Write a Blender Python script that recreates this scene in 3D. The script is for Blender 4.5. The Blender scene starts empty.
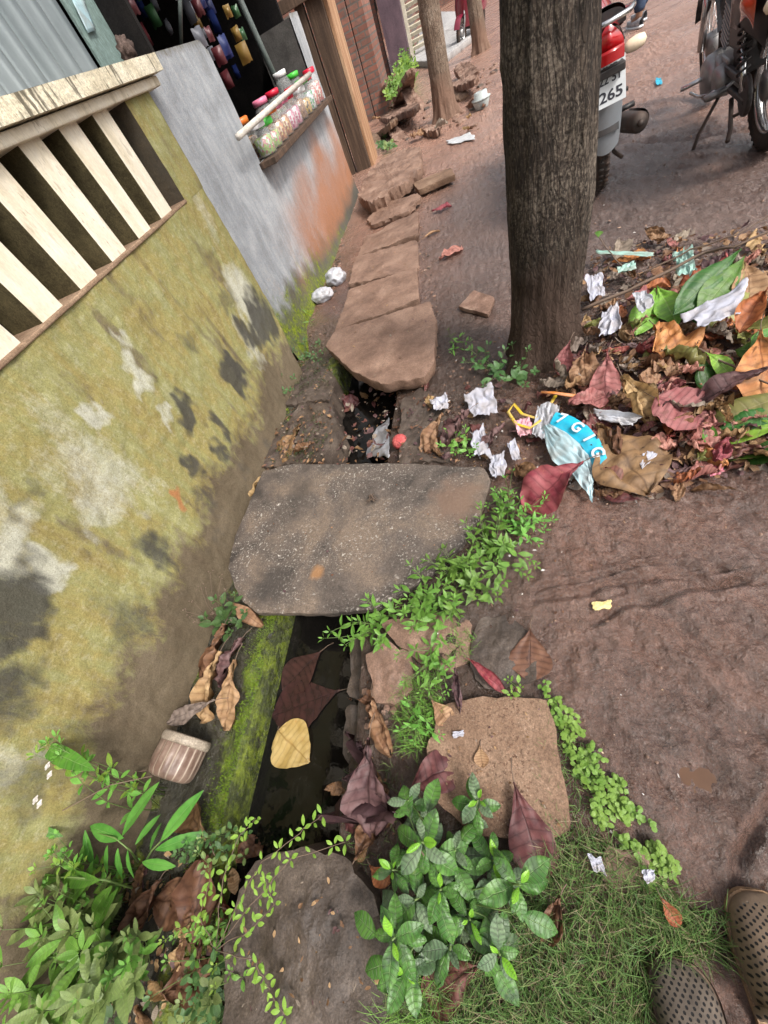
import bpy, math, random
import numpy as np
from mathutils import Vector, Matrix, noise, Quaternion

scene = bpy.context.scene
R = math.radians
PI = math.pi
rng = random.Random(7)

# ------------------------------------------------------------------ camera
F = 390.0
CX, CY = 384.0, 512.0
EYE = 1.25
_D = np.array([560 - CX, -(812 - CY), -F]); _D /= np.linalg.norm(_D)
_U = -_D
_Y = np.array([447 - CX, -(-41 - CY), -F]); _Y -= _U * (_Y @ _U); _Y /= np.linalg.norm(_Y)
_X = np.cross(_Y, _U)
RW = np.array([_X, _Y, _U])            # world = RW @ camera
cam_d = bpy.data.cameras.new('camera')
cam = bpy.data.objects.new('camera', cam_d)
scene.collection.objects.link(cam)
cam_d.sensor_fit = 'VERTICAL'; cam_d.sensor_height = 36.0
cam_d.lens = F / 1024 * 36.0
cam_d.clip_start = 0.02; cam_d.clip_end = 800
m4 = Matrix([list(RW[0]) + [0], list(RW[1]) + [0], list(RW[2]) + [EYE], [0, 0, 0, 1]])
cam.matrix_world = m4
scene.camera = cam

# ------------------------------------------------------------------ light
world = bpy.data.worlds.new('World'); scene.world = world
world.use_nodes = True
wn = world.node_tree; wn.nodes.clear()
SUN_EL, SUN_AZ = R(50), R(120)          # azimuth clockwise from +Y
sky = wn.nodes.new('ShaderNodeTexSky'); sky.sky_type = 'NISHITA'; sky.sun_disc = False
sky.sun_elevation = SUN_EL; sky.sun_rotation = SUN_AZ
sky.air_density = 1.0; sky.dust_density = 6.0; sky.ozone_density = 0.6
hs = wn.nodes.new('ShaderNodeHueSaturation'); hs.inputs['Saturation'].default_value = 0.35
bg = wn.nodes.new('ShaderNodeBackground'); bg.inputs['Strength'].default_value = 0.12
wo = wn.nodes.new('ShaderNodeOutputWorld')
wn.links.new(sky.outputs[0], hs.inputs['Color']); wn.links.new(hs.outputs[0], bg.inputs['Color']); wn.links.new(bg.outputs[0], wo.inputs['Surface'])
sl = bpy.data.lights.new('sun', 'SUN'); sl.energy = 1.5; sl.angle = R(12); sl.color = (1.0, 0.95, 0.88)
so = bpy.data.objects.new('sun', sl); scene.collection.objects.link(so)
sd = Vector((math.sin(SUN_AZ) * math.cos(SUN_EL), math.cos(SUN_AZ) * math.cos(SUN_EL), math.sin(SUN_EL)))
so.rotation_euler = sd.to_track_quat('Z', 'Y').to_euler()
so.location = (3, -3, 8)
scene.view_settings.view_transform = 'Standard'; scene.view_settings.look = 'None'
scene.view_settings.gamma = 1.0; scene.view_settings.use_curve_mapping = False
scene.view_settings.exposure = 0.95
scene.render.engine = 'CYCLES'
scene.cycles.max_bounces = 6; scene.cycles.transparent_max_bounces = 12

# ------------------------------------------------------------------ node helpers
def nd(nt, t, ins=None, **props):
    n = nt.nodes.new(t)
    for k, v in props.items(): setattr(n, k, v)
    for k, v in (ins or {}).items():
        s = n.inputs[k]
        if isinstance(v, bpy.types.NodeSocket): nt.links.new(v, s)
        else:
            if isinstance(v, (tuple, list)) and s.type == 'RGBA' and len(v) == 3: v = (*v, 1)
            s.default_value = v
    return n
def ramp(nt, fac, stops, interp='LINEAR'):
    n = nd(nt, 'ShaderNodeValToRGB', {'Fac': fac}); cr = n.color_ramp; cr.interpolation = interp
    while len(cr.elements) < len(stops): cr.elements.new(0.5)
    for e, (p, c) in zip(cr.elements, stops):
        e.position = p; e.color = (c, c, c, 1) if not isinstance(c, (tuple, list)) else (*c, 1)
    return n.outputs['Color']
def mix(nt, fac, a, b, mode='MIX'):
    n = nt.nodes.new('ShaderNodeMix'); n.data_type = 'RGBA'; n.blend_type = mode
    for s, v in ((n.inputs[0], fac), (n.inputs[6], a), (n.inputs[7], b)):
        if isinstance(v, bpy.types.NodeSocket): nt.links.new(v, s)
        else: s.default_value = (*v, 1) if isinstance(v, (tuple, list)) else v
    return n.outputs[2]
def mth(nt, op, a, b=0.0, clamp=False):
    n = nt.nodes.new('ShaderNodeMath'); n.operation = op; n.use_clamp = clamp
    for s, v in ((n.inputs[0], a), (n.inputs[1], b)):
        if isinstance(v, bpy.types.NodeSocket): nt.links.new(v, s)
        else: s.default_value = v
    return n.outputs[0]
def noi(nt, vec, scale, detail=6, rough=0.6, dist=0.0, out='Fac'):
    return nd(nt, 'ShaderNodeTexNoise', {'Vector': vec, 'Scale': scale, 'Detail': detail, 'Roughness': rough, 'Distortion': dist}).outputs[out]
def newmat(name):
    m = bpy.data.materials.new(name); m.use_nodes = True
    nt = m.node_tree; nt.nodes.clear()
    out = nd(nt, 'ShaderNodeOutputMaterial'); b = nd(nt, 'ShaderNodeBsdfPrincipled')
    nt.links.new(b.outputs[0], out.inputs['Surface'])
    return m, nt, b
def setb(nt, b, **kw):
    for k, v in kw.items():
        s = b.inputs[k.replace('_', ' ')]
        if isinstance(v, bpy.types.NodeSocket): nt.links.new(v, s)
        else: s.default_value = (*v, 1) if isinstance(v, (tuple, list)) and s.type == 'RGBA' else v
def bump(nt, b, h, strength=0.4, dist=0.01, prev=None):
    ins = {'Height': h, 'Strength': strength, 'Distance': dist}
    if prev is not None: ins['Normal'] = prev
    n = nd(nt, 'ShaderNodeBump', ins)
    nt.links.new(n.outputs[0], b.inputs['Normal']); return n.outputs[0]
def objco(nt): return nd(nt, 'ShaderNodeTexCoord').outputs['Object']

def mottled(name, stops, scale=6, rough=0.7, spec=0.4, bumps=((30, 0.3, 0.004),), metallic=0.0, stretch=None,
            speck=None, rrange=None, detail=8, dist=0.3, coat=0.0, grain=0.48):
    """noise-mottled surface; stops = colour ramp of the noise"""
    m, nt, b = newmat(name)
    v = objco(nt)
    if stretch: v = nd(nt, 'ShaderNodeMapping', {'Vector': v, 'Scale': stretch}).outputs[0]
    oi = nd(nt, 'ShaderNodeObjectInfo').outputs['Random']
    off = nd(nt, 'ShaderNodeVectorMath', {0: v, 1: nd(nt, 'ShaderNodeCombineXYZ', {0: mth(nt, 'MULTIPLY', oi, 17.0), 1: mth(nt, 'MULTIPLY', oi, 5.0)}).outputs[0]}, operation='ADD').outputs[0]
    f = noi(nt, off, scale, detail, 0.62, dist)
    c = ramp(nt, f, stops)
    if speck:   # (scale, threshold, colour, strength)
        for sc, th, col, st in speck:
            s = noi(nt, off, sc, 3, 0.6)
            c = mix(nt, mth(nt, 'MULTIPLY', mth(nt, 'MULTIPLY', ramp(nt, s, [(th, 0.0), (min(th + 0.04, 1), 1.0)]), st), ramp(nt, noi(nt, off, 5.0, 5, 0.7), [(0.43, 0.05), (0.60, 1.0)])), c, col)
    if grain:
        g_ = mth(nt, 'ADD', mth(nt, 'MULTIPLY', noi(nt, v, 210, 3, 0.8), .6), mth(nt, 'MULTIPLY', noi(nt, v, 75, 5, 0.75), .4))
        c = mix(nt, 1.0, c, ramp(nt, g_, [(0.34, 1.0 - grain), (0.5, 1.0), (0.66, 1.0 + grain*1.3)]), 'MULTIPLY')
    setb(nt, b, Base_Color=c, Metallic=metallic, Coat_Weight=coat)
    b.inputs['Specular IOR Level'].default_value = spec
    if rrange: nt.links.new(ramp(nt, noi(nt, off, rrange[2], 5), [(0.35, rrange[0]), (0.65, rrange[1])]), b.inputs['Roughness'])
    else: b.inputs['Roughness'].default_value = rough
    p = None
    for sc, st, ds in bumps: p = bump(nt, b, noi(nt, off, sc, 8, 0.65), st, ds, p)
    return m

def leafmat(name, ca, cb, vein, rough=0.45, blotch=None, veins=9, trans=0.25, bst=0.5, edge=None, vst=0.7, quilt=0.16):
    m, nt, b = newmat(name)
    uv = nd(nt, 'ShaderNodeUVMap').outputs[0]
    sp = nd(nt, 'ShaderNodeSeparateXYZ', {0: uv})
    u, v = sp.outputs[0], sp.outputs[1]
    av = mth(nt, 'ABSOLUTE', v)
    oi = nd(nt, 'ShaderNodeObjectInfo').outputs['Random']
    oc = nd(nt, 'ShaderNodeVectorMath', {0: objco(nt), 1: nd(nt, 'ShaderNodeCombineXYZ', {0: mth(nt, 'MULTIPLY', oi, 13.0)}).outputs[0]}, operation='ADD').outputs[0]
    n1 = noi(nt, oc, 22, 6, 0.6, 0.3)
    c = mix(nt, ramp(nt, n1, [(0.36, 0.0), (0.64, 1.0)]), ca, cb)
    mid = ramp(nt, av, [(0.015, 1.0), (0.06, 0.0)])
    ph = mth(nt, 'SUBTRACT', mth(nt, 'MULTIPLY', u, veins * 6.283), mth(nt, 'MULTIPLY', av, 3.4))
    side = ramp(nt, mth(nt, 'SINE', ph), [(0.80, 0.0), (1.0, 0.8)])
    vf = mth(nt, 'MAXIMUM', mid, mth(nt, 'MULTIPLY', side, 0.6))
    c = mix(nt, mth(nt, 'MULTIPLY', vf, vst), c, vein)
    c = mix(nt, 1.0, c, ramp(nt, mth(nt, 'ADD', mth(nt, 'MULTIPLY', mth(nt, 'SINE', ph), 0.35), mth(nt, 'ADD', 0.15, mth(nt, 'MULTIPLY', noi(nt, oc, 70, 4, .7), 0.7))), [(0.1, 1.0 + quilt*.6), (0.9, 1.0 - quilt)]), 'MULTIPLY')
    if edge: c = mix(nt, mth(nt, 'MULTIPLY', ramp(nt, mth(nt, 'ADD', av, mth(nt, 'MULTIPLY', n1, 0.5)), [(0.95, 0.0), (1.25, 1.0)]), 0.9), c, edge)
    if blotch:
        for sc, th, col, st in blotch:
            c = mix(nt, mth(nt, 'MULTIPLY', ramp(nt, noi(nt, oc, sc, 5, 0.65), [(th, 0.0), (th + 0.06, 1.0)]), st), c, col)
    # each object a little lighter or darker, as leaves are
    hsv = nd(nt, 'ShaderNodeHueSaturation', {'Color': c, 'Hue': mth(nt, 'ADD', 0.485, mth(nt, 'MULTIPLY', oi, 0.03)), 'Value': mth(nt, 'ADD', 0.78, mth(nt, 'MULTIPLY', oi, 0.44))})
    setb(nt, b, Base_Color=hsv.outputs[0], Roughness=rough)
    b.inputs['Specular IOR Level'].default_value = 0.45
    h = mth(nt, 'ADD', mth(nt, 'MULTIPLY', vf, -0.7), mth(nt, 'MULTIPLY', noi(nt, oc, 120, 4), 0.5))
    bump(nt, b, h, bst, 0.002)
    if trans:
        out = [n for n in nt.nodes if n.type == 'OUTPUT_MATERIAL'][0]
        t = nd(nt, 'ShaderNodeBsdfTranslucent', {'Color': hsv.outputs[0]})
        mx = nd(nt, 'ShaderNodeMixShader', {0: trans, 1: b.outputs[0], 2: t.outputs[0]})
        nt.links.new(mx.outputs[0], out.inputs['Surface'])
    return m

# ------------------------------------------------------------------ mesh helpers
def fbm(x, y, z=0.0, o=5): return noise.fractal(Vector((x, y, z)), 1.0, 2.0, o)
def sstep(a, b, x):
    if a == b: return float(x >= a)
    t = min(1.0, max(0.0, (x - a) / (b - a))); return t * t * (3 - 2 * t)

class MB:
    def __init__(s): s.v = []; s.f = []; s.uv = []; s.col = []; s.smooth = True
    def vert(s, p, uv=(0, 0), col=None):
        s.v.append(tuple(p)); s.uv.append(uv); s.col.append(col or (0, 0, 0, 1)); return len(s.v) - 1
    def box(s, c, size, rot=None, taper=1.0):
        i = len(s.v); hx, hy, hz = (q / 2 for q in size)
        for sx, sy, sz in ((-1,-1,-1),(1,-1,-1),(1,1,-1),(-1,1,-1),(-1,-1,1),(1,-1,1),(1,1,1),(-1,1,1)):
            t = taper if sz > 0 else 1
            p = Vector((sx*hx*t, sy*hy*t, sz*hz))
            if rot is not None: p = rot @ p
            s.vert(p + Vector(c))
        s.f += [tuple(i + k for k in q) for q in ((3,2,1,0),(4,5,6,7),(0,1,5,4),(1,2,6,5),(2,3,7,6),(3,0,4,7))]
        return s
    def tube(s, pts, rad, seg=8, cap=True, flat=1.0):
        pts = [Vector(p) for p in pts]; n = len(pts)
        rad = [rad] * n if not isinstance(rad, (list, tuple)) else rad
        ref = None; rings = []
        for k, p in enumerate(pts):
            t = (pts[min(k+1, n-1)] - pts[max(k-1, 0)])
            t = t.normalized() if t.length > 1e-9 else Vector((0, 0, 1))
            if ref is None: ref = Vector((0, 0, 1)) if abs(t.z) < 0.9 else Vector((1, 0, 0))
            a = (ref - t * ref.dot(t))
            a = a.normalized() if a.length > 1e-6 else t.orthogonal().normalized()
            ref = a; b_ = t.cross(a); ring = []
            for j in range(seg):
                an = 2 * PI * j / seg
                ring.append(s.vert(p + (a * math.cos(an) * flat + b_ * math.sin(an)) * rad[k], (k / max(1, n-1), j / seg)))
            rings.append(ring)
        for k in range(n - 1):
            for j in range(seg):
                j2 = (j + 1) % seg
                s.f.append((rings[k][j], rings[k][j2], rings[k+1][j2], rings[k+1][j]))
        if cap: s.f.append(tuple(reversed(rings[0]))); s.f.append(tuple(rings[-1]))
        return s
    def lathe(s, prof, mat=None, seg=24, cap=True):
        """prof: (radius, height) list around local z"""
        mat = mat or Matrix.Identity(4); rings = []
        for k, (r, h) in enumerate(prof):
            rings.append([s.vert(mat @ Vector((r*math.cos(2*PI*j/seg), r*math.sin(2*PI*j/seg), h)), (j/seg, k)) for j in range(seg)])
        for k in range(len(prof) - 1):
            for j in range(seg):
                j2 = (j+1) % seg
                s.f.append((rings[k][j], rings[k][j2], rings[k+1][j2], rings[k+1][j]))
        if cap:
            s.f.append(tuple(reversed(rings[0]))); s.f.append(tuple(rings[-1]))
        return s
    def grid(s, fn, nu, nv, colfn=None, flip=False):
        i = len(s.v)
        for a in range(nu + 1):
            for b_ in range(nv + 1):
                u, v = a / nu, b_ / nv; p = fn(u, v)
                s.vert(p, (u, v), colfn(u, v) if colfn else None)
        for a in range(nu):
            for b_ in range(nv):
                q = i + a*(nv+1) + b_
                t = (q, q+nv+1, q+nv+2, q+1)
                s.f.append(tuple(reversed(t)) if flip else t)
        return s
    def torus(s, Rr, r, mat=None, a=32, b_=10, arc=(0, 2*PI), sy=1.0):
        mat = mat or Matrix.Identity(4); full = abs(arc[1]-arc[0]-2*PI) < 1e-6; i = len(s.v); na = a if full else a + 1
        for k in range(na):
            th = arc[0] + (arc[1]-arc[0]) * k / a
            for j in range(b_):
                ph = 2*PI*j/b_; q = Rr + r*math.cos(ph)
                s.vert(mat @ Vector((q*math.cos(th), q*math.sin(th), r*math.sin(ph)*sy)))
        for k in range(a if full else a):
            k2 = (k+1) % na
            if not full and k2 == 0: continue
            for j in range(b_):
                j2 = (j+1) % b_
                s.f.append((i+k*b_+j, i+k2*b_+j, i+k2*b_+j2, i+k*b_+j2))
        return s
    def leaf(s, base, d, nrm, L, W, shape='ob', fold=0.15, curl=0.3, roll=0.4, crum=0.1, seed=0, nl=12, nw=3, tipsharp=0.0):
        d = Vector(d).normalized(); nrm = Vector(nrm); nrm = (nrm - d * nrm.dot(d))
        nrm = nrm.normalized() if nrm.length > 1e-6 else d.orthogonal().normalized()
        sx = d.cross(nrm); base = Vector(base)
        p, q = {'ob': (1.6, 0.85), 'ov': (0.75, 0.85), 'el': (1.0, 0.8), 'la': (0.8, 1.1), 'ro': (0.95, 0.55)}[shape]
        i = len(s.v)
        for a in range(nl + 1):
            u = a / nl
            w = W / 2 * max(0.03, math.sin(PI * min(0.999, u ** p)) ** q) if 0 < a < nl else W * 0.02
            c = curl * (1 + 0.3 * math.sin(seed))
            if abs(c) > 1e-3: y = L * math.sin(c*u) / c; z0 = -L * (1 - math.cos(c*u)) / c
            else: y = L*u; z0 = 0
            rr = roll * (0.6 + 0.8 * math.sin(2.1*u + seed))
            for b_ in range(-nw, nw + 1):
                v = b_ / nw
                th = rr * v
                x = w * (math.sin(th) / rr if abs(rr) > 1e-3 else v)
                z = z0 + w * ((1 - math.cos(th)) / rr if abs(rr) > 1e-3 else 0) + fold * abs(v) * w
                if crum:
                    k = crum * W
                    nx = noise.noise(Vector((u*4.1 + seed*3.7, v*2.3, seed)))
                    nz = noise.noise(Vector((u*5.3, v*3.1 + seed*1.7, seed + 9))) + (.45*noise.noise(Vector((u*14, v*7, seed*3))) if nl >= 9 else 0)
                    z += nz * k; x += nx * k * 0.35
                if nl >= 10:
                    z += W * 0.020 * math.sin(u*52 - abs(v)*3.4) * (1 - abs(v)) * min(1.0, abs(v)*4)
                    if abs(b_) == nw: x *= 1 - 0.12*max(0.0, noise.noise(Vector((u*13, seed*2.1, v))))
                s.vert(base + d * y + sx * x + nrm * z, (u, v))
        wd = 2*nw + 1
        for a in range(nl):
            for b_ in range(wd - 1):
                k = i + a*wd + b_
                s.f.append((k, k+1, k+wd+1, k+wd))
        return s
    def build(s, name, mat, parent=None, smooth=None, origin=None, colattr=False):
        me = bpy.data.meshes.new(name)
        vs = s.v
        if origin is not None:
            o3 = Vector(origin); vs = [tuple(Vector(p) - o3) for p in s.v]
        me.from_pydata(vs, [], s.f)
        uvl = me.uv_layers.new(name='UVMap')
        li = np.zeros(len(me.loops), dtype=np.int32); me.loops.foreach_get('vertex_index', li)
        ua = np.array(s.uv, dtype=np.float32)[li]; uvl.data.foreach_set('uv', ua.ravel())
        if colattr:
            ca = me.color_attributes.new(name='stain', type='FLOAT_COLOR', domain='POINT')
            ca.data.foreach_set('color', np.array(s.col, dtype=np.float32).ravel())
        if (s.smooth if smooth is None else smooth): me.polygons.foreach_set('use_smooth', [True]*len(me.polygons))
        me.materials.append(mat); me.update()
        o = bpy.data.objects.new(name, me); scene.collection.objects.link(o)
        if origin is not None: o.location = origin
        if parent is not None: o.parent = parent
        return o

def tag(o, label, cat, group=None):
    o['label'] = label; o['category'] = cat
    if group: o['group'] = group
    return o
def kind(o, k='structure'): o['kind'] = k; return o
def thing(name, label, cat, loc=(0, 0, 0), rz=0.0, group=None):
    o = bpy.data.objects.new(name, None); scene.collection.objects.link(o)
    o.location = loc; o.rotation_euler = (0, 0, rz); o.empty_display_size = 0.1
    return tag(o, label, cat, group)
def bevel(o, w=0.004, seg=2):
    m = o.modifiers.new('bevel', 'BEVEL'); m.width = w; m.segments = seg; m.limit_method = 'ANGLE'; m.angle_limit = R(40); return o
def solid(o, t=0.002):
    m = o.modifiers.new('solid', 'SOLIDIFY'); m.thickness = t; m.offset = 0; return o

# ------------------------------------------------------------------ terrain
WX = -1.36            # street face of the compound wall
XL, XR = -1.02, -0.62     # drain channel edges
WATER = -0.205
# long curved slip marks and tyre grooves in the mud: bounding box, circle centre, radius, width
GROOVES = [(0.0, 0.25, 1.1, 1.0, 0.35, -0.55, 1.13, .014), (0.0, 0.2, 1.2, 1.0, 0.38, -0.62, 1.24, .010), (0.15, 0.2, 1.2, .8, 0.9, -1.6, 2.2, .012), (0.2, -.4, 1.2, .5, 1.9, -1.1, 1.75, .016), (0.2, -.4, 1.2, .5, 1.95, -1.1, 1.86, .016), (0.25, -.4, 1.2, .5, 2.0, -1.15, 2.0, .012), (.3, 2.6, 2.4, 6, 3.2, 5.5, 2.4, .03), (.3, 2.6, 2.4, 6, 3.2, 5.5, 2.15, .03)]
def pile(x, y):
    dx, dy = (x - 0.85) / 0.72, (y - 1.50) / 0.55
    r = dx*dx + dy*dy
    return 0.10 * max(0.0, 1 - r) ** 0.8 if r < 1 else 0.0
def hgt(x, y):
    h = 0.0
    near = 1.0 if (x*x + y*y) < 100 else 0.4
    h += 0.022 * near * fbm(x*0.9, y*0.9, 3, 4)
    if x > -0.7 and abs(x) < 4 and -3 < y < 9:
        # trampled mud: low ridges running along the lane, foot slips
        h += 0.006 * fbm(x*7, y*5, 1, 4)
        a = x*0.80 + y*0.60; bb = -x*0.60 + y*0.80
        rut = noise.noise(Vector((a*9, bb*2.2, 4)))
        h += 0.034 * (abs(rut) - 0.25) * sstep(-0.1, 0.4, x)
        h += 0.0080 * noise.noise(Vector((x*26, y*20, 2)))
        h += 0.0100 * (0.4 - abs(noise.noise(Vector((a*34 + 2*noise.noise(Vector((x*3, y*3, 8))), bb*7, 5))))) * sstep(0, .2, x)
        h += 0.0045 * noise.noise(Vector((x*60, y*60, 3)))
        for (gx0, gy0, gx1, gy1, cx, cy, rr, gw) in GROOVES:
            if gx0 < x < gx1 and gy0 < y < gy1:
                dd = abs(math.hypot(x-cx, y-cy) - rr + .02*noise.noise(Vector((x*9, y*9, gw*100)))) / gw
                if dd < 3: h += -0.014*math.exp(-dd*dd) + 0.007*math.exp(-(dd-1.7)**2*2)
    # puddle dip
    r2 = ((x - 0.311) / 0.045)**2 + ((y - 0.085) / 0.035)**2
    h -= 0.022 * math.exp(-r2 * 0.9); h += 0.008 * math.exp(-((math.sqrt(r2) - 2.0)**2) * 2.0)
    h += pile(x, y)
    # bank falling to the drain
    if -3 < y < 2.9:
        fade = sstep(2.9, 2.4, y)
        wob = 0.03 * noise.noise(Vector((0, y*3.1, 7)))
        h -= 0.05 * sstep(-0.28, -0.60, x) * fade
        ch = sstep(XR + 0.035 + wob, XR - 0.02 + wob, x)
        h = h * (1 - ch * fade) + (-0.31 + 0.02 * noise.noise(Vector((x*9, y*9, 2)))) * ch * fade
        # ledge between wall and drain
        led = sstep(XL + 0.03, XL - 0.015, x)
        lh = -0.10 + 0.012 * fbm(x*12, y*9, 5, 4) + 0.03 * sstep(-1.2, -1.36, x)
        if y > 1.35: lh += 0.06 * sstep(1.35, 2.3, y)
        h = h * (1 - led * fade) + lh * led * fade
        if y < -0.22:      # the drain is filled in under the near rock
            pass
    return h

def ray(u, v): return RW @ np.array([u - CX, -(v - CY), -F])
def at_z(u, v, z):
    d = ray(u, v); t = (z - EYE) / d[2]; return Vector((d[0]*t, d[1]*t, z))
def at_x(u, v, x):
    d = ray(u, v); t = x / d[0]; return Vector((x, d[1]*t, EYE + d[2]*t))
def at_y(u, v, y):
    d = ray(u, v); t = y / d[1]; return Vector((d[0]*t, y, EYE + d[2]*t))
def G(u, v, dz=0.0):
    """point of the ground seen at this place of the photograph, dz above it"""
    z = 0.0
    for _ in range(7):
        p = at_z(u, v, z + dz); z = 0.5*z + 0.5*hgt(p.x, p.y) if _ else hgt(p.x, p.y)
    p = at_z(u, v, z + dz); return p

def axis(segs):
    out = []
    for a, b_, n in segs: out += list(np.linspace(a, b_, n, endpoint=False))
    out.append(segs[-1][1]); return out
def geo(a, b_, n): return [a + (b_ - a) * ((k / n) ** 2.4) for k in range(1, n + 1)]
gx = [-p for p in reversed(geo(1.5, 150, 26))] + axis([(-1.5, -0.5, 92), (-0.5, 1.0, 190), (1.0, 2.2, 80)]) + geo(2.2, 150, 30)
gy = [-p for p in reversed(geo(0.5, 60, 16))] + axis([(-0.5, 1.2, 220), (1.2, 2.8, 130), (2.8, 6.0, 110), (6.0, 10.0, 60)]) + geo(10.0, 300, 34)
g = MB(); NX, NY = len(gx), len(gy)
for X_ in gx:
    for Y_ in gy: g.vert((X_, Y_, hgt(X_, Y_)))
for a in range(NX - 1):
    for b_ in range(NY - 1):
        q = a*NY + b_; g.f.append((q, q+NY, q+NY+1, q+1))

def mud_mat():
    m, nt, b = newmat('wet_red_mud')
    v = objco(nt)
    n1 = noi(nt, v, 1.3, 8, 0.6, 0.4); n2 = noi(nt, v, 9, 8, 0.65, 0.2); n3 = noi(nt, v, 60, 6, 0.7)
    c = ramp(nt, n1, [(0.32, (0.098, 0.046, 0.030)), (0.5, (0.172, 0.085, 0.057)), (0.68, (0.245, 0.134, 0.094))])
    c = mix(nt, mth(nt, 'MULTIPLY', ramp(nt, n2, [(0.4, 0.0), (0.7, 1.0)]), 0.55), c, (0.060, 0.040, 0.033))
    c = mix(nt, mth(nt, 'MULTIPLY', ramp(nt, n3, [(0.55, 0.0), (0.75, 1.0)]), 0.45), c, (0.21, 0.145, 0.115))
    sp = nd(nt, 'ShaderNodeSeparateXYZ', {0: v})
    # paler, redder earth further up the lane; grey wet strip beside the tree
    far = ramp(nt, mth(nt, 'ADD', mth(nt, 'MULTIPLY', sp.outputs[1], 0.1), mth(nt, 'MULTIPLY', n1, 0.25)), [(0.42, 0.0), (0.78, 1.0)])
    c = mix(nt, mth(nt, 'MULTIPLY', far, 0.8), c, (0.44, 0.25, 0.18))
    g_ = mth(nt, 'ADD', mth(nt, 'MULTIPLY', noi(nt, v, 230, 3, 0.8), .6), mth(nt, 'MULTIPLY', noi(nt, v, 85, 5, 0.75), .4))
    c = mix(nt, 1.0, c, ramp(nt, g_, [(0.34, 0.45), (0.5, 1.0), (0.66, 1.55)]), 'MULTIPLY')
    dx = mth(nt, 'MULTIPLY', mth(nt, 'SUBTRACT', sp.outputs[0], 0.55), 0.75); dy = mth(nt, 'MULTIPLY', mth(nt, 'SUBTRACT', sp.outputs[1], 3.6), 0.42)
    rr = mth(nt, 'ADD', mth(nt, 'ADD', mth(nt, 'MULTIPLY', dx, dx), mth(nt, 'MULTIPLY', dy, dy)), mth(nt, 'MULTIPLY', mth(nt, 'SUBTRACT', n2, 0.5), 1.6))
    grey = ramp(nt, rr, [(0.25, 1.0), (0.95, 0.0)])
    c = mix(nt, mth(nt, 'MULTIPLY', grey, 0.65), c, (0.145, 0.108, 0.095))
    # dark organic soil low down by the drain and under the litter
    low = ramp(nt, mth(nt, 'ADD', sp.outputs[2], mth(nt, 'MULTIPLY', mth(nt, 'SUBTRACT', n2, 0.5), 0.10)), [(0.0, 1.0), (0.02, 0.0)])
    lx = ramp(nt, mth(nt, 'ADD', mth(nt, 'ADD', sp.outputs[0], 0.12), mth(nt, 'MULTIPLY', mth(nt, 'SUBTRACT', mth(nt, 'ADD', mth(nt, 'MULTIPLY', n2, .5), mth(nt, 'MULTIPLY', n1, .5)), 0.5), 1.2)), [(0.0, 1.0), (0.22, 0.0)])
    near = ramp(nt, mth(nt, 'MULTIPLY', sp.outputs[1], 0.1), [(0.22, 1.0), (0.30, 0.0)])
    c = mix(nt, mth(nt, 'MULTIPLY', mth(nt, 'MULTIPLY', lx, near), 0.75), c, (0.048, 0.033, 0.024))
    # green film on the ledge
    xa = mth(nt, 'MULTIPLY', sp.outputs[0], -1.0)
    n5 = noi(nt, v, 11, 6, 0.6, 0.3)
    led = mth(nt, 'MULTIPLY', ramp(nt, xa, [(0.93, 0.0), (0.96, 1.0)]), near)
    c = mix(nt, led, c, ramp(nt, n5, [(0.3, (0.020, 0.020, 0.010)), (0.7, (0.060, 0.050, 0.028))]))
    lip = mth(nt, 'ADD', ramp(nt, xa, [(0.98, 1.0), (1.0, 0.98)]), mth(nt, 'MULTIPLY', mth(nt, 'SUBTRACT', n5, 0.5), 3.0))
    lip = mth(nt, 'SUBTRACT', lip, mth(nt, 'MULTIPLY', ramp(nt, mth(nt, 'MULTIPLY', mth(nt, 'SUBTRACT', xa, 1.0), 2.0), [(0.12, 0.0), (0.30, 1.0)]), .95))
    lip = mth(nt, 'ADD', lip, mth(nt, 'MULTIPLY', ramp(nt, mth(nt, 'MULTIPLY', mth(nt, 'SUBTRACT', xa, 1.0), 2.0), [(0.52, 0.0), (0.62, 1.0)]), .5))
    gm = mth(nt, 'MULTIPLY', ramp(nt, lip, [(0.50, 0.0), (0.75, 1.0)]), led)
    ng = noi(nt, v, 90, 5, 0.7)
    n6 = noi(nt, v, 20, 7, 0.7, 0.4)
    c = mix(nt, gm, c, mix(nt, ramp(nt, n6, [(0.44, 0.0), (0.60, 1.0)]), ramp(nt, ng, [(0.35, (0.016, 0.024, 0.006)), (0.65, (0.070, 0.085, 0.015))]), ramp(nt, ng, [(0.35, (0.075, 0.11, 0.008)), (0.65, (0.22, 0.28, 0.018))])))
    gm2 = mth(nt, 'MULTIPLY', ramp(nt, mth(nt, 'ADD', ramp(nt, mth(nt, 'MULTIPLY', xa, 1.0), [(0.0, 0.0), (1.0, 1.0)]), 0.0), [(0.0, 0.0), (1.0, 1.0)]), 0.0)
    wet = ramp(nt, noi(nt, v, 2.3, 7, 0.6, 0.6), [(0.42, 0.20), (0.66, 0.42)])
    setb(nt, b, Base_Color=c, Roughness=wet)
    setb(nt, b, Coat_Weight=mth(nt, 'MULTIPLY', ramp(nt, noi(nt, v, 1.9, 6, 0.6, 0.8), [(0.40, 1.0), (0.66, 0.35)]), mth(nt, 'SUBTRACT', 1.0, mth(nt, 'MULTIPLY', mth(nt, 'MULTIPLY', lx, near), 0.7))), Coat_Roughness=0.16)
    b.inputs['Specular IOR Level'].default_value = 0.75
    mp = nd(nt, 'ShaderNodeMapping', {'Vector': v, 'Rotation': (0, 0, R(38)), 'Scale': (1.0, 0.16, 1.0)}).outputs[0]
    p = bump(nt, b, noi(nt, mp, 26, 7, 0.6, 1.0), 1.0, 0.03)
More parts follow.
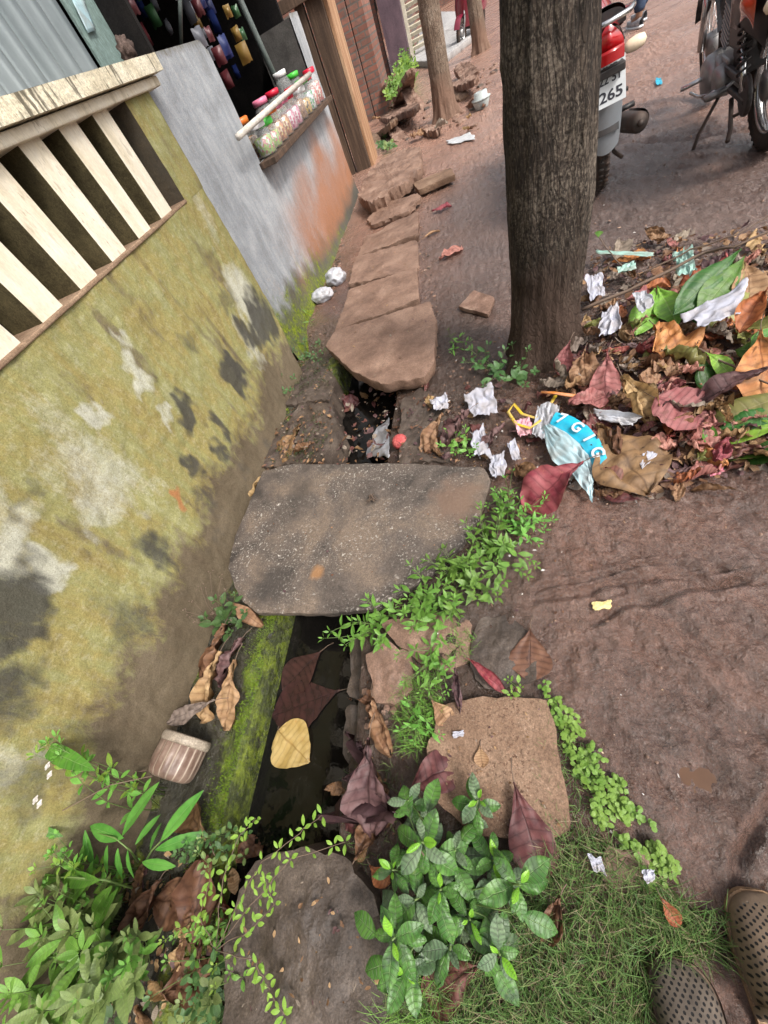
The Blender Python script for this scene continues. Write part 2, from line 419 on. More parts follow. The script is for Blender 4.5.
    p = bump(nt, b, n2, 0.45, 0.02, p); p = bump(nt, b, noi(nt, v, 38, 8, 0.7, 0.5), 1.0, 0.02, p)
    p = bump(nt, b, noi(nt, v, 150, 5, 0.7), 0.8, 0.003, p)
    nt.links.new(p, b.inputs['Coat Normal'])
    return m
MUD = mud_mat()
kind(g.build('ground', MUD))

# standing water in the drain, brown puddle in the mud
m, nt, b = newmat('black_drain_water')
v = objco(nt)
film = ramp(nt, noi(nt, v, 7, 8, 0.7, 1.2), [(0.52, 0.0), (0.70, 1.0)])
setb(nt, b, Base_Color=mix(nt, film, (0.005, 0.0045, 0.004), (0.016, 0.014, 0.012)), Roughness=mth(nt, 'ADD', 0.04, mth(nt, 'MULTIPLY', film, 0.3)))
bump(nt, b, noi(nt, v, 14, 3), 0.06, 0.01); b.inputs['Specular IOR Level'].default_value = 0.28; WATERM = m
w = MB(); w.grid(lambda u, v: (XL - 0.02 + (XR - XL + 0.09) * u, -2.95 + 5.7 * v, WATER), 4, 30)
kind(w.build('water', WATERM))
m, nt, b = newmat('brown_puddle_water')
setb(nt, b, Base_Color=mix(nt, noi(nt, objco(nt), 30, 4), (0.075, 0.036, 0.018), (0.11, 0.055, 0.028)), Roughness=0.06)
pz = hgt(0.311, 0.085) + 0.006
w = MB(); w.grid(lambda u, v: (0.311 + 0.062*u*math.cos(2*PI*v), 0.085 + 0.05*u*math.sin(2*PI*v), pz), 6, 24)
kind(w.build('puddle_water', m))

# ================================================================== compound wall
def wallspots(px, x):
    out = []
    for (u, v, ry, rz, ch, st) in px:
        p = at_x(u, v, x); out.append((p.y, p.z, ry, rz, ch, st))
    return out
CW_SPOTS = wallspots([
    (262, 318, .13, .07, 0, 1.0), (250, 335, .08, .05, 0, .9), (234, 377, .05, .07, 0, 1.0), (184, 412, .05, .035, 0, .9), (221, 430, .035, .05, 0, .8),
    (217, 448, .03, .04, 0, .8), (194, 466, .035, .045, 0, .8), (191, 344, .05, .03, 0, .5), (156, 553, .055, .05, 0, .75), (10, 604, .10, .06, 0, .95),
    (40, 598, .05, .04, 0, .7), (23, 506, .05, .02, 0, .5), (129, 622, .07, .04, 0, .6), (5, 690, .07, .06, 0, .7), (60, 730, .06, .05, 0, .35), (30, 780, .06, .05, 0, .5),
    (205, 500, .03, .05, 0, .5), (226, 300, .09, .03, 0, .5), (90, 540, .06, .03, 0, .3), (240, 470, .05, .05, 0, .4),
    (125, 345, .03, .02, 1, .7), (140, 375, .03, .05, 1, .8), (165, 418, .02, .03, 1, .7), (109, 475, .10, .08, 1, .6), (245, 300, .10, .12, 1, .8), (100, 500, .07, .05, 1, .6),
    (5, 545, .08, .04, 1, .8), (47, 575, .05, .035, 1, .9), (94, 416, .03, .02, 1, .8), (60, 470, .10, .05, 1, .35), (150, 490, .05, .05, 1, .4), (250, 345, .05, .09, 1, .6),
    (10, 760, .06, .05, 1, .5),
    (122, 345, .03, .10, 2, .6), (150, 320, .04, .08, 2, .4), (215, 270, .06, .10, 2, .5), (80, 390, .03, .06, 2, .4), (178, 498, .02, .02, 3, .9),
], WX)
def cw_col(y, z):
    c = [0.0, 0.0, 0.0, 0.0]
    wy = y + 0.06*noise.noise(Vector((y*9, z*6, 1))) + 0.04*noise.noise(Vector((y*28, z*18, 5)))
    wz = z + 0.08*noise.noise(Vector((y*9, z*6, 9))) + 0.05*noise.noise(Vector((y*28, z*18, 8)))
    for (sy, sz, ry, rz, ch, st) in CW_SPOTS:
        d = ((wy-sy)/(ry*.85))**2 + ((wz-sz)/(rz*1.25))**2
        if d < 5: c[ch] = max(c[ch], st * sstep(4.6, 0.0, d))
    # rain streaks below the sill and grime low down
    sk = noise.noise(Vector((y*9, z*1.1, 31))) + .5*noise.noise(Vector((y*23, z*1.6, 33)))
    c[2] = max(c[2], .55*sstep(.15, .7, sk)); c[1] = max(c[1], .5*sstep(.2, .7, noise.noise(Vector((y*4, z*3, 41))))*sstep(.25, .5, z))
    c[0] = max(c[0], .45*sstep(.25, .75, noise.noise(Vector((y*6, z*5, 47))))*sstep(.7, .3, z))
    # damp brown foot of the wall
    foot = 0.13 + 0.13*noise.noise(Vector((y*2.2, 1, 3))) + 0.06*sstep(0.9, -0.6, y)
    c[2] = max(c[2], sstep(foot + 0.30, foot - 0.14, wz))
    if y < -.8: c[0] = max(c[0], 0.6*sstep(0.1, 0.5, noise.noise(Vector((y*3, z*4, 3)))))
    return tuple(c)
def painted(name, top, mould, lime, brown, rust, extra=None, rough=0.85, spk=None, bscale=60):
    m, nt, b = newmat(name); v = objco(nt)
    at = nd(nt, 'ShaderNodeAttribute', attribute_name='stain')
    s = nd(nt, 'ShaderNodeSeparateColor', {0: at.outputs['Color']})
    n1 = noi(nt, v, 5, 8, 0.65, 0.4); n2 = noi(nt, v, 45, 8, 0.7); n3 = noi(nt, v, 200, 4, 0.7)
    st = noi(nt, nd(nt, 'ShaderNodeMapping', {'Vector': v, 'Scale': (6, 9, 1.2)}).outputs[0], 2.2, 6, 0.6)
    nb = mth(nt, 'ADD', mth(nt, 'MULTIPLY', noi(nt, nd(nt, 'ShaderNodeMapping', {'Vector': v, 'Scale': (1, 1, 0.45)}).outputs[0], 24, 10, .8, .8), .65), mth(nt, 'MULTIPLY', n2, .35))
    c = ramp(nt, mth(nt, 'ADD', mth(nt, 'MULTIPLY', n1, 0.6), mth(nt, 'MULTIPLY', st, 0.4)), top)
    c = mix(nt, mth(nt, 'MULTIPLY', ramp(nt, n2, [(0.5, 0.0), (0.75, 1.0)]), 0.35), c, lime)
    def lay(c, sock, col, k=0.50, w=0.46, am=1.5):
        br = mth(nt, 'ADD', sock, mth(nt, 'MULTIPLY', mth(nt, 'SUBTRACT', nb, 0.5), am))
        return mix(nt, mth(nt, 'MULTIPLY', ramp(nt, br, [(k - w*.6, 0.0), (k + w*.6, 1.0)]), mth(nt, 'MULTIPLY', ramp(nt, sock, [(0.02, 0.0), (0.4, 1.0)]), 0.92)), c, col)
    bc = ramp(nt, n1, [(0.3, tuple(q*0.75 for q in brown)), (0.7, tuple(q*1.3 for q in brown))])
    c = lay(c, s.outputs[2], bc, 0.5, 0.3); c = lay(c, s.outputs[1], lime)
    c = lay(c, s.outputs[0], mould); c = lay(c, at.outputs['Alpha'], mix(nt, n1, rust, tuple(q*.75 for q in rust)), .5, .75, 1.6)
    c = mix(nt, mth(nt, 'MULTIPLY', ramp(nt, n3, [(0.60, 0.0), (0.70, 1.0)]), 0.45), c, tuple(q*0.45 for q in brown))
    g_ = mth(nt, 'ADD', mth(nt, 'MULTIPLY', noi(nt, v, 240, 3, 0.8), .6), mth(nt, 'MULTIPLY', noi(nt, v, 90, 5, 0.75), .4))
    c = mix(nt, 1.0, c, ramp(nt, g_, [(0.34, 0.68), (0.5, 1.0), (0.66, 1.28)]), 'MULTIPLY')
    setb(nt, b, Base_Color=c, Roughness=rough); b.inputs['Specular IOR Level'].default_value = 0.25
    p = bump(nt, b, n2, 0.35, 0.006); p = bump(nt, b, n3, 0.45, 0.003, p); bump(nt, b, n1, 0.3, 0.03, p)
    return m
OLIVE = painted('mossy_yellow_limewash', [(0.32, (0.185, 0.140, 0.055)), (0.45, (0.265, 0.222, 0.080)), (0.55, (0.245, 0.235, 0.095)), (0.70, (0.35, 0.340, 0.185))],
                (0.055, 0.052, 0.045), (0.42, 0.415, 0.34), (0.100, 0.074, 0.052), (0.42, 0.17, 0.07))
CREAM = mottled('weathered_cream_paint', [(0.25, (0.34, 0.29, 0.20)), (0.42, (0.62, 0.55, 0.42)), (0.7, (0.72, 0.67, 0.57))], 14, 0.8, 0.25,
                ((70, 0.4, 0.003), (300, 0.3, 0.001)), grain=0.14, stretch=(1, 1, 0.35), speck=((90, 0.62, (0.24, 0.19, 0.12), 0.6), (28, 0.64, (0.30, 0.24, 0.15), 0.5)))
DRIP = mottled('cream_paint_with_black_drips', [(0.25, (0.42, 0.36, 0.25)), (0.5, (0.62, 0.56, 0.42)), (0.75, (0.72, 0.67, 0.54))], 10, 0.8, 0.25,
               ((60, 0.4, 0.003),), speck=None)
def add_drips(mt, dens=0.56, st=0.85):
    nt = mt.node_tree; b = [n for n in nt.nodes if n.type == 'BSDF_PRINCIPLED'][0]
    src = b.inputs['Base Color'].links[0].from_socket
    v = nd(nt, 'ShaderNodeMapping', {'Vector': objco(nt), 'Scale': (30, 42, 5)}).outputs[0]
    n = noi(nt, v, 1.0, 5, 0.6); n2 = noi(nt, objco(nt), 6, 5)
    f = mth(nt, 'MULTIPLY', ramp(nt, mth(nt, 'ADD', n, mth(nt, 'MULTIPLY', mth(nt, 'SUBTRACT', n2, 0.5), 0.5)), [(dens, 0.0), (dens + 0.08, 1.0)]), st)
    nt.links.new(mix(nt, f, src, (0.06, 0.05, 0.035)), b.inputs['Base Color'])
add_drips(DRIP)
REVEAL = mottled('grimy_shaded_olive_reveal', [(0.3, (0.045, 0.036, 0.018)), (0.7, (0.11, 0.09, 0.045))], 9, 0.9, 0.2, ((60, 0.4, 0.004),))

cwall = thing('compound_wall', 'mould-stained yellow-green plaster compound wall with slanting row of cream slats along its top', 'wall', (WX, 0.0, 0.0))
def wl(p): return (p[0] - WX, p[1], p[2])
Y0, Y1, ZS = -2.0, 2.52, 1.03
mb = MB()
def face(u, v):
    y = Y0 + (Y1 - Y0) * u; z = -0.16 + (ZS - 0.012 + 0.16) * v
    x = WX + 0.05*math.exp(-max(0, z+0.12)/0.14) + 0.010*fbm(y*3, z*3, 11, 5) + 0.003*noise.noise(Vector((y*25, z*25, 0)))
    x += 0.05*sstep(2.0, 2.5, y)*sstep(0.5, 0.0, z)
    e = sstep(0.03, 0.0, Y1 - y); x -= 0.03*e
    return wl((x, y - 0.22*sstep(0.45, -0.1, z)*sstep(1.9, 2.52, y), z))
mb.grid(face, 440, 118, lambda u, v: cw_col(Y0 + (Y1-Y0)*u, -0.16 + (ZS + 0.148) * v), flip=False)
mb.build('plaster_face', OLIVE, cwall, colattr=True)
mb = MB()
mb.box(wl((WX - 0.135, (Y0+Y1)/2 - 0.01, (ZS-0.16)/2)), (0.20, Y1-Y0-0.04, ZS + 0.14))
mb.box(wl((WX - 0.13, Y1 - 0.135, ZS + 0.18)), (0.22, 0.22, 0.36))
mb.build('wall_core', OLIVE, cwall, smooth=False)
# end pillar face (same olive plaster) right of the last opening
mb = MB()
mb.grid(lambda u, v: wl((WX + 0.004*fbm(u*3, v*5, 2) - 0.02*sstep(.93, 1, u), 2.27 + 0.25*u, ZS - 0.012 + 0.385*v)), 26, 38,
        lambda u, v: (0.35*sstep(.2, .6, noise.noise(Vector((u*6, v*9, 3)))), 0, 0.25 + 0.4*noise.noise(Vector((u*3, v*2, 7))), 0), flip=False)
mb.grid(lambda u, v: wl((WX - 0.24*u, 2.27, ZS - 0.012 + 0.385*v)), 8, 12, lambda u, v: (0.5, 0, 0.9, 0))
mb.build('end_pillar', OLIVE, cwall, colattr=True)
# sill lip and slats
mb = MB(); mb.box(wl((WX - 0.11, (Y0 + 2.27)/2, ZS - 0.006)), (0.235, 2.27 - Y0, 0.014))
bevel(mb.build('sill', mottled('dusty_brown_sill', [(0.3, (0.16, 0.10, 0.065)), (0.7, (0.30, 0.21, 0.14))], 12, 0.9, 0.2, ((60, .4, .003),)), cwall, smooth=False), 0.004)
sl_y = [2.08 - 0.2255*k for k in range(18)]
for k, yy in enumerate(sl_y):
    mb = MB(); wdt = 0.115
    mb.box(wl((WX - 0.085, yy, ZS + 0.19)), (0.150, wdt, 0.385))
    o = mb.build('slat', CREAM, cwall, smooth=False)
    o.data.materials.append(REVEAL)          # only the street face is cream; sides darkened by grime and painted-in shade
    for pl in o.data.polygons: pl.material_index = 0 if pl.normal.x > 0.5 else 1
    bevel(o, 0.004)
# dark backing added behind the openings, standing in for the shade inside
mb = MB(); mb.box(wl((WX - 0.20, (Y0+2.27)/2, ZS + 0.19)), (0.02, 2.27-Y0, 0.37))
mb.build('shade_backing', REVEAL, cwall, smooth=False)
mb = MB(); mb.grid(lambda u, v: wl((WX + 0.055 + 0.0012*fbm(u*40, v*2, 3), Y0 + (2.635-Y0)*u, 1.425 + 0.055*v)), 180, 5)
mb.grid(lambda u, v: wl((WX + 0.055 - 0.30*v, Y0 + (2.635-Y0)*u, 1.48 + 0.004*math.sin(v*3))), 60, 3, flip=True)
mb.grid(lambda u, v: wl((WX + 0.055 - 0.06*v, Y0 + (2.635-Y0)*u, 1.425)), 60, 2)
mb.grid(lambda u, v: wl((WX + 0.055 - 0.30*u, 2.635, 1.425 + 0.055*v)), 4, 2, flip=True)
mb.grid(lambda u, v: wl((WX - 0.245, Y0 + (2.635-Y0)*u, 1.425 + 0.055*v)), 60, 2, flip=True)
mb.build('coping', DRIP, cwall, smooth=False)
mb = MB(); mb.box(wl((WX - 0.10, (Y0+2.60)/2, 1.404)), (0.25, 2.60-Y0, 0.034))
bevel(mb.build('moulding', CREAM, cwall, smooth=False), 0.006)

# ================================================================== corrugated shed behind the wall
m, nt, b = newmat('galvanised_sheet'); v = objco(nt)
n1 = noi(nt, v, 3, 6); n2 = noi(nt, nd(nt, 'ShaderNodeMapping', {'Vector': v, 'Scale': (1, 8, 0.7)}).outputs[0], 4, 6)
c = ramp(nt, mth(nt, 'ADD', mth(nt, 'MULTIPLY', n1, .5), mth(nt, 'MULTIPLY', n2, .5)), [(0.35, (0.15, 0.18, 0.19)), (0.6, (0.25, 0.285, 0.30))])
setb(nt, b, Base_Color=c, Roughness=0.42, Metallic=0.35); GALV = m
TEAL = mottled('dull_teal_sheet', [(0.3, (0.13, 0.19, 0.18)), (0.7, (0.20, 0.27, 0.25))], 3, 0.5, 0.4, ((20, 0.15, 0.01),), stretch=(1, 1, .3), speck=((40, .66, (0.08, .08, .07), .5),))
WOODD = mottled('dark_weathered_wood', [(0.3, (0.035, 0.024, 0.018)), (0.7, (0.12, 0.075, 0.05))], 8, 0.8, 0.25, ((50, 0.5, 0.004),), stretch=(3, 3, 0.25))
shed = thing('metal_shed', 'grey-green metal shed of corrugated and flat sheet behind the slatted wall', 'shed', (-1.72, 0.5, 0))
def sh(p): return (p[0] + 1.72, p[1] - 0.5, p[2])
mb = MB()
mb.grid(lambda u, v: sh((-1.62 + 0.034*max(-.75, min(.75, 1.15*math.cos(2*PI*(-2.0 + 4.66*u)/0.13))), -2.0 + 4.66*u, 2.5*v - 0.1)), 600, 2, flip=False)
mb.build('corrugated_sheet', GALV, shed)
mb = MB(); mb.box(sh((-1.60, 2.94, 1.2)), (0.012, 0.56, 2.6)); mb.build('flat_sheet', TEAL, shed, smooth=False)
mb = MB(); mb.box(sh((-3.0, 0.9, 2.52)), (2.7, 6.2, 0.03)); mb.build('roof', GALV, shed, smooth=False)
mb = MB(); mb.box(sh((-4.3, 0.9, 1.2)), (0.05, 6.0, 2.6)); mb.box(sh((-3.0, -2.0, 1.2)), (2.6, 0.05, 2.6)); mb.build('rear_wall', GALV, shed, smooth=False)

# ================================================================== grey-blue shop wall
GX = -1.42
GREYM = painted('grey_blue_plaster', [(0.32, (0.20, 0.21, 0.22)), (0.5, (0.31, 0.33, 0.35)), (0.68, (0.45, 0.46, 0.475))],
                (0.075, 0.068, 0.050), (0.40, 0.34, 0.28), (0.10, 0.085, 0.05), (0.36, 0.165, 0.090))
def lay_green(mt):
    nt = mt.node_tree; b = [n for n in nt.nodes if n.type == 'BSDF_PRINCIPLED'][0]
    src = b.inputs['Base Color'].links[0].from_socket
    uv = nd(nt, 'ShaderNodeUVMap').outputs[0]; sp = nd(nt, 'ShaderNodeSeparateXYZ', {0: uv})
    n = noi(nt, objco(nt), 9, 7, 0.65, 0.3); n2 = noi(nt, objco(nt), 60, 5)
    # moss is thick low down near the corner (u = 0) and thins along the wall
    h = mth(nt, 'ADD', mth(nt, 'ADD', sp.outputs[1], mth(nt, 'MULTIPLY', sp.outputs[0], 0.30)), mth(nt, 'MULTIPLY', mth(nt, 'SUBTRACT', n, 0.5), 0.55))
    f = mth(nt, 'MULTIPLY', ramp(nt, h, [(0.10, 1.0), (0.24, 0.0)]), ramp(nt, noi(nt, objco(nt), 16, 8, .7, .5), [(0.40, 0.15), (0.58, 1.0)]))
    g = ramp(nt, n2, [(0.35, (0.07, 0.10, 0.008)), (0.65, (0.26, 0.32, 0.012))])
    nt.links.new(mix(nt, mth(nt, 'MULTIPLY', f, 0.95), src, g), b.inputs['Base Color'])
lay_green(GREYM)
def gw_col(y, z):
    w1 = noise.noise(Vector((y*2.5, z*3, 1))); w2 = noise.noise(Vector((y*6, z*1.5, 4)))
    w3 = noise.noise(Vector((y*3, z*4, 9)))
    rust = sstep(2.5, 4.6, y + .5*w3) * sstep(1.0, 0.25, z + 0.25*w1 + 0.2*w3) * sstep(0.0, 0.25, z + .1*w3)
    dark = sstep(0.42, 0.10, z + 0.15*w2) * 0.95
    dark = max(dark, 0.6*sstep(0.2, 0.6, w1)*sstep(0.25, 0, z))
    lime = 0.35 * sstep(0.0, 0.5, w2) * sstep(0.9, 0.3, z)
    return (dark, lime, 0.35*sstep(.1, .5, w2)*sstep(0.5, 0.2, z) + 0.5*sstep(1.42, 1.5, z), rust)
shop = thing('shop_kiosk', 'roadside shop with patchy grey-blue plaster front, open serving window and dark inside', 'shop', (GX, 4.3, 0))
def sp_(p): return (p[0] - GX, p[1] - 4.3, p[2])
mb = MB()
ZT = 1.50
def gwp(y, z, extra=0.0):
    x = GX + 0.008*fbm(y*2.5, z*2.5, 21, 5) + 0.045*math.exp(-max(0, z+0.05)/0.16) + extra
    return sp_((x, y, z))
def patch(ya, yb, za, zb, zt=None):
    nu = max(2, int((yb-ya)/0.025)); nv = max(2, int((zb-za)/0.025))
    f = lambda u, v: gwp(ya+(yb-ya)*u, za+((zt(ya+(yb-ya)*u) if zt else zb)-za)*v)
    i0 = len(mb.v)
    mb.grid(f, nu, nv, lambda u, v: gw_col(ya+(yb-ya)*u, za+(zb-za)*v), flip=False)
    for k in range(i0, len(mb.v)):
        y = mb.v[k][1] + 4.3; z = mb.v[k][2]; mb.uv[k] = ((y-2.5)/3.5, z/1.5)
patch(2.50, 3.52, -0.2, 0.905); patch(3.52, 5.70, -0.2, 0.905); patch(5.70, 6.02, -0.2, 0.905)
patch(2.50, 3.52, 0.905, ZT, zt=lambda y: 1.50 - 0.06*max(0, 2.72-y)/0.22 - 0.05*sstep(3.45, 3.52, y))
patch(5.70, 6.02, 0.905, ZT)
mb.build('front_wall', GREYM, shop, colattr=True)
DARKP = mottled('shaded_plaster', [(0.3, (0.045, 0.042, 0.040)), (0.7, (0.10, 0.095, 0.09))], 8, 0.9, 0.2, ((50, .4, .004),))  # darker than the front: shade on the unlit faces put into the colour
CEMENT = mottled('dirty_cement', [(0.3, (0.10, 0.085, 0.07)), (0.7, (0.22, 0.19, 0.16))], 8, 0.9, 0.2, ((50, .4, .004),))
mb = MB()
mb.box(sp_((GX-0.12, 3.0, 0.65)), (0.20, 0.98, 1.66)); mb.box(sp_((GX-0.12, 4.6, 0.34)), (0.20, 2.2, 1.08)); mb.box(sp_((GX-0.205, 5.85, 0.65)), (0.37, 0.30, 1.66))
mb.build('wall_core', DARKP, shop, smooth=False)
mb = MB(); mb.box(sp_((GX-0.115, 3.02, ZT-0.018)), (0.20, 0.96, 0.03)); mb.build('broken_top', CEMENT, shop, smooth=False)
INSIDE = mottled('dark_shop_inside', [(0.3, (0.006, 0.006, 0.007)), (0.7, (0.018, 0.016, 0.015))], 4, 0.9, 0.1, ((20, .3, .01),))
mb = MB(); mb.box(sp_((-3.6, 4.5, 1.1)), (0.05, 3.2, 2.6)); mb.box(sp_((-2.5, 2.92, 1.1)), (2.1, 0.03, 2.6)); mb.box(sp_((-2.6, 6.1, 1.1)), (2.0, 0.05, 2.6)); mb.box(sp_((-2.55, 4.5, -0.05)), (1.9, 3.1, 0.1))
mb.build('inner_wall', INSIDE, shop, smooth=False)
mb = MB(); mb.box(sp_((-2.45, 4.5, 2.34)), (2.5, 3.5, 0.03)); mb.build('roof', GALV, shop, smooth=False)
# dark wooden counter board under the jars, white pipe rail across the window
mb = MB(); mb.box(sp_((GX+0.03, 4.63, 0.885)), (0.20, 2.28, 0.035)); bevel(mb.build('counter_board', WOODD, shop, smooth=False), 0.004)
PIPE = mottled('grimy_white_pipe', [(0.3, (0.42, 0.38, 0.33)), (0.7, (0.62, 0.58, 0.52))], 12, 0.6, 0.4)
mb = MB(); pa, pb_ = at_x(238, 137, GX+0.11), at_x(310, 74, GX+0.11)
mb.tube([sp_(pa), sp_((pa+pb_)/2 + Vector((0, 0, 0.003))), sp_(pb_)], 0.018, 10); mb.build('guard_rail', PIPE, shop)
POLEM = mottled('grey_green_pole', [(0.3, (0.08, 0.10, 0.095)), (0.7, (0.16, 0.19, 0.18))], 8, 0.5, 0.4, stretch=(2, 2, .3))
def px_pole(u0, v0, u1, v1, y, r, name, mt, par, conv):
    a_, b_ = at_y(u0, v0, y), at_y(u1, v1, y); d = (a_ - b_); a_ = a_ + d*0.6
    q = MB(); q.tube([conv(b_ - d*0.1), conv(a_)], r, 10); return q.build(name, mt, par)
px_pole(240, 0, 279, 86, 5.35, 0.028, 'window_post', POLEM, shop, sp_)
px_pole(180, 0, 181, 40, 3.7, 0.012, 'thin_rod', POLEM, shop, sp_)

# ================================================================== timber posts beyond the shop
WOODL = mottled('lit_side_timber', [(0.28, (0.20, 0.095, 0.05)), (0.5, (0.36, 0.21, 0.12)), (0.72, (0.50, 0.36, 0.24))], 5, 0.8, 0.25, ((40, 0.5, 0.004),), stretch=(4, 4, 0.3))  # paler timber for the post's side: the light on it is painted in
WOODM = mottled('dark_brown_timber', [(0.28, (0.045, 0.030, 0.022)), (0.5, (0.085, 0.055, 0.038)), (0.75, (0.17, 0.11, 0.075))], 6, 0.8, 0.25, ((40, 0.5, 0.004),), stretch=(4, 4, 0.3))
gp = thing('gate_post', 'tall brown timber gate post standing at the far corner of the shop', 'post', (-1.5, 7.1, 0))
mb = MB(); mb.box((0.03, 0.10, 1.0), (0.20, 0.2, 2.6)); bevel(mb.build('main_timber', WOODM, gp, smooth=False), 0.008)
mb = MB(); mb.box((0.155, 0.28, 1.0), (0.045, 0.48, 2.6)); bevel(mb.build('lit_side', WOODL, gp, smooth=False), 0.006)
mb = MB(); mb.box((-0.15, 0.05, 1.0), (0.10, 0.12, 2.6)); bevel(mb.build('narrow_plank', WOODM, gp, smooth=False), 0.006)
mb = MB(); mb.box((-0.1, -0.04, 1.62), (0.9, 0.05, 0.10)); bevel(mb.build('cross_rail', WOODM, gp, smooth=False), 0.005)

# ================================================================== slabs, stones, bricks
STONE = mottled('damp_brown_stone', [(0.28, (0.105, 0.062, 0.044)), (0.5, (0.195, 0.120, 0.086)), (0.72, (0.29, 0.190, 0.140))], 5, 0.7, 0.4,
                ((25, 0.5, 0.01), (130, 0.5, 0.003)), speck=((160, 0.66, (0.07, .05, .04), .6),), rrange=(0.4, 0.8, 3))
CROSS = mottled('pitted_grey_concrete', [(0.34, (0.045, 0.037, 0.032)), (0.48, (0.095, 0.076, 0.064)), (0.62, (0.15, 0.113, 0.086))], 4.5, 0.75, 0.35,
                ((22, 0.5, 0.012), (140, 0.7, 0.003)), speck=((120, 0.57, (0.28, 0.25, 0.22), .6), (60, 0.60, (0.38, 0.35, 0.31), .75), (30, 0.68, (0.50, 0.46, 0.42), .85), (12, 0.74, (0.38, 0.19, 0.08), .8), (200, .62, (.03, .025, .02), .6)))
TAN = mottled('tan_laterite_slab', [(0.3, (0.105, 0.062, 0.040)), (0.5, (0.195, 0.122, 0.080)), (0.72, (0.27, 0.182, 0.125))], 6, 0.8, 0.3,
              ((30, 0.5, 0.008), (150, 0.7, 0.003)), speck=((110, 0.57, (0.075, 0.035, 0.022), .8), (210, .62, (.45, .36, .28), .5)))
ROCKD = mottled('dark_wet_rock', [(0.3, (0.035, 0.026, 0.021)), (0.5, (0.072, 0.054, 0.043)), (0.72, (0.13, 0.10, 0.078))], 5, 0.6, 0.4,
                ((18, 0.6, 0.015), (110, 0.6, 0.004)), speck=((150, 0.68, (0.25, 0.22, 0.19), .5),), rrange=(0.35, 0.75, 4))
REDST = mottled('broken_laterite', [(0.3, (0.105, 0.062, 0.045)), (0.5, (0.205, 0.125, 0.092)), (0.72, (0.36, 0.26, 0.205))], 9, 0.85, 0.25, ((30, 0.6, 0.01), (120, .5, .004)))
# rust-brown patch on the big slab
def spot_on(mt, pt, rad, col, st):
    nt = mt.node_tree; b = [n for n in nt.nodes if n.type == 'BSDF_PRINCIPLED'][0]; src = b.inputs['Base Color'].links[0].from_socket; v = objco(nt)
    w_ = nd(nt, 'ShaderNodeVectorMath', {0: v, 1: nd(nt, 'ShaderNodeVectorMath', {0: nd(nt, 'ShaderNodeTexNoise', {'Vector': v, 'Scale': 18.0, 'Detail': 5}).outputs['Color'], 1: (rad, rad, 0)}, operation='MULTIPLY').outputs[0]}, operation='ADD').outputs[0]
    d = nd(nt, 'ShaderNodeVectorMath', {0: w_, 1: (pt[0] + rad*.5, pt[1] + rad*.5, 0)}, operation='DISTANCE').outputs['Value']
    nt.links.new(mix(nt, mth(nt, 'MULTIPLY', ramp(nt, mth(nt, 'DIVIDE', d, rad), [(.35, 1.0), (.8, 0.0)]), st), src, col), b.inputs['Base Color'])
_c = sum([at_z(u, v, .035) for u, v in [(228,570),(232,545),(248,505),(263,470),(290,464),(400,463),(484,467),(491,480),(480,515),(462,545),(425,578),(374,609),(330,613),(256,613),(240,600)]], Vector())/15
for (u, v, r_, c_, s__) in ((317, 573, .05, (.30, .15, .06), .75), (372, 500, .06, (.03, .025, .022), .6), (455, 500, .16, (.16, .10, .07), .7), (270, 585, .14, (.045, .038, .034), .7), (300, 490, .10, (.05, .042, .036), .6)):
    q_ = at_z(u, v, .035) - _c; spot_on(CROSS, q_, r_, c_, s__)
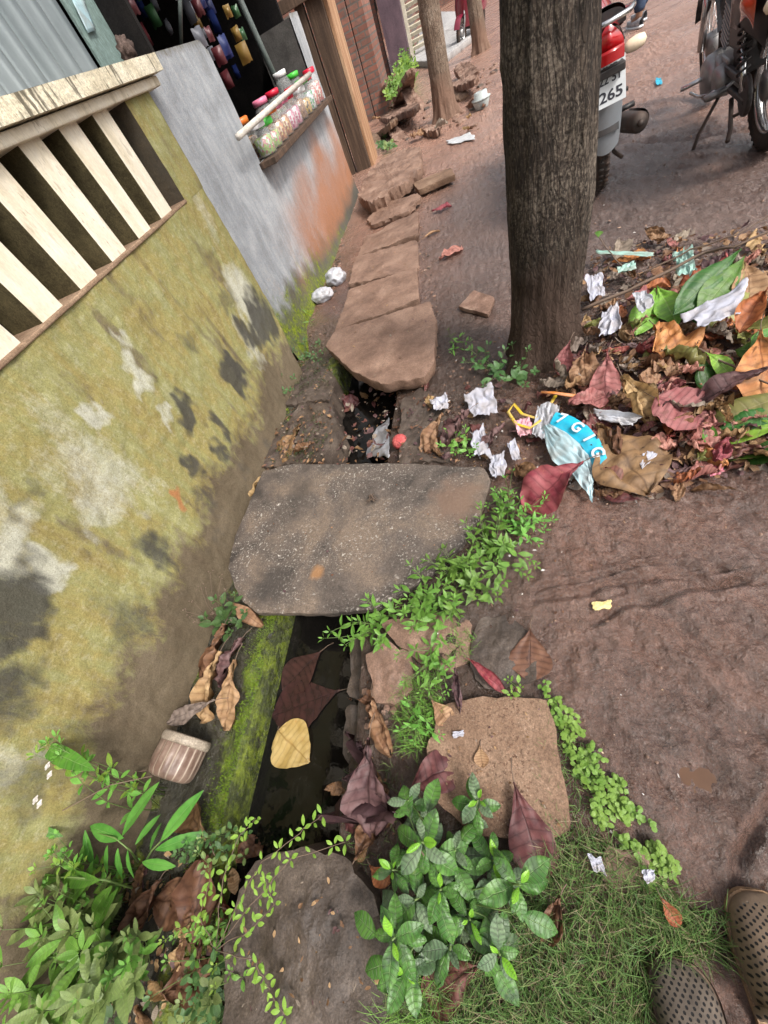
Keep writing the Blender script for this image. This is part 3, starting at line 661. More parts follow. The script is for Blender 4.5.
def slab(name, px, z, th, mat, label, cat, group=None, seed=1, rough=0.010, edge=0.012, tilt=(0, 0), dome=0.0, world_pts=None):
    P = world_pts or [at_z(u, v, z) for u, v in px]
    ar = sum(P[i].x*P[(i+1) % len(P)].y - P[(i+1) % len(P)].x*P[i].y for i in range(len(P)))
    if ar < 0: P = P[::-1]
    c = sum(P, Vector()) / len(P)
    out = []
    for i, a in enumerate(P):
        b_ = P[(i+1) % len(P)]; n = max(1, int((b_-a).length / 0.018))
        for k in range(n): out.append(a.lerp(b_, k/n))
    # round the corners a little
    n = len(out); out = [out[(i-1) % n]*0.2 + out[i]*0.6 + out[(i+1) % n]*0.2 for i in range(n)]
    mb = MB(); rings = []
    spec = [(k/18, 0) for k in range(0, 18)] + [(0.992, 0.0), (0.999, 0.05), (1.0, 0.3), (0.995, 0.55), (0.985, 0.8), (0.97, 1.0)]
    for ri, (s_, d) in enumerate(spec[1:]):
        ring = []
        for p in out:
            q = c.lerp(p, s_); r_ = (p - c).normalized()
            jit = edge * (noise.noise(Vector((p.x*16, p.y*16, seed))) + 0.6*noise.noise(Vector((p.x*45, p.y*45, seed+3+d*2)))) * sstep(0.75, 1.0, s_)
            zz = rough * fbm(q.x*7, q.y*7, seed, 5) + 0.35*rough*noise.noise(Vector((q.x*40, q.y*40, seed)))
            if s_ > .80 and d < .1: zz -= edge*1.6*max(0, noise.noise(Vector((p.x*22, p.y*22, seed+31))) - .18)*(s_ - .80)/.2
            zz += dome*(1 - s_*s_) + tilt[0]*(q.x-c.x) + tilt[1]*(q.y-c.y)
            hz = zz - th*d + (edge*0.6*noise.noise(Vector((p.x*20, p.y*20, d*5+seed))) if 0 < d < 1 else 0)
            ring.append(mb.vert((q.x + r_.x*jit - c.x, q.y + r_.y*jit - c.y, hz), (q.x, q.y)))
        rings.append(ring)
    cv = mb.vert((0, 0, rough*fbm(c.x*7, c.y*7, seed, 5) + dome), (c.x, c.y))
    for i in range(n): mb.f.append((cv, rings[0][i], rings[0][(i+1) % n]))
    for a in range(len(rings)-1):
        for i in range(n): mb.f.append((rings[a][i], rings[a+1][i], rings[a+1][(i+1) % n], rings[a][(i+1) % n]))
    mb.f.append(tuple(reversed(rings[-1])))
    o = mb.build(name, mat); o.location = (c.x, c.y, z); o.data.set_sharp_from_angle(angle=R(32))
    tag(o, label, cat, group); return o
SL = 'flat stone slabs laid over the drain'
slab('drain_slab', [(228,570),(232,545),(248,505),(263,470),(290,464),(400,463),(484,467),(491,480),(480,515),(462,545),(425,578),(374,609),(330,613),(256,613),(240,600)], 0.035, 0.052, CROSS,
     'big pitted grey concrete slab bridging the drain in the middle, flecked white', 'slab', seed=3, rough=0.005, edge=0.006)
slab('drain_slab', [(325,346),(336,330),(380,316),(430,301),(436,320),(434,362),(424,377),(380,384),(352,371)], 0.055, 0.07, STONE,
     'broad pointed stone slab at the near end of the row, overhanging the open drain', 'slab', SL, 5, 0.008, 0.009)
slab('drain_slab', [(333,328),(350,290),(385,279),(417,269),(419,298),(375,314)], 0.040, 0.06, STONE, 'stone slab second from the near end of the row over the drain', 'slab', SL, 6, 0.011, 0.009, tilt=(.02, .05))
slab('drain_slab', [(349,285),(356,259),(417,239),(418,266),(380,277)], 0.038, 0.06, STONE, 'stone slab third from the near end of the row over the drain', 'slab', SL, 7, 0.010, 0.010, tilt=(-.04, .02))
slab('drain_slab', [(357,255),(364,236),(390,222),(418,211),(419,236),(385,247)], 0.036, 0.06, STONE, 'stone slab fourth from the near end of the row over the drain', 'slab', SL, 8, 0.012, 0.009, tilt=(.05, -.03))
slab('drain_slab', [(366,217),(384,204),(418,195),(421,199),(408,210),(372,223)], 0.060, 0.04, STONE, 'thin broken slab lying crooked in front of the thick stone', 'slab', SL, 9, 0.014, 0.02, tilt=(0.05, 0.04))
slab('drain_slab', [(358,196),(363,180),(380,160),(400,150),(420,146),(421,166),(404,182),(384,196),(368,202)], 0.15, 0.11, STONE, 'thick rough stone slab at the far end of the row, raised off the ground', 'slab', SL, 10, 0.022, 0.03)
slab('stone_plank', [(413,183),(450,167),(455,174),(418,190)], 0.075, 0.05, TAN, 'short pale stone plank lying by the thick stone at the lane edge', 'stone', None, 11, 0.006, 0.008)
slab('brick_tile', [(458,306),(474,290),(495,297),(488,314)], 0.03, 0.025, REDST, 'square reddish tile piece lying loose left of the tree trunk', 'tile', None, 12, 0.004, 0.005)
slab('flat_stone', [(427,748),(440,705),(470,697),(548,698),(556,730),(562,770),(572,833),(535,842),(470,835),(428,790)], 0.028, 0.06, TAN,
     'flat pitted tan stone behind the glossy plant, dry leaves along its edge', 'stone', None, 13, 0.004, 0.008)
slab('flat_stone', [(366,655),(385,640),(412,650),(414,690),(395,705),(372,700)], 0.0, 0.12, STONE, 'brown stone at the right lip of the open drain under the creeper', 'stone', None, 14, 0.012, 0.014)
slab('flat_stone', [(380,622),(440,610),(470,620),(474,660),(445,672),(415,660),(392,640)], 0.008, 0.10, STONE, 'brown stone half hidden by green creeper beside the concrete slab', 'stone', None, 15, 0.010, 0.014)
slab('boulder', [(240,880),(262,856),(300,846),(345,858),(372,895),(398,960),(412,1030),(400,1110),(225,1110),(222,960)], 0.010, 0.30, ROCKD,
     'large dark wet rock closing the near end of the drain', 'rock', None, 16, 0.016, 0.018, dome=0.012)
slab('flat_stone', [(600,862),(612,850),(645,848),(655,862),(650,885),(620,892),(602,882)], 0.018, 0.05, STONE, 'small grey-brown stone with white flakes in the grass', 'stone', None, 17, 0.014, 0.014)
slab('flat_stone', [(470,640),(480,618),(512,614),(538,640),(535,678),(500,690),(474,680)], 0.010, 0.05, ROCKD, 'dark wet flat stone between creeper and mud', 'stone', None, 18, 0.012, 0.014)
slab('bank_stone', [(350,636),(372,640),(374,690),(362,705),(348,690)], -0.13, 0.16, ROCKD, 'dark wet stone at the waterline below the creeper', 'stone', None, 25, 0.015, 0.015)
slab('bank_stone', [(346,706),(366,704),(374,750),(360,770),(342,760)], -0.12, 0.16, ROCKD, 'dark stone in the drain bank behind the purple-brown leaf', 'stone', None, 26, 0.015, 0.015)
slab('bank_stone', [(340,776),(362,772),(378,815),(366,850),(344,846)], -0.10, 0.18, ROCKD, 'dark stone in the drain bank just above the boulder', 'stone', None, 27, 0.015, 0.015)
slab('drain_kerb', [(262,468),(272,440),(300,405),(330,398),(338,430),(322,462)], -0.03, 0.25, ROCKD, 'mossy dark kerb block on the left of the littered drain', 'stone', None, 19, 0.02, 0.02)
slab('drain_kerb', [(398,462),(402,400),(420,385),(446,400),(452,462)], -0.005, 0.25, ROCKD, 'earthy kerb block on the right of the littered drain', 'stone', None, 20, 0.015, 0.02)
slab('drain_kerb', [(284,404),(290,372),(318,362),(335,376),(330,400)], -0.01, 0.22, ROCKD, 'dark mossy stone under the near slab beside the small green plants', 'stone', None, 24, 0.02, 0.02)
RUB = 'broken bricks and stones heaped at the second tree'
rub = [(382,96,34,16,0.22,14),(398,112,40,14,0.20,12),(405,92,30,14,0.30,12),(385,128,22,10,0.14,14),(418,106,22,10,0.12,10),(430,128,16,8,0.10,8),(372,140,18,10,0.10,10),(462,82,30,12,0.22,10),(474,98,26,9,0.10,6),(455,92,20,8,.12,8),(398,134,18,8,.08,8),(466,70,22,8,.20,8)]
RLAB = ['large broken laterite block on top of the rubble left of the second tree', 'long split brick slab lying in front of the rubble', 'pale broken block at the back of the rubble heap',
        'tilted brick at the foot of the timber post', 'small reddish stone against the second tree trunk', 'small brick bit in front of the second tree', 'mossy stone beside the timber post foot',
        'wide broken slab right of the second tree', 'thin pale slab under the grey tub', 'crumbled brown stone just right of the second tree', 'flat brick bit lying before the rubble', 'highest broken block right of the second tree']
for i, (u, v, w_, h_, z, t_) in enumerate(rub):
    pts = []
    r2 = random.Random(i + 50)
    for k in range(6):
        an = 2*PI*k/6 + r2.uniform(-.3, .3); rr = r2.uniform(.8, 1.1)
        pts.append((u + w_*0.5*rr*math.cos(an), v + h_*0.5*rr*math.sin(an)*0.8))
    z *= .62
    slab('rubble_stone', [(u + (a-u)*1.25, v + (b_-v)*1.5) for a, b_ in pts], z, .075, REDST if i % 3 else TAN, RLAB[i], 'rubble', RUB, 60+i, 0.02, 0.03, tilt=(r2.uniform(-.35, .35), r2.uniform(-.25, .25)))

# ================================================================== trees
def bark(name, ca, cb, cc, sc=1.0, patch=None):
    m, nt, b = newmat(name); v = objco(nt)
    vs = nd(nt, 'ShaderNodeMapping', {'Vector': v, 'Scale': (1, 1, 0.22)}).outputs[0]
    vo = nd(nt, 'ShaderNodeTexVoronoi', {'Vector': nd(nt, 'ShaderNodeVectorMath', {0: vs, 1: nd(nt, 'ShaderNodeVectorMath', {0: nd(nt, 'ShaderNodeTexNoise', {'Vector': vs, 'Scale': 14*sc, 'Detail': 5}).outputs['Color'], 1: (0.06, 0.06, 0.06)}, operation='MULTIPLY').outputs[0]}, operation='ADD').outputs[0], 'Scale': 80*sc}, feature='DISTANCE_TO_EDGE').outputs['Distance']
    cr = ramp(nt, vo, [(0.0, 0.0), (0.16, 1.0)]); n = noi(nt, vs, 40*sc, 9, 0.75, 0.6); n2 = noi(nt, v, 3.5, 6, 0.6); n3 = noi(nt, v, 110, 5, 0.7)
    c = mix(nt, ramp(nt, n, [(0.35, 0.0), (0.65, 1.0)]), ca, cb)
    c = mix(nt, mth(nt, 'MULTIPLY', ramp(nt, mth(nt, 'ADD', mth(nt, 'MULTIPLY', n2, .5), mth(nt, 'MULTIPLY', n3, .5)), [(0.50, 0.0), (0.60, 1.0)]), 0.8), c, cc)
    c = mix(nt, mth(nt, 'MULTIPLY', mth(nt, 'SUBTRACT', 1.0, cr), 0.65), c, tuple(q*0.3 for q in ca))
    if patch:
        sp = nd(nt, 'ShaderNodeSeparateXYZ', {0: v})
        f = ramp(nt, mth(nt, 'ADD', sp.outputs[2], mth(nt, 'MULTIPLY', mth(nt, 'SUBTRACT', n2, .5), .5)), [(0.22, 1.0), (0.50, 0.0)])
        c = mix(nt, mth(nt, 'MULTIPLY', f, 0.75), c, patch)
    setb(nt, b, Base_Color=c, Roughness=0.85); b.inputs['Specular IOR Level'].default_value = 0.25
    p = bump(nt, b, cr, 0.6, 0.006); p = bump(nt, b, n, 0.9, 0.012, p); bump(nt, b, n3, 0.5, 0.003, p)
    return m
BARK = bark('dark_fissured_bark', (0.020, 0.015, 0.012), (0.078, 0.058, 0.044), (0.20, 0.165, 0.13), patch=(0.060, 0.036, 0.026))
BARK2 = bark('pale_scuffed_bark', (0.13, 0.09, 0.065), (0.23, 0.165, 0.12), (0.40, 0.33, 0.26), patch=(0.20, 0.115, 0.080))
def tree(path, label, mat, seed, limbs=True, group=None):
    """path: (x, y, z, r) list"""
    x0, y0 = path[0][0], path[0][1]
    t = thing('street_tree', label, 'tree', (x0, y0, 0), group=group)
    mb = MB(); seg = 110; P = []
    for k in range(len(path)-1):
        a, b_ = path[k], path[k+1]; n = max(2, int((b_[2]-a[2])/0.03))
        for i in range(n): P.append(tuple(a[j] + (b_[j]-a[j])*sstep(0, 1, i/n)*0.5 + (b_[j]-a[j])*0.5*i/n for j in range(4)))
    P.append(path[-1]); rings = []
    for (x, y, z, r) in P:
        ring = []
        for j in range(seg):
            an = 2*PI*j/seg; cx, sy = math.cos(an), math.sin(an)
            rr = r*(1 + 0.07*noise.noise(Vector((cx*1.3, sy*1.3, z*1.1+seed))) + 0.05*noise.noise(Vector((cx*5, sy*5, z*1.5+seed))) + 0.045*noise.noise(Vector((cx*14, sy*14, z*5+seed))) + 0.022*noise.noise(Vector((cx*38, sy*38, z*9+seed))))
            if z < 0.3: rr *= 1 + 0.55*max(0, noise.noise(Vector((cx*1.8, sy*1.8, seed))))*sstep(0.3, 0, z)
            rr *= 1 + .42*max(0, math.cos(3*an + 1.1 + .5*math.sin(an*2)))**2 * sstep(.20, -.06, z)
            for (ka, kz, kr, kh) in ((4.0, .42, .045, .022), (5.3, .85, .05, .020), (3.4, 1.02, .04, .018), (5.0, .20, .05, .025)):
                da = (math.atan2(math.sin(an-ka), math.cos(an-ka))*r)**2 + (z-kz)**2
                if da < .02: rr += kh*math.exp(-da/kr**2*2) - kh*.9*math.exp(-da/kr**2*9)
            ring.append(mb.vert((x-x0+rr*cx, y-y0+rr*sy, z), (j/seg, z)))
        rings.append(ring)
    for k in range(len(rings)-1):
        for j in range(seg):
            j2 = (j+1) % seg; mb.f.append((rings[k][j], rings[k][j2], rings[k+1][j2], rings[k+1][j]))
    mb.f.append(tuple(rings[-1]))
    if limbs:
        xt, yt, zt, rt = path[-1]; r2 = random.Random(seed)
        for k in range(4):
            an = k*PI/2 + r2.uniform(-.4, .4); L = r2.uniform(1.0, 1.6); s_ = Vector((xt-x0, yt-y0, zt - 0.15 - 0.25*k))
            mb.tube([s_ + Vector((math.cos(an)*L*q, math.sin(an)*L*q, L*q*0.9)) for q in (0, .3, .6, 1)], [rt*.75, rt*.55, rt*.4, rt*.15], 10)
    mb.build('trunk', mat, t)
    return t
tree([(0.200, 1.80, -0.1, .190), (0.200, 1.80, 0.0, .165), (0.207, 1.82, 0.10, .150), (0.228, 1.85, 0.35, .146), (0.246, 1.85, 0.62, .150), (0.247, 1.85, 1.15, .124), (0.235, 1.86, 2.0, .115), (0.25, 1.87, 3.6, .10)],
     'thick dark rough-barked tree trunk in front of the red motorcycle', BARK, 3)
b0 = G(446, 118); t0 = at_y(428, 0, b0.y + .05)
tree([(b0.x, b0.y, -.1, .20), (b0.x, b0.y, 0.05, .17), (b0.x + (t0.x-b0.x)*.4, b0.y, t0.z*.4, .135), (t0.x, b0.y, t0.z, .125), (t0.x + .1, b0.y, 4.0, .10)], 'slim leaning pale-barked tree beside the rubble, second from the camera', BARK2, 8)
b1 = G(481, 52); t1 = at_y(474, 0, b1.y)
tree([(b1.x, b1.y, -.1, .17), (b1.x, b1.y, 0.05, .15), (t1.x, b1.y, t1.z, .13), (t1.x, b1.y, 4.0, .10)], 'farthest straight tree trunk next to the maroon scooter', BARK2, 12)

# ================================================================== vehicles
def solidmat(name, col, rough=0.5, metallic=0.0, spec=0.5, coat=0.0, dirt=0.35, dcol=(0.16, 0.10, 0.075), dsc=9):
    m, nt, b = newmat(name); v = objco(nt)
    n = noi(nt, v, dsc, 7, 0.65); n2 = noi(nt, v, 90, 4, 0.7)
    f = mth(nt, 'MULTIPLY', ramp(nt, mth(nt, 'ADD', mth(nt, 'MULTIPLY', n, .7), mth(nt, 'MULTIPLY', n2, .3)), [(0.42, 0.0), (0.70, 1.0)]), dirt)
    setb(nt, b, Base_Color=mix(nt, f, col, dcol), Roughness=mth(nt, 'ADD', rough, mth(nt, 'MULTIPLY', f, 0.5), True), Metallic=mth(nt, 'MULTIPLY', mth(nt, 'SUBTRACT', 1.0, f), metallic), Coat_Weight=coat)
    b.inputs['Specular IOR Level'].default_value = spec
    bump(nt, b, n2, 0.12, 0.002)
    return m
TYRE = solidmat('muddy_tyre_rubber', (0.018, 0.017, 0.016), 0.8, dirt=0.8, dcol=(0.15, 0.085, 0.06))
BLACKP = solidmat('black_plastic', (0.016, 0.016, 0.017), 0.45, dirt=0.25)
BLACKG = solidmat('black_gloss_paint', (0.012, 0.012, 0.013), 0.15, coat=0.6, dirt=0.2)
GREYP = solidmat('grey_flap_plastic', (0.20, 0.22, 0.24), 0.5, dirt=0.3)
REDP = solidmat('red_gloss_paint', (0.42, 0.010, 0.014), 0.15, coat=0.8, dirt=0.08)
MAROON = solidmat('maroon_gloss_paint', (0.16, 0.008, 0.025), 0.2, coat=0.8, dirt=0.12)
CHROME = solidmat('worn_chrome', (0.62, 0.62, 0.62), 0.18, 1.0, dirt=0.25)
ALU = solidmat('dull_aluminium', (0.33, 0.33, 0.33), 0.4, 0.8, dirt=0.45)
RUST = solidmat('sooty_metal', (0.07, 0.06, 0.055), 0.5, 0.5, dirt=0.6, dcol=(0.14, 0.07, 0.04))
SEAT = solidmat('black_seat_vinyl', (0.02, 0.02, 0.021), 0.4, dirt=0.15)
AMBER = solidmat('clear_amber_lens', (0.75, 0.62, 0.45), 0.12, dirt=0.12)
REDL = solidmat('red_lens', (0.30, 0.008, 0.01), 0.1, dirt=0.05)
WHITEP = solidmat('white_plate_paint', (0.60, 0.63, 0.65), 0.4, dirt=0.25)
INK = solidmat('black_lettering', (0.02, 0.02, 0.03), 0.5, dirt=0.0)
MIRR = solidmat('mirror_glass', (0.6, 0.62, 0.64), 0.05, 1.0, dirt=0.1)
ORANGEP = solidmat('orange_red_paint', (0.50, 0.075, 0.02), 0.2, coat=0.7, dirt=0.15)
def rotx(a): return Matrix.Rotation(a, 4, 'X')
def wheel(par, cx, Rw, wt, rimM=CHROME, drum=True, z=0.0):
    """wheel in the xz plane centred at (cx, 0, Rw)"""
    M_ = Matrix.Translation((cx, 0, Rw + z)) @ Matrix.Rotation(PI/2, 4, 'X')
    w = MB(); w.torus(Rw - wt*0.55, wt*0.55, M_, 48, 12, sy=0.85)
    for k in range(44):       # tread blocks
        an = 2*PI*k/44
        for s_ in (-1, 1):
            p = M_ @ Vector(((Rw - 0.002)*math.cos(an + s_*0.03), (Rw - 0.002)*math.sin(an + s_*0.03), s_*wt*0.2))
            w.box(p, (0.014, wt*0.3, 0.010), Matrix.Rotation(-an + PI/2, 3, 'Y') if False else Matrix.Rotation(-(an - PI/2), 3, 'Y'))
    wh = w.build('wheel', TYRE, par)
    q = MB(); q.torus(Rw - wt*1.02, 0.012, M_, 40, 8, sy=2.0); q.build('rim', rimM, wh)
    q = MB()
    for k in range(18):
        an = 2*PI*k/18; s_ = 1 if k % 2 else -1
        q.tube([M_ @ Vector((0.05*math.cos(an+0.5*s_), 0.05*math.sin(an+0.5*s_), 0.02*s_)), M_ @ Vector(((Rw-wt)*math.cos(an), (Rw-wt)*math.sin(an), 0))], 0.0022, 5)
    q.build('spokes', CHROME, wh)
    q = MB(); q.lathe([(0.02, -0.05), (0.065 if drum else 0.035, -0.04), (0.07 if drum else 0.035, 0.03), (0.03, 0.05)], M_, 24); q.build('hub', ALU, wh)
    return wh
def arcstrip(mb, cx, cz, r, a0, a1, w_, t=0.004, n=24, bow=0.012):
    for s_ in (0, 1):
        mb.grid(lambda u, v: (cx + (r - s_*t + bow*(1-(2*v-1)**2))*math.cos(a0+(a1-a0)*u), (v-0.5)*w_, cz + (r - s_*t + bow*(1-(2*v-1)**2))*math.sin(a0+(a1-a0)*u)), n, 6, flip=bool(s_))
def coil(mb, a, b_, r, wire, turns):
    a, b_ = Vector(a), Vector(b_); t = (b_-a).normalized(); x = t.orthogonal().normalized(); y = t.cross(x); n = turns*12
    mb.tube([a + (b_-a)*k/n + (x*math.cos(2*PI*k/12) + y*math.sin(2*PI*k/12))*r for k in range(n+1)], wire, 6)
def text_child(s, size, loc, rot, mat, par, name='lettering', ext=0.0008, bold=0.0, sx=1.0):
    cu = bpy.data.curves.new('txt', 'FONT'); cu.body = s; cu.size = size; cu.extrude = ext; cu.offset = bold; cu.align_x = 'CENTER'; cu.align_y = 'CENTER'; cu.resolution_u = 3
    o = bpy.data.objects.new('txt', cu); scene.collection.objects.link(o)
    bpy.context.view_layer.update()
    me = bpy.data.meshes.new_from_object(o.evaluated_get(bpy.context.evaluated_depsgraph_get()))
    bpy.data.objects.remove(o, do_unlink=True)
    me.materials.clear(); me.materials.append(mat)
    o = bpy.data.objects.new(name, me); scene.collection.objects.link(o); o.parent = par
    o.matrix_local = Matrix.Translation(loc) @ rot @ Matrix.Diagonal((sx, 1, 1, 1)); return o

def motorcycle(label, loc, heading, lean, paint, springM, sideM, group, plate=True, rack=False, guard=False):
    """local frame: x forward, y left, z up, rear tyre touches the ground at the origin"""
    t = thing('motorcycle', label, 'motorcycle', loc, 0, group)
    t.rotation_mode = 'XYZ'; t.matrix_world = Matrix.Translation(loc) @ Matrix.Rotation(heading, 4, 'Z') @ Matrix.Rotation(lean, 4, 'X')
    Rw, WB = 0.30, 1.24
    wheel(t, 0, Rw, 0.085); wheel(t, WB, Rw, 0.072)
    def B(name, mat, fn, **k):
        q = MB(); fn(q); o = q.build(name, mat, t, **k); return o
    def mudg(q): arcstrip(q, 0, Rw, 0.345, R(35), R(168), 0.135)
    B('rear_mudguard', BLACKP, mudg)
    # grey mud flap hanging behind the tyre
    def flap(q):
        for s_ in (0, 1):
            q.grid(lambda u, v: (-0.365 + 0.045*u - 0.004*s_ + 0.018*(2*v-1)**2, (v-0.5)*(0.17 - 0.03*u**3), 0.60 - 0.30*u - 0.03*(1-(2*v-1)**2)*u), 12, 8, flip=not s_)
    B('mud_flap', GREYP, flap)
    def tail(q):
        q.grid(lambda u, v: (-0.42 + 0.55*u, 0.095*(1+0.35*u)*math.cos(PI*v) * (1 - 0.25*(1-u)), 0.735 + 0.03*u + 0.125*math.sin(PI*v)*(0.75 + 0.25*u)), 16, 16, flip=True)
        q.grid(lambda u, v: (-0.42 - 0.035*math.sin(PI*v)*(1-abs(2*u-1)), (2*u-1)*0.071*math.cos(PI*v/2*0.9), 0.735 + 0.09*v), 8, 8)
    B('tail_cowl', paint, tail)
    def tl(q): q.grid(lambda u, v: (-0.462 - 0.02*math.sin(PI*u), (2*u-1)*0.065, 0.695 + 0.04*v), 10, 4); q.box((-0.44, 0, 0.715), (0.03, 0.13, 0.05))
    B('tail_light', REDL, tl)
    def tb(q): q.box((-0.40, 0, 0.655), (0.10, 0.15, 0.035)); q.box((-0.385, 0, 0.60), (0.02, 0.10, 0.12))
    bevel(B('tail_bracket', BLACKP, tb, smooth=False), 0.006)
    for s_ in (-1, 1):
        def ind(q, s_=s_):
            M_ = Matrix.Translation((-0.37, s_*0.135, 0.70)) @ Matrix.Rotation(s_*-PI/2, 4, 'X')
            q.lathe([(0.012, -0.06), (0.026, -0.035), (0.030, 0.0), (0.024, 0.035), (0.006, 0.046)], M_, 16)
        B('indicator', AMBER, ind)
        def stem(q, s_=s_): q.tube([(-0.37, s_*0.04, 0.69), (-0.37, s_*0.09, 0.70)], 0.009, 8)
        B('indicator_stem', BLACKP, stem)
        # side body panel: rounded pod below the seat
        def pod(q, s_=s_):
            q.grid(lambda u, v: (-0.16 + 0.52*u, s_*(0.10 + 0.055*math.sin(PI*u)**0.6*math.sin(PI*v)**0.6), 0.50 + 0.25*v + 0.03*math.sin(PI*u)), 18, 12, flip=s_ < 0)
        B('side_panel', sideM, pod)
        # shock absorber: damper and coil
        def dam(q, s_=s_): q.tube([(0.01, s_*0.125, 0.32), (0.10, s_*0.12, 0.50)], 0.014, 10); q.tube([(0.10, s_*0.12, 0.50), (0.135, s_*0.118, 0.62)], 0.009, 10)
        sh_ = B('shock_absorber', CHROME, dam)
        q = MB(); coil(q, (0.045, s_*0.123, 0.39), (0.14, s_*0.118, 0.64), 0.026, 0.0065, 8); q.build('spring', springM, sh_)
        def swing(q, s_=s_): q.tube([(0, s_*0.085, Rw), (0.42, s_*0.085, 0.34)], 0.016, 10)
        B('swingarm', RUST, swing)
        def fork(q, s_=s_): q.tube([(WB, s_*0.075, Rw), (WB-0.12, s_*0.075, 0.60)], 0.024, 12); q.tube([(WB-0.12, s_*0.075, 0.60), (WB-0.25, s_*0.075, 0.95)], 0.016, 12)
        B('fork_tube', CHROME if s_ > 0 else ALU, fork)
        def peg(q, s_=s_): q.tube([(0.22, s_*0.10, 0.33), (0.20, s_*0.17, 0.31)], 0.010, 8); q.box((0.20, s_*0.205, 0.315), (0.045, 0.10, 0.020))
        B('footpeg', ALU if s_ > 0 else BLACKP, peg)
        B('front_footpeg', CHROME if guard else BLACKP, lambda q, s_=s_: q.tube([(0.62, s_*0.08, 0.30), (0.60, s_*0.30, 0.31)], 0.013, 10))
        def mir(q, s_=s_):
            q.tube([(0.93, s_*0.22, 1.01), (0.92, s_*0.27, 1.13), (0.91, s_*0.30, 1.17)], 0.006, 8)
            q.lathe([(0.02, -0.012), (0.055, -0.008), (0.058, 0.004), (0.03, 0.016)], Matrix.Translation((0.91, s_*0.32, 1.20)) @ Matrix.Rotation(PI/2, 4, 'Y'), 20)
        mo = B('mirror', BLACKP, mir)
        q = MB(); q.lathe([(0.05, 0), (0.048, 0.002)], Matrix.Translation((0.899, s_*0.32, 1.20)) @ Matrix.Rotation(-PI/2, 4, 'Y'), 20); q.build('mirror_glass', MIRR, mo)
        def grip(q, s_=s_): q.tube([(0.90, s_*0.27, 1.0), (0.83, s_*0.37, 0.985)], 0.018, 12)
        B('grip', BLACKP, grip)
    def bar(q): q.tube([(0.83, -0.36, 0.985), (0.92, -0.25, 1.0), (0.98, -0.08, 0.965), (0.98, 0.08, 0.965), (0.92, 0.25, 1.0), (0.83, 0.36, 0.985)], 0.011, 10)
    B('handlebar', CHROME, bar)
    def seat(q):
        q.grid(lambda u, v: (-0.36 + 0.98*u, 0.125*(0.72 + 0.38*math.sin(PI*min(1, u*1.15)))*math.cos(PI*v)*(1-0.45*sstep(.75, 1, u)), 0.775 - 0.03*u + 0.035*math.sin(2.2*PI*u + 1.6) + 0.075*max(0, math.sin(PI*v))**0.6), 30, 16, flip=True)
        q.grid(lambda u, v: (-0.36, 0.09*math.cos(PI*u)*v, 0.80 + 0.07*max(0, math.sin(PI*u))**0.6*v), 12, 3)
    B('seat', SEAT, seat)
    def tank(q):
        q.grid(lambda u, v: (0.55 + 0.45*u, 0.145*math.sin(PI*(0.16+0.74*u))**0.5*math.cos(PI*(v*1.3-0.15)), 0.76 + 0.05*u + 0.15*math.sin(PI*(v*1.3-0.15))*math.sin(PI*(0.2+0.7*u))**0.4), 24, 24, flip=True)
    B('fuel_tank', paint, tank)
    def cap(q): q.lathe([(0.035, 0), (0.035, 0.012), (0.02, 0.018)], Matrix.Translation((0.75, 0, 0.955)), 20)
    B('tank_cap', CHROME, cap)
    def head(q):
        M_ = Matrix.Translation((1.02, 0, 0.90)) @ Matrix.Rotation(PI/2, 4, 'Y')
        q.lathe([(0.03, -0.06), (0.075, -0.03), (0.092, 0.03), (0.090, 0.06)], M_, 24)
    hd = B('headlamp', BLACKG, head)
    q = MB(); q.lathe([(0.088, 0.058), (0.06, 0.078), (0.02, 0.085)], Matrix.Translation((1.02, 0, 0.90)) @ Matrix.Rotation(PI/2, 4, 'Y'), 24); q.build('lens', AMBER, hd)
    def ff(q): arcstrip(q, WB, Rw, 0.335, R(15), R(160), 0.11)
    B('front_mudguard', paint, ff)
    def frame(q):
        q.tube([(0.98, 0, 0.84), (0.86, 0, 0.55), (0.84, 0, 0.28), (0.70, 0, 0.19), (0.42, 0, 0.20)], 0.018, 10)
        q.tube([(0.98, 0, 0.84), (0.60, 0, 0.74), (0.40, 0, 0.66), (0.42, 0, 0.34)], 0.018, 10)
        for s_ in (-1, 1):
            q.tube([(0.42, s_*0.05, 0.68), (0.12, s_*0.09, 0.66), (-0.30, s_*0.085, 0.73)], 0.013, 10)
            q.tube([(0.42, s_*0.06, 0.34), (0.10, s_*0.09, 0.66)], 0.011, 8)
    B('frame', BLACKP, frame)
    def eng(q):
        q.box((0.52, 0, 0.31), (0.30, 0.24, 0.17)); 
        for s_ in (-1, 1): q.lathe([(0.085, 0.10), (0.09, 0.13), (0.07, 0.15)], Matrix.Translation((0.55, 0, 0.31)) @ Matrix.Rotation(-s_*PI/2, 4, 'X'), 24)
        q.box((0.66, 0, 0.30), (0.14, 0.20, 0.13))
    bevel(B('engine_case', ALU, eng, smooth=False), 0.012)
    def cyl(q):
        rt = Matrix.Rotation(R(-18), 3, 'Y')
        for k in range(9): q.box(Vector((0.66, 0, 0.40)) + rt @ Vector((0, 0, 0.022*k)), (0.155, 0.165, 0.009), rt)
        q.box(Vector((0.66, 0, 0.40)) + rt @ Vector((0, 0, 0.10)), (0.10, 0.10, 0.22), rt)
    bevel(B('cylinder', ALU, cyl, smooth=False), 0.002)
    def chain(q): q.box((0.22, 0.115, 0.355), (0.50, 0.03, 0.035)); q.box((0.22, 0.115, 0.28), (0.50, 0.03, 0.03)); q.lathe([(0.09, -0.012), (0.095, 0.012)], Matrix.Translation((0.0, 0.115, Rw)) @ Matrix.Rotation(PI/2, 4, 'X'), 20)
    bevel(B('chain_cover', BLACKP, chain, smooth=False), 0.008)
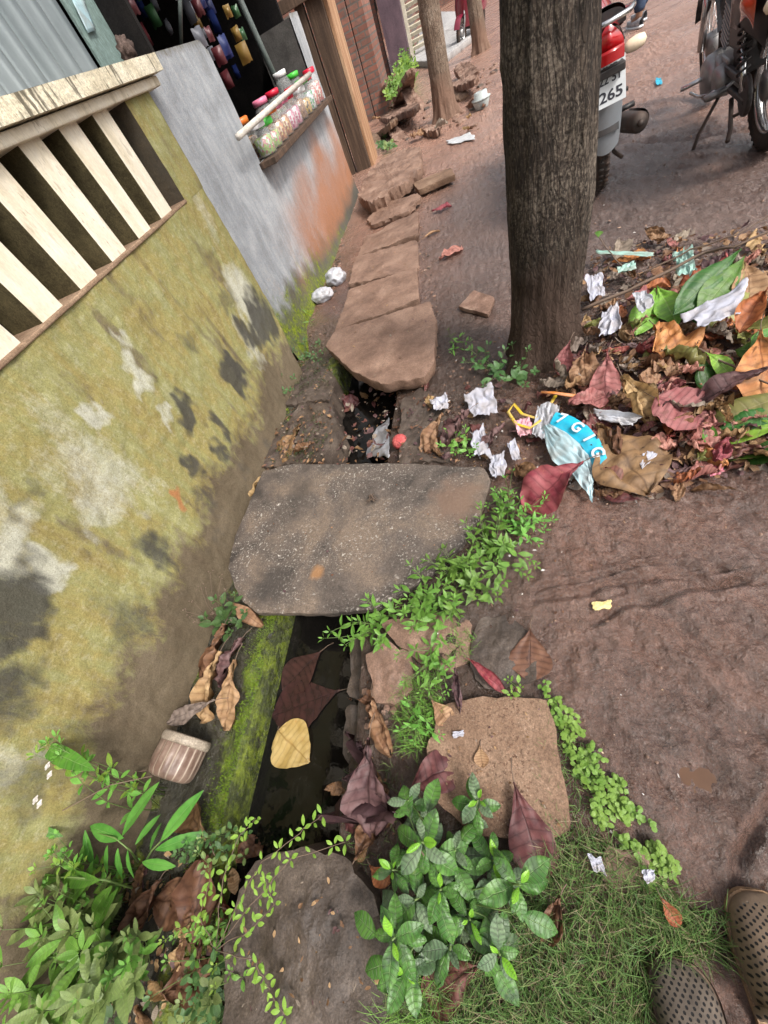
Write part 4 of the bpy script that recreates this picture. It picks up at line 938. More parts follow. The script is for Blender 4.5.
    def ex(q):
        q.tube([(0.76, -0.05, 0.45), (0.86, -0.09, 0.36), (0.78, -0.12, 0.23), (0.48, -0.15, 0.20)], 0.019, 12)
    B('exhaust_pipe', CHROME, ex)
    def sil(q):
        q.tube([(0.48, -0.15, 0.20), (0.38, -0.17, 0.22), (0.05, -0.19, 0.275), (-0.20, -0.20, 0.315), (-0.225, -0.20, 0.318)], [0.022, 0.045, 0.054, 0.050, 0.036], 18)
        q.tube([(-0.22, -0.20, 0.317), (-0.255, -0.20, 0.323)], [0.018, 0.016], 12)
    so_ = B('silencer', RUST, sil)
    q = MB(); q.grid(lambda u, v: (-0.16 + 0.36*u, -0.198 + 0.02*u - 0.062*math.sin(PI*(v*0.8+.1)), 0.31 - 0.055*u + 0.062*math.cos(PI*(v*0.8+.1))), 10, 8); q.build('heat_shield', CHROME, so_)
    def ss(q): q.tube([(0.42, 0.12, 0.25), (0.36, 0.24, 0.10), (0.34, 0.30, -0.055)], 0.010, 8); q.box((0.33, 0.31, -0.06), (0.06, 0.045, 0.008))
    B('side_stand', RUST, ss)
    def cs(q):
        for s_ in (-1, 1): q.tube([(0.30, s_*0.10, 0.22), (0.14, s_*0.13, 0.12), (0.05, s_*0.16, 0.10)], 0.012, 8)
        q.tube([(0.2, -0.115, 0.16), (0.2, 0.115, 0.16)], 0.009, 8)
    B('centre_stand', RUST, cs)
    def rail_(q): q.tube([(-0.05, -0.13, 0.80), (-0.30, -0.135, 0.83), (-0.44, -0.09, 0.84), (-0.46, 0, 0.84), (-0.44, 0.09, 0.84), (-0.30, 0.135, 0.83), (-0.05, 0.13, 0.80)], 0.011, 10)
    B('grab_rail', CHROME, rail_)
    if guard:
        def air(q):
            for s_ in (-1, 1): q.box((0.24, s_*0.09, 0.55), (0.26, 0.07, 0.20)); 
            q.box((0.30, 0, 0.46), (0.22, 0.18, 0.26)); q.box((0.42, 0, 0.60), (0.16, 0.16, 0.20))
        bevel(B('air_box', BLACKP, air, smooth=False), 0.02)
        def crank(q):
            q.lathe([(0.03, 0.19), (0.09, 0.185), (0.115, 0.16), (0.12, 0.10)], Matrix.Translation((0.60, 0, 0.29)) @ Matrix.Rotation(-PI/2, 4, 'X'), 28)
            q.lathe([(0.03, 0.17), (0.07, 0.165), (0.085, 0.10)], Matrix.Translation((0.42, 0, 0.30)) @ Matrix.Rotation(-PI/2, 4, 'X'), 28)
        B('crankcase_cover', ALU, crank)
        def gl(q): q.tube([(0.45, 0.17, 0.25), (0.62, 0.20, 0.22), (0.70, 0.23, 0.24)], 0.008, 8); q.tube([(0.36, 0.17, 0.28), (0.46, 0.19, 0.25)], 0.009, 8)
        B('gear_lever', CHROME, gl)
        def sidep(q): q.grid(lambda u, v: (-0.16 + 0.22*u, 0.155 + 0.03*math.sin(PI*u)*math.sin(PI*v), 0.60 + 0.11*v + 0.03*math.sin(PI*u)), 14, 10)
        B('orange_panel', ORANGEP, sidep)
        def bt(q): q.box((0.30, 0.10, 0.60), (0.16, 0.05, 0.14))
        bevel(B('battery_cover', ALU, bt, smooth=False), 0.01)
        def kk(q): q.tube([(0.42, -0.12, 0.33), (0.46, -0.20, 0.42), (0.46, -0.26, 0.43)], 0.009, 8)
        B('kick_lever', CHROME, kk)
    if plate:
        q = MB(); q.box((0, 0, 0), (0.165, 0.175, 0.003)); p_ = q.build('number_plate', WHITEP, t, smooth=False); bevel(p_, 0.001)
        # plate plane: local x -> bike right, local y -> up
        rt = Matrix(((0, 0.20, -0.98, 0), (-1, 0, 0, 0), (0, 0.98, 0.20, 0), (0, 0, 0, 1)))
        p_.matrix_local = Matrix.Translation((-0.41, 0, 0.605)) @ rt
        text_child('MH 09 BTL *', 0.026, Vector((0, 0.062, 0.0022)), Matrix.Identity(4), INK, p_, bold=0.0004)
        text_child('22 51', 0.048, Vector((0.01, 0.018, 0.0022)), Matrix.Identity(4), INK, p_, bold=0.001)
        text_child('265', 0.062, Vector((0.012, -0.048, 0.0022)), Matrix.Identity(4), INK, p_, bold=0.0015, sx=1.25)
    return t
MG = 'motorcycles parked on the lane'
SPRING_RED = solidmat('red_spring_paint', (0.45, 0.03, 0.035), 0.4, dirt=0.2)
rb = G(594, 190)
motorcycle('red motorcycle seen from behind, partly hidden by the thick tree trunk', (rb.x + 0.025, rb.y + 0.02, rb.z), R(88), R(-5), REDP, SPRING_RED, REDP, MG)
br = G(763, 148)
bf = G(709, 99)
hd_ = math.atan2(bf.y - br.y, bf.x - br.x)
motorcycle('black motorcycle cut off by the right edge, side stand down, orange panel', (br.x, br.y, br.z), hd_, R(-9), BLACKG, BLACKP, BLACKP, MG, plate=False, guard=True)

# maroon scooter far up the lane
def scooter(label, loc, heading):
    t = thing('motor_scooter', label, 'scooter', loc, 0)
    t.matrix_world = Matrix.Translation(loc) @ Matrix.Rotation(heading, 4, 'Z') @ Matrix.Rotation(R(-8), 4, 'X')
    wheel(t, 0, 0.24, 0.09, drum=True); wheel(t, -1.2, 0.24, 0.09)
    def B(name, mat, fn, **k):
        q = MB(); fn(q); return q.build(name, mat, t, **k)
    B('front_mudguard', MAROON, lambda q: arcstrip(q, 0, 0.24, 0.28, R(20), R(165), 0.15, n=18))
    B('front_apron', MAROON, lambda q: q.grid(lambda u, v: (-0.20 + 0.05*u + 0.10*(1-(2*v-1)**2) , (v-0.5)*(0.30+0.14*math.sin(PI*u)), 0.30 + 0.60*u), 14, 12))
    B('leg_shield', BLACKP, lambda q: q.grid(lambda u, v: (-0.23 + 0.05*u + 0.06*(1-(2*v-1)**2) , (v-0.5)*(0.28+0.14*math.sin(PI*u)), 0.30 + 0.58*u), 14, 12, flip=True))
    B('steering_column', ALU, lambda q: (q.tube([(0, 0.06, 0.24), (-0.08, 0.06, 0.42), (-0.16, 0, 0.95)], 0.02, 10), q.tube([(0, -0.06, 0.24), (-0.08, -0.06, 0.42)], 0.02, 10)))
    B('handlebar', BLACKP, lambda q: (q.tube([(-0.22, -0.33, 1.0), (-0.15, -0.1, 0.98), (-0.15, 0.1, 0.98), (-0.22, 0.33, 1.0)], 0.016, 10), q.box((-0.14, 0, 0.98), (0.16, 0.22, 0.12))))
    B('headlamp', AMBER, lambda q: q.lathe([(0.07, 0), (0.06, 0.02), (0.02, 0.03)], Matrix.Translation((-0.06, 0, 0.98)) @ Matrix.Rotation(PI/2, 4, 'Y'), 20))
    B('floorboard', BLACKP, lambda q: q.box((-0.45, 0, 0.28), (0.5, 0.32, 0.06)), smooth=False)
    B('rear_body', MAROON, lambda q: q.grid(lambda u, v: (-0.62 - 0.85*u, (0.17*math.sin(PI*(0.15+0.8*u))**0.6)*math.cos(PI*v), 0.36 + 0.08*u + 0.36*math.sin(PI*v)*(1-0.25*u)), 18, 16))
    B('seat', SEAT, lambda q: q.grid(lambda u, v: (-0.58 - 0.78*u, 0.14*math.cos(PI*v), 0.72 + 0.03*u + 0.09*math.sin(PI*v)**.6), 12, 12))
    for s_ in (-1, 1):
        B('mirror', BLACKP, lambda q, s_=s_: (q.tube([(-0.17, s_*0.2, 1.0), (-0.18, s_*0.28, 1.18)], 0.006, 8), q.lathe([(0.05, 0), (0.05, 0.012)], Matrix.Translation((-0.18, s_*0.30, 1.20)) @ Matrix.Rotation(PI/2, 4, 'Y'), 16)))
    return t
sc_ = G(462, 48)
scooter('maroon scooter parked far up the lane beside the last trunk, front wheel showing', (sc_.x, sc_.y, sc_.z), R(-115))

# grey bicycle leaning behind the timber post
def bicycle(label, loc, heading, lean):
    t = thing('bicycle', label, 'bicycle', loc, 0)
    t.matrix_world = Matrix.Translation(loc) @ Matrix.Rotation(heading, 4, 'Z') @ Matrix.Rotation(lean, 4, 'X')
    for cx in (0, -1.05):
        M_ = Matrix.Translation((cx, 0, 0.34)) @ Matrix.Rotation(PI/2, 4, 'X')
        w = MB(); w.torus(0.32, 0.019, M_, 48, 10); wh = w.build('wheel', TYRE, t)
        w = MB(); w.torus(0.30, 0.008, M_, 48, 8, sy=1.6)
        w.build('rim', CHROME, wh); w = MB()
        for k in range(20): w.tube([M_ @ Vector((0.02*math.cos(k), 0.02*math.sin(k), 0)), M_ @ Vector((0.30*math.cos(2*PI*k/20), 0.30*math.sin(2*PI*k/20), 0))], 0.0012, 4)
        w.build('spokes', CHROME, wh)
        w = MB(); arcstrip(w, cx, 0.34, 0.355, R(0) if cx == 0 else R(40), R(170), 0.05, 0.002, bow=0.004); w.build('mudguard', GREYP, t)
    def B(name, mat, fn, **k):
        q = MB(); fn(q); return q.build(name, mat, t, **k)
    B('frame', BLACKG, lambda q: [q.tube(p, 0.014, 8) for p in ([(0, 0, .34), (-.12, 0, .62), (-.18, 0, .86)], [(-.16, 0, .80), (-.62, 0, .80)], [(-.14, 0, .72), (-.58, 0, .30)], [(-.58, 0, .30), (-.66, 0, .90)], [(-.58, 0, .30), (-1.05, 0, .34)], [(-.64, 0, .78), (-1.05, 0, .34)])])
    B('saddle', SEAT, lambda q: q.grid(lambda u, v: (-0.52 - 0.27*u, (0.03 + 0.07*u)*math.cos(PI*v), 0.90 + 0.03*math.sin(PI*v)), 10, 10))
    B('handlebar', CHROME, lambda q: q.tube([(-.34, -.28, .96), (-.2, -.26, .97), (-.16, 0, .92), (-.2, .26, .97), (-.34, .28, .96)], 0.011, 8))
    B('crank', ALU, lambda q: (q.lathe([(0.09, -0.004), (0.09, 0.004)], Matrix.Translation((-.58, -.04, .30)) @ Matrix.Rotation(PI/2, 4, 'X'), 24), q.tube([(-.58, -.06, .30), (-.45, -.06, .20)], 0.009, 8), q.box((-.45, -.11, .20), (.08, .08, .02))))
    return t
bw = at_z(368, 112, 0.0)
bicycle('bicycle standing behind the timber post, curved grey front mudguard showing', (bw.x - .05, bw.y + .25, 0.0), R(-75), R(6))

# ================================================================== person up the lane
SKIN = mottled('brown_skin', [(0.3, (0.20, 0.11, 0.07)), (0.7, (0.26, 0.15, 0.10))], 8, 0.5, 0.4, ((60, .15, .002),))
JEANS = mottled('dark_blue_denim', [(0.3, (0.020, 0.032, 0.060)), (0.7, (0.045, 0.065, 0.11))], 12, 0.85, 0.2, ((200, .4, .002),))
SHIRT = mottled('grey_shirt', [(0.3, (0.14, 0.14, 0.15)), (0.7, (0.22, 0.22, 0.23))], 8, 0.85, 0.2, ((60, .3, .004),))
HAIRM = mottled('black_hair', [(0.3, (0.010, 0.009, 0.008)), (0.7, (0.022, 0.019, 0.017))], 30, 0.5, 0.4, ((200, .5, .002),), stretch=(1, 1, .2))
SHOEM = mottled('grey_sports_shoe', [(0.3, (0.16, 0.16, 0.17)), (0.7, (0.40, 0.40, 0.42))], 14, 0.7, 0.3, ((80, .3, .002),))
def skinned(name, verts, edges, radii, mat, parent, sub=2, root=0):
    me = bpy.data.meshes.new(name); me.from_pydata(verts, edges, []); me.update()
    o = bpy.data.objects.new(name, me); scene.collection.objects.link(o)
    s = o.modifiers.new('skin', 'SKIN'); s.use_smooth_shade = True
    sv = me.skin_vertices[0].data
    for i, r in enumerate(radii):
        sv[i].radius = (r, r) if not isinstance(r, tuple) else r; sv[i].use_root = (i == root)
    ss_ = o.modifiers.new('subd', 'SUBSURF'); ss_.levels = sub; ss_.render_levels = sub
    me.materials.append(mat); o.parent = parent
    return o
def person(label, loc, heading):
    t = thing('person', label, 'person', loc, heading)
    V_ = [(0,0,.95),(0,0,1.10),(0,.0,1.28),(0,0,1.43),(0,.01,1.50),(0,.01,1.60),(0,.02,1.70)]
    E_ = [(0,1),(1,2),(2,3),(3,4),(4,5),(5,6)]; Ra = [(.15,.10),(.14,.10),(.17,.11),(.10,.08),.05,.085,.07]
    for s_, fy in ((1, .14), (-1, -.10)):
        b0 = len(V_)
        V_ += [(s_*.09,0,.88),(s_*.10,fy*.6,.50),(s_*.10,fy,.28),(s_*.10,fy-.03,.09),(s_*.11,fy+.10,.045)]
        E_ += [(0,b0),(b0,b0+1),(b0+1,b0+2),(b0+2,b0+3),(b0+3,b0+4)]; Ra += [.088,.058,.05,.038,.036]
        b0 = len(V_)
        V_ += [(s_*.19,0,1.39),(s_*.24,-.02,1.12),(s_*.25,.08,.90),(s_*.25,.11,.82)]
        E_ += [(3,b0),(b0,b0+1),(b0+1,b0+2),(b0+2,b0+3)]; Ra += [.055,.042,.032,.030]
        for k in range(4):
            c0 = len(V_); V_ += [(s_*(.25), .11+.012*(k-1.5)*1.6, .77),(s_*.245, .12+.014*(k-1.5)*1.6, .735),(s_*.235,.125+.014*(k-1.5)*1.6,.71)]
            E_ += [(b0+3,c0),(c0,c0+1),(c0+1,c0+2)]; Ra += [.010,.009,.008]
        c0 = len(V_); V_ += [(s_*.235,.15,.79),(s_*.225,.165,.76)]; E_ += [(b0+3,c0),(c0,c0+1)]; Ra += [.011,.009]
    body = skinned('body', V_, E_, Ra, SKIN, t)
    # jeans
    vj = [(0,0,.98)]; ej = []; rj = [(.165,.125)]
    for s_, fy in ((1, .14), (-1, -.10)):
        b0 = len(vj); vj += [(s_*.09,0,.86),(s_*.10,fy*.6,.50),(s_*.10,fy,.28),(s_*.10,fy-.03,.12)]
        ej += [(0,b0),(b0,b0+1),(b0+1,b0+2),(b0+2,b0+3)]; rj += [.105,.078,.070,.066]
    skinned('jeans', vj, ej, rj, JEANS, t)
    vs = [(0,0,.95),(0,0,1.10),(0,0,1.28),(0,0,1.42)]; es = [(0,1),(1,2),(2,3)]; rs = [(.175,.13),(.165,.12),(.19,.13),(.11,.09)]
    for s_ in (1, -1):
        b0 = len(vs); vs += [(s_*.19,0,1.385),(s_*.24,-.02,1.16)]; es += [(3,b0),(b0,b0+1)]; rs += [.068,.06]
    skinned('shirt', vs, es, rs, SHIRT, t)
    for s_, fy in ((1, .14), (-1, -.10)):
        q = MB(); q.grid(lambda u, v: (s_*.105 + (.045*math.sin(PI*min(1, .12+u*.85))**.5)*math.cos(2*PI*v), fy-.09+.27*u, .045 + (.045-.02*u)*math.sin(2*PI*v)*(1 if math.sin(2*PI*v) > 0 else 1)), 14, 14)
        so2 = q.build('shoe', SHOEM, t)
        q = MB(); q.grid(lambda u, v: (s_*.105 + (.05*math.sin(PI*min(1, .10+u*.87))**.5)*(2*v-1), fy-.095+.285*u, .012), 12, 4); o2 = q.build('sole', WHITEP, so2); solid(o2, .02)
    q = MB(); q.lathe([(.01,.115),(.05,.105),(.085,.06),(.095,.0),(.085,-.04),(.075,-.06)], Matrix.Translation((0,-.005,1.69)) @ Matrix.Rotation(R(-10), 4, 'X'), 24); q.build('hair', HAIRM, t)
    for s_ in (1, -1):
        q = MB(); q.lathe([(.004,-.008),(.011,0),(.004,.008)], Matrix.Translation((s_*.032,.095,1.66)) @ Matrix.Rotation(PI/2, 4, 'X'), 12); q.build('eye', WHITEP, body)
        q = MB(); q.lathe([(.01,-.006),(.026,0),(.014,.008)], Matrix.Translation((s_*.088,.01,1.65)) @ Matrix.Rotation(PI/2, 4, 'Y'), 12); q.build('ear', SKIN, body)
    q = MB(); q.tube([(0,.095,1.665),(0,.118,1.635),(0,.10,1.625)], [.008,.016,.010], 8); q.build('nose', SKIN, body)
    q = MB(); q.tube([(-.024,.09,1.60),(0,.10,1.598),(.024,.09,1.60)], [.004,.007,.004], 8); q.build('mouth', REDST, body)
    return t
pp = G(641, 24)
person('person in dark blue jeans and grey shoes walking up the lane', (pp.x - .02, pp.y, pp.z), R(20))

# ================================================================== structures far up the lane
BRICK = None
m, nt, b = newmat('old_brickwork'); v = objco(nt)
vm = nd(nt, 'ShaderNodeMapping', {'Vector': v, 'Rotation': (PI/2, 0, 0)}).outputs[0]
def brickmat(name, rot):
    m, nt, b = newmat(name); v = objco(nt)
    vm = nd(nt, 'ShaderNodeMapping', {'Vector': v, 'Rotation': rot}).outputs[0]
    bt = nd(nt, 'ShaderNodeTexBrick', {'Vector': vm, 'Color1': (0.20, 0.075, 0.05), 'Color2': (0.30, 0.13, 0.09), 'Mortar': (0.13, 0.11, 0.095), 'Scale': 1.0, 'Mortar Size': 0.012, 'Brick Width': 0.23, 'Row Height': 0.085})
    n = noi(nt, v, 7, 7, 0.65)
    c = mix(nt, mth(nt, 'MULTIPLY', ramp(nt, n, [(0.40, 0.0), (0.65, 1.0)]), 0.75), bt.outputs['Color'], (0.09, 0.07, 0.06))
    setb(nt, b, Base_Color=c, Roughness=0.9)
    p = bump(nt, b, mth(nt, 'SUBTRACT', 1.0, bt.outputs['Fac']), 0.6, 0.01); bump(nt, b, n, 0.5, 0.02, p)
    return m
bpy.data.materials.remove(m)
BRX = brickmat('old_brickwork', (PI/2, 0, PI/2)); BRY = brickmat('old_brickwork_end', (PI/2, 0, 0))
bw_ = thing('brick_wall', 'old soot-darkened brick wall standing behind the bicycle', 'wall', (-2.0, 11.0, 0))
mb = MB(); mb.box((-1.2, 0, 1.0), (2.9, 0.24, 2.4)); mb.build('front_face', BRY, bw_, smooth=False)
mb = MB(); mb.box((0.40, 0.5, 0.9), (0.26, 1.1, 2.2)); mb.build('pier', BRY, bw_, smooth=False)
p0 = G(395, 58)
PURP = mottled('faded_purple_paint', [(0.3, (0.060, 0.040, 0.052)), (0.7, (0.13, 0.085, 0.10))], 5, 0.7, 0.3, ((30, .3, .01),), stretch=(1, 1, .4))
CREAM2 = mottled('cream_gate_paint', [(0.3, (0.40, 0.36, 0.28)), (0.7, (0.62, 0.57, 0.46))], 6, 0.6, 0.3, ((30, .3, .01),))
def at2(u, v, y): return at_y(u, v, y)
yb = 16.5
house = thing('roadside_house', 'low house up the lane with purple corner pillar and cream louvred gate', 'house', (-3, yb, 0))
def hs_(p): return (p[0]+3, p[1]-yb, p[2])
xa_, xb_ = at_y(388, 40, yb).x, at_y(400, 40, yb).x
mb = MB(); mb.box(hs_((xa_+.2, yb+.3, 1.4)), (0.55, 0.6, 3.2)); mb.build('corner_pillar', PURP, house, smooth=False)
mb = MB()
gx0, gx1 = xa_ + .52, xa_ + 1.25
mb.box(hs_((gx0, yb+.5, 1.3)), (0.09, 0.1, 2.8)); mb.box(hs_((gx1, yb+.9, 1.3)), (0.09, 0.1, 2.8)); mb.box(hs_(((gx0+gx1)/2, yb+.7, 0.03)), (gx1-gx0, 0.4, 0.1))
mb.build('gate_frame', CREAM2, house, smooth=False)
mb = MB()
for k in range(20): mb.box(hs_(((gx0+gx1)/2, yb+.72, 0.25 + 0.13*k)), (gx1-gx0-.06, 0.05, 0.07), Matrix.Rotation(.4, 3, 'X'))
mb.build('louvre', CREAM2, house, smooth=False)
mb = MB(); mb.box(hs_((xa_-2.2, yb+.6, 1.4)), (4.0, 0.2, 3.2)); mb.box(hs_((xa_+.4, yb+3.2, 1.4)), (0.2, 5, 3.2)); mb.build('wall', BRY, house, smooth=False)
mb = MB(); mb.box(hs_((xa_-1.4, yb+3, 3.05)), (6.0, 6.2, 0.12)); mb.build('roof', GALV, house, smooth=False)
GREYC = mottled('grey_paving', [(0.3, (0.26, 0.25, 0.25)), (0.7, (0.40, 0.39, 0.38))], 3, 0.8, 0.3, ((30, .3, .01),))
pv = [at_z(u, v_, 0.10) for u, v_ in ((405, 62), (440, 62), (452, 52), (480, 30), (470, 12), (430, 12))]
slab('paved_apron', None, 0.12, 0.2, GREYC, 'pale grey concrete apron in front of the louvred gate', 'paving', None, 90, 0.01, 0.02, world_pts=pv)
hb = thing('brick_house', 'dark old house closing the view at the top of the lane', 'house', (1.0, 42, 0))
mb = MB(); mb.box((0, 0, 2.0), (26, 6, 4.2)); mb.build('wall', BRY, hb, smooth=False)
mb = MB(); mb.box((0, -.2, 4.2), (28, 8, 0.2)); mb.build('roof', GALV, hb, smooth=False)
for k in range(6):
    mb = MB(); mb.box((-10 + 4*k, -3.02, 1.9), (1.2, 0.1, 1.4)); mb.build('window', INSIDE, hb, smooth=False)
# pale grey tub standing by the second tree
TUBM = mottled('grey_white_plastic', [(0.3, (0.30, 0.34, 0.34)), (0.7, (0.42, 0.46, 0.45))], 6, 0.5, 0.4, ((40, .2, .003),), speck=((30, .62, (.25, .2, .15), .5),))
tb_ = G(482, 108)
tub = thing('plastic_tub', 'pale grey plastic tub with lid standing right of the second tree', 'tub', tb_)
mb = MB(); mb.lathe([(0.080, 0), (0.085, 0.01), (0.11, 0.07), (0.11, 0.09)], None, 28); mb.build('bowl', TUBM, tub)
mb = MB(); mb.lathe([(0.122, 0.09), (0.125, 0.10), (0.088, 0.11), (0.085, 0.16), (0.05, 0.165)], None, 28); mb.build('lid', TUBM, tub)

# ================================================================== leaf materials
LM = dict(
 green=leafmat('fresh_green_leaf', (0.055, 0.17, 0.018), (0.10, 0.25, 0.03), (0.20, 0.33, 0.10)),
 dkgreen=leafmat('deep_green_leaf', (0.018, 0.085, 0.012), (0.045, 0.14, 0.02), (0.12, 0.22, 0.06)),
 lime=leafmat('lime_green_leaf', (0.17, 0.33, 0.04), (0.26, 0.44, 0.06), (0.36, 0.48, 0.16)),
 olive=leafmat('fading_olive_leaf', (0.17, 0.19, 0.05), (0.27, 0.26, 0.08), (0.36, 0.32, 0.14), blotch=((60, .62, (.10, .07, .03), .7),)),
 red=leafmat('crimson_fallen_leaf', (0.30, 0.045, 0.05), (0.43, 0.13, 0.12), (0.17, 0.02, 0.02), rough=.6, blotch=((25, .62, (.50, .20, .14), .6), (90, .68, (.12, .02, .02), .7))),
 pink=leafmat('dusty_pink_leaf', (0.36, 0.13, 0.11), (0.47, 0.22, 0.19), (0.15, 0.04, 0.035), rough=.65, blotch=((22, .58, (.20, .10, .07), .6), (80, .64, (.16, .06, .04), .7),)),
 maroon=leafmat('dark_maroon_leaf', (0.10, 0.030, 0.028), (0.19, 0.075, 0.062), (0.05, 0.014, 0.012), rough=0.55, blotch=((30, .62, (.05, .02, .018), .6),)),
 purple=leafmat('purple_brown_leaf', (0.085, 0.040, 0.043), (0.17, 0.095, 0.095), (0.04, 0.018, 0.018), rough=0.55, blotch=((30, .60, (.26, .15, .13), .4),)),
 brown=leafmat('dry_brown_leaf', (0.13, 0.062, 0.030), (0.25, 0.135, 0.070), (0.075, 0.034, 0.017), rough=0.6, blotch=((35, .60, (.06, .03, .02), .7),)),
 tan=leafmat('dry_tan_leaf', (0.30, 0.17, 0.085), (0.44, 0.28, 0.15), (0.17, 0.085, 0.035), rough=0.65, blotch=((40, .62, (.14, .065, .03), .7),)),
 grey=leafmat('bleached_grey_leaf', (0.20, 0.155, 0.12), (0.33, 0.27, 0.22), (0.13, 0.09, 0.07), rough=0.7),
 orange=leafmat('orange_leaf', (0.36, 0.11, 0.04), (0.52, 0.21, 0.09), (0.22, 0.06, 0.025), rough=.6, blotch=((18, .56, (.22, .10, .05), .6),(35, .64, (.20, .07, .03), .6),)),
 yellow=leafmat('yellow_leaf', (0.37, 0.225, 0.08), (0.46, 0.31, 0.14), (0.24, 0.12, 0.035), quilt=.08, blotch=((30, .62, (.42, .18, .06), .6),)),
 weed=leafmat('weed_leaf', (0.10, 0.25, 0.035), (0.18, 0.36, 0.06), (0.26, 0.40, 0.12), vst=.4),
 weeddk=leafmat('dark_weed_leaf', (0.045, 0.115, 0.030), (0.085, 0.17, 0.05), (0.14, 0.22, 0.09), vst=.4),  # darker green than the common weed
 bush=leafmat('dusty_bush_leaf', (0.13, 0.20, 0.055), (0.23, 0.31, 0.10), (0.30, 0.36, 0.16), vst=.4, blotch=((50, .66, (.25, .17, .08), .5),)),
 bamboo=leafmat('smooth_blade_leaf', (0.06, 0.20, 0.03), (0.11, 0.29, 0.05), (0.18, 0.36, 0.10), veins=0.01, rough=.35),
 var=leafmat('veined_glossy_leaf', (0.050, 0.165, 0.030), (0.115, 0.29, 0.055), (0.26, 0.42, 0.17), rough=0.38, veins=7, bst=1.0, vst=.9, quilt=.24, blotch=((60, .64, (.30, .36, .14), .5), (14, .55, (.07, .11, .065), .7))),
 varold=leafmat('dusty_veined_leaf', (0.080, 0.135, 0.065), (0.15, 0.20, 0.11), (0.18, 0.21, 0.15), rough=0.6, veins=7, bst=1.0, vst=.9, quilt=.24),
 young=leafmat('young_bright_leaf', (0.15, 0.36, 0.025), (0.24, 0.47, 0.04), (0.36, 0.52, 0.12), rough=0.3, veins=8, bst=.8),
 soaked=leafmat('soaked_red_leaf', (0.022, 0.010, 0.009), (0.045, 0.018, 0.016), (0.02, 0.008, 0.008), rough=.25, trans=0),
 clover=leafmat('small_round_leaf', (0.13, 0.27, 0.035), (0.22, 0.36, 0.06), (0.27, 0.40, 0.10), veins=4, vst=.3),
)
STEMG = solidmat('green_stem', (0.10, 0.17, 0.04), 0.5, dirt=.3)
STEMB = solidmat('brown_twig', (0.13, 0.085, 0.06), 0.8, dirt=.5, dcol=(.22, .17, .13))
COLN = dict(red='crimson', pink='dusty pink', maroon='dark maroon', purple='purple-brown', brown='dry brown', tan='tan', grey='bleached grey', orange='orange', yellow='yellow', olive='olive', lime='lime green', green='green', dkgreen='dark green')

def fallen(A, B_, wr, mat, label, shape='ob', z0=0.012, z1=0.02, tilt=(0, 0), fold=.12, curl=.4, roll=.6, crum=.16, seed=1, group=None, stalk=0.25, name='fallen_leaf'):
    """leaf lying from stalk end A to tip B_ (photo places); wr = width / length"""
    a = G(*A, z0) if len(A) == 2 else Vector(A); b_ = G(*B_, z1) if len(B_) == 2 else Vector(B_)
    d = b_ - a; L = d.length; nrm = Vector((tilt[0], tilt[1], 1)); wr *= 1.15
    mb = MB(); big = L > 0.07
    mb.leaf(a, d, nrm, L, L*wr, shape, fold, curl, roll, crum, seed, 16 if big else 9, 5 if big else 3)
    # keep the blade above the soil
    c = (a + b_)/2
    lift = 0.0
    for p in mb.v[::7]:
        if p[0]*p[0] + p[1]*p[1] < 200: lift = max(lift, hgt(p[0], p[1]) + 0.003 - p[2])
    lift = min(lift, 0.05)
    if A[-1] < -.15 and len(A) == 3: lift = 0
    if lift > 0: mb.v = [(p[0], p[1], p[2] + lift) for p in mb.v]; a = a + Vector((0, 0, lift))
    o = mb.build(name, LM[mat], origin=tuple(c))
    tag(o, label, 'leaf', group)
    if stalk:
        s = MB(); dn = d.normalized(); sx = Vector((-dn.y, dn.x, 0))
        s.tube([a - c + dn*0.01, a - c - dn*L*stalk*0.5 + sx*L*.02, a - c - dn*L*stalk + sx*L*0.06 + Vector((0, 0, -.003))], [.0016, .0013, .0016], 5)
        s.build('stalk', STEMB, o)
    return o

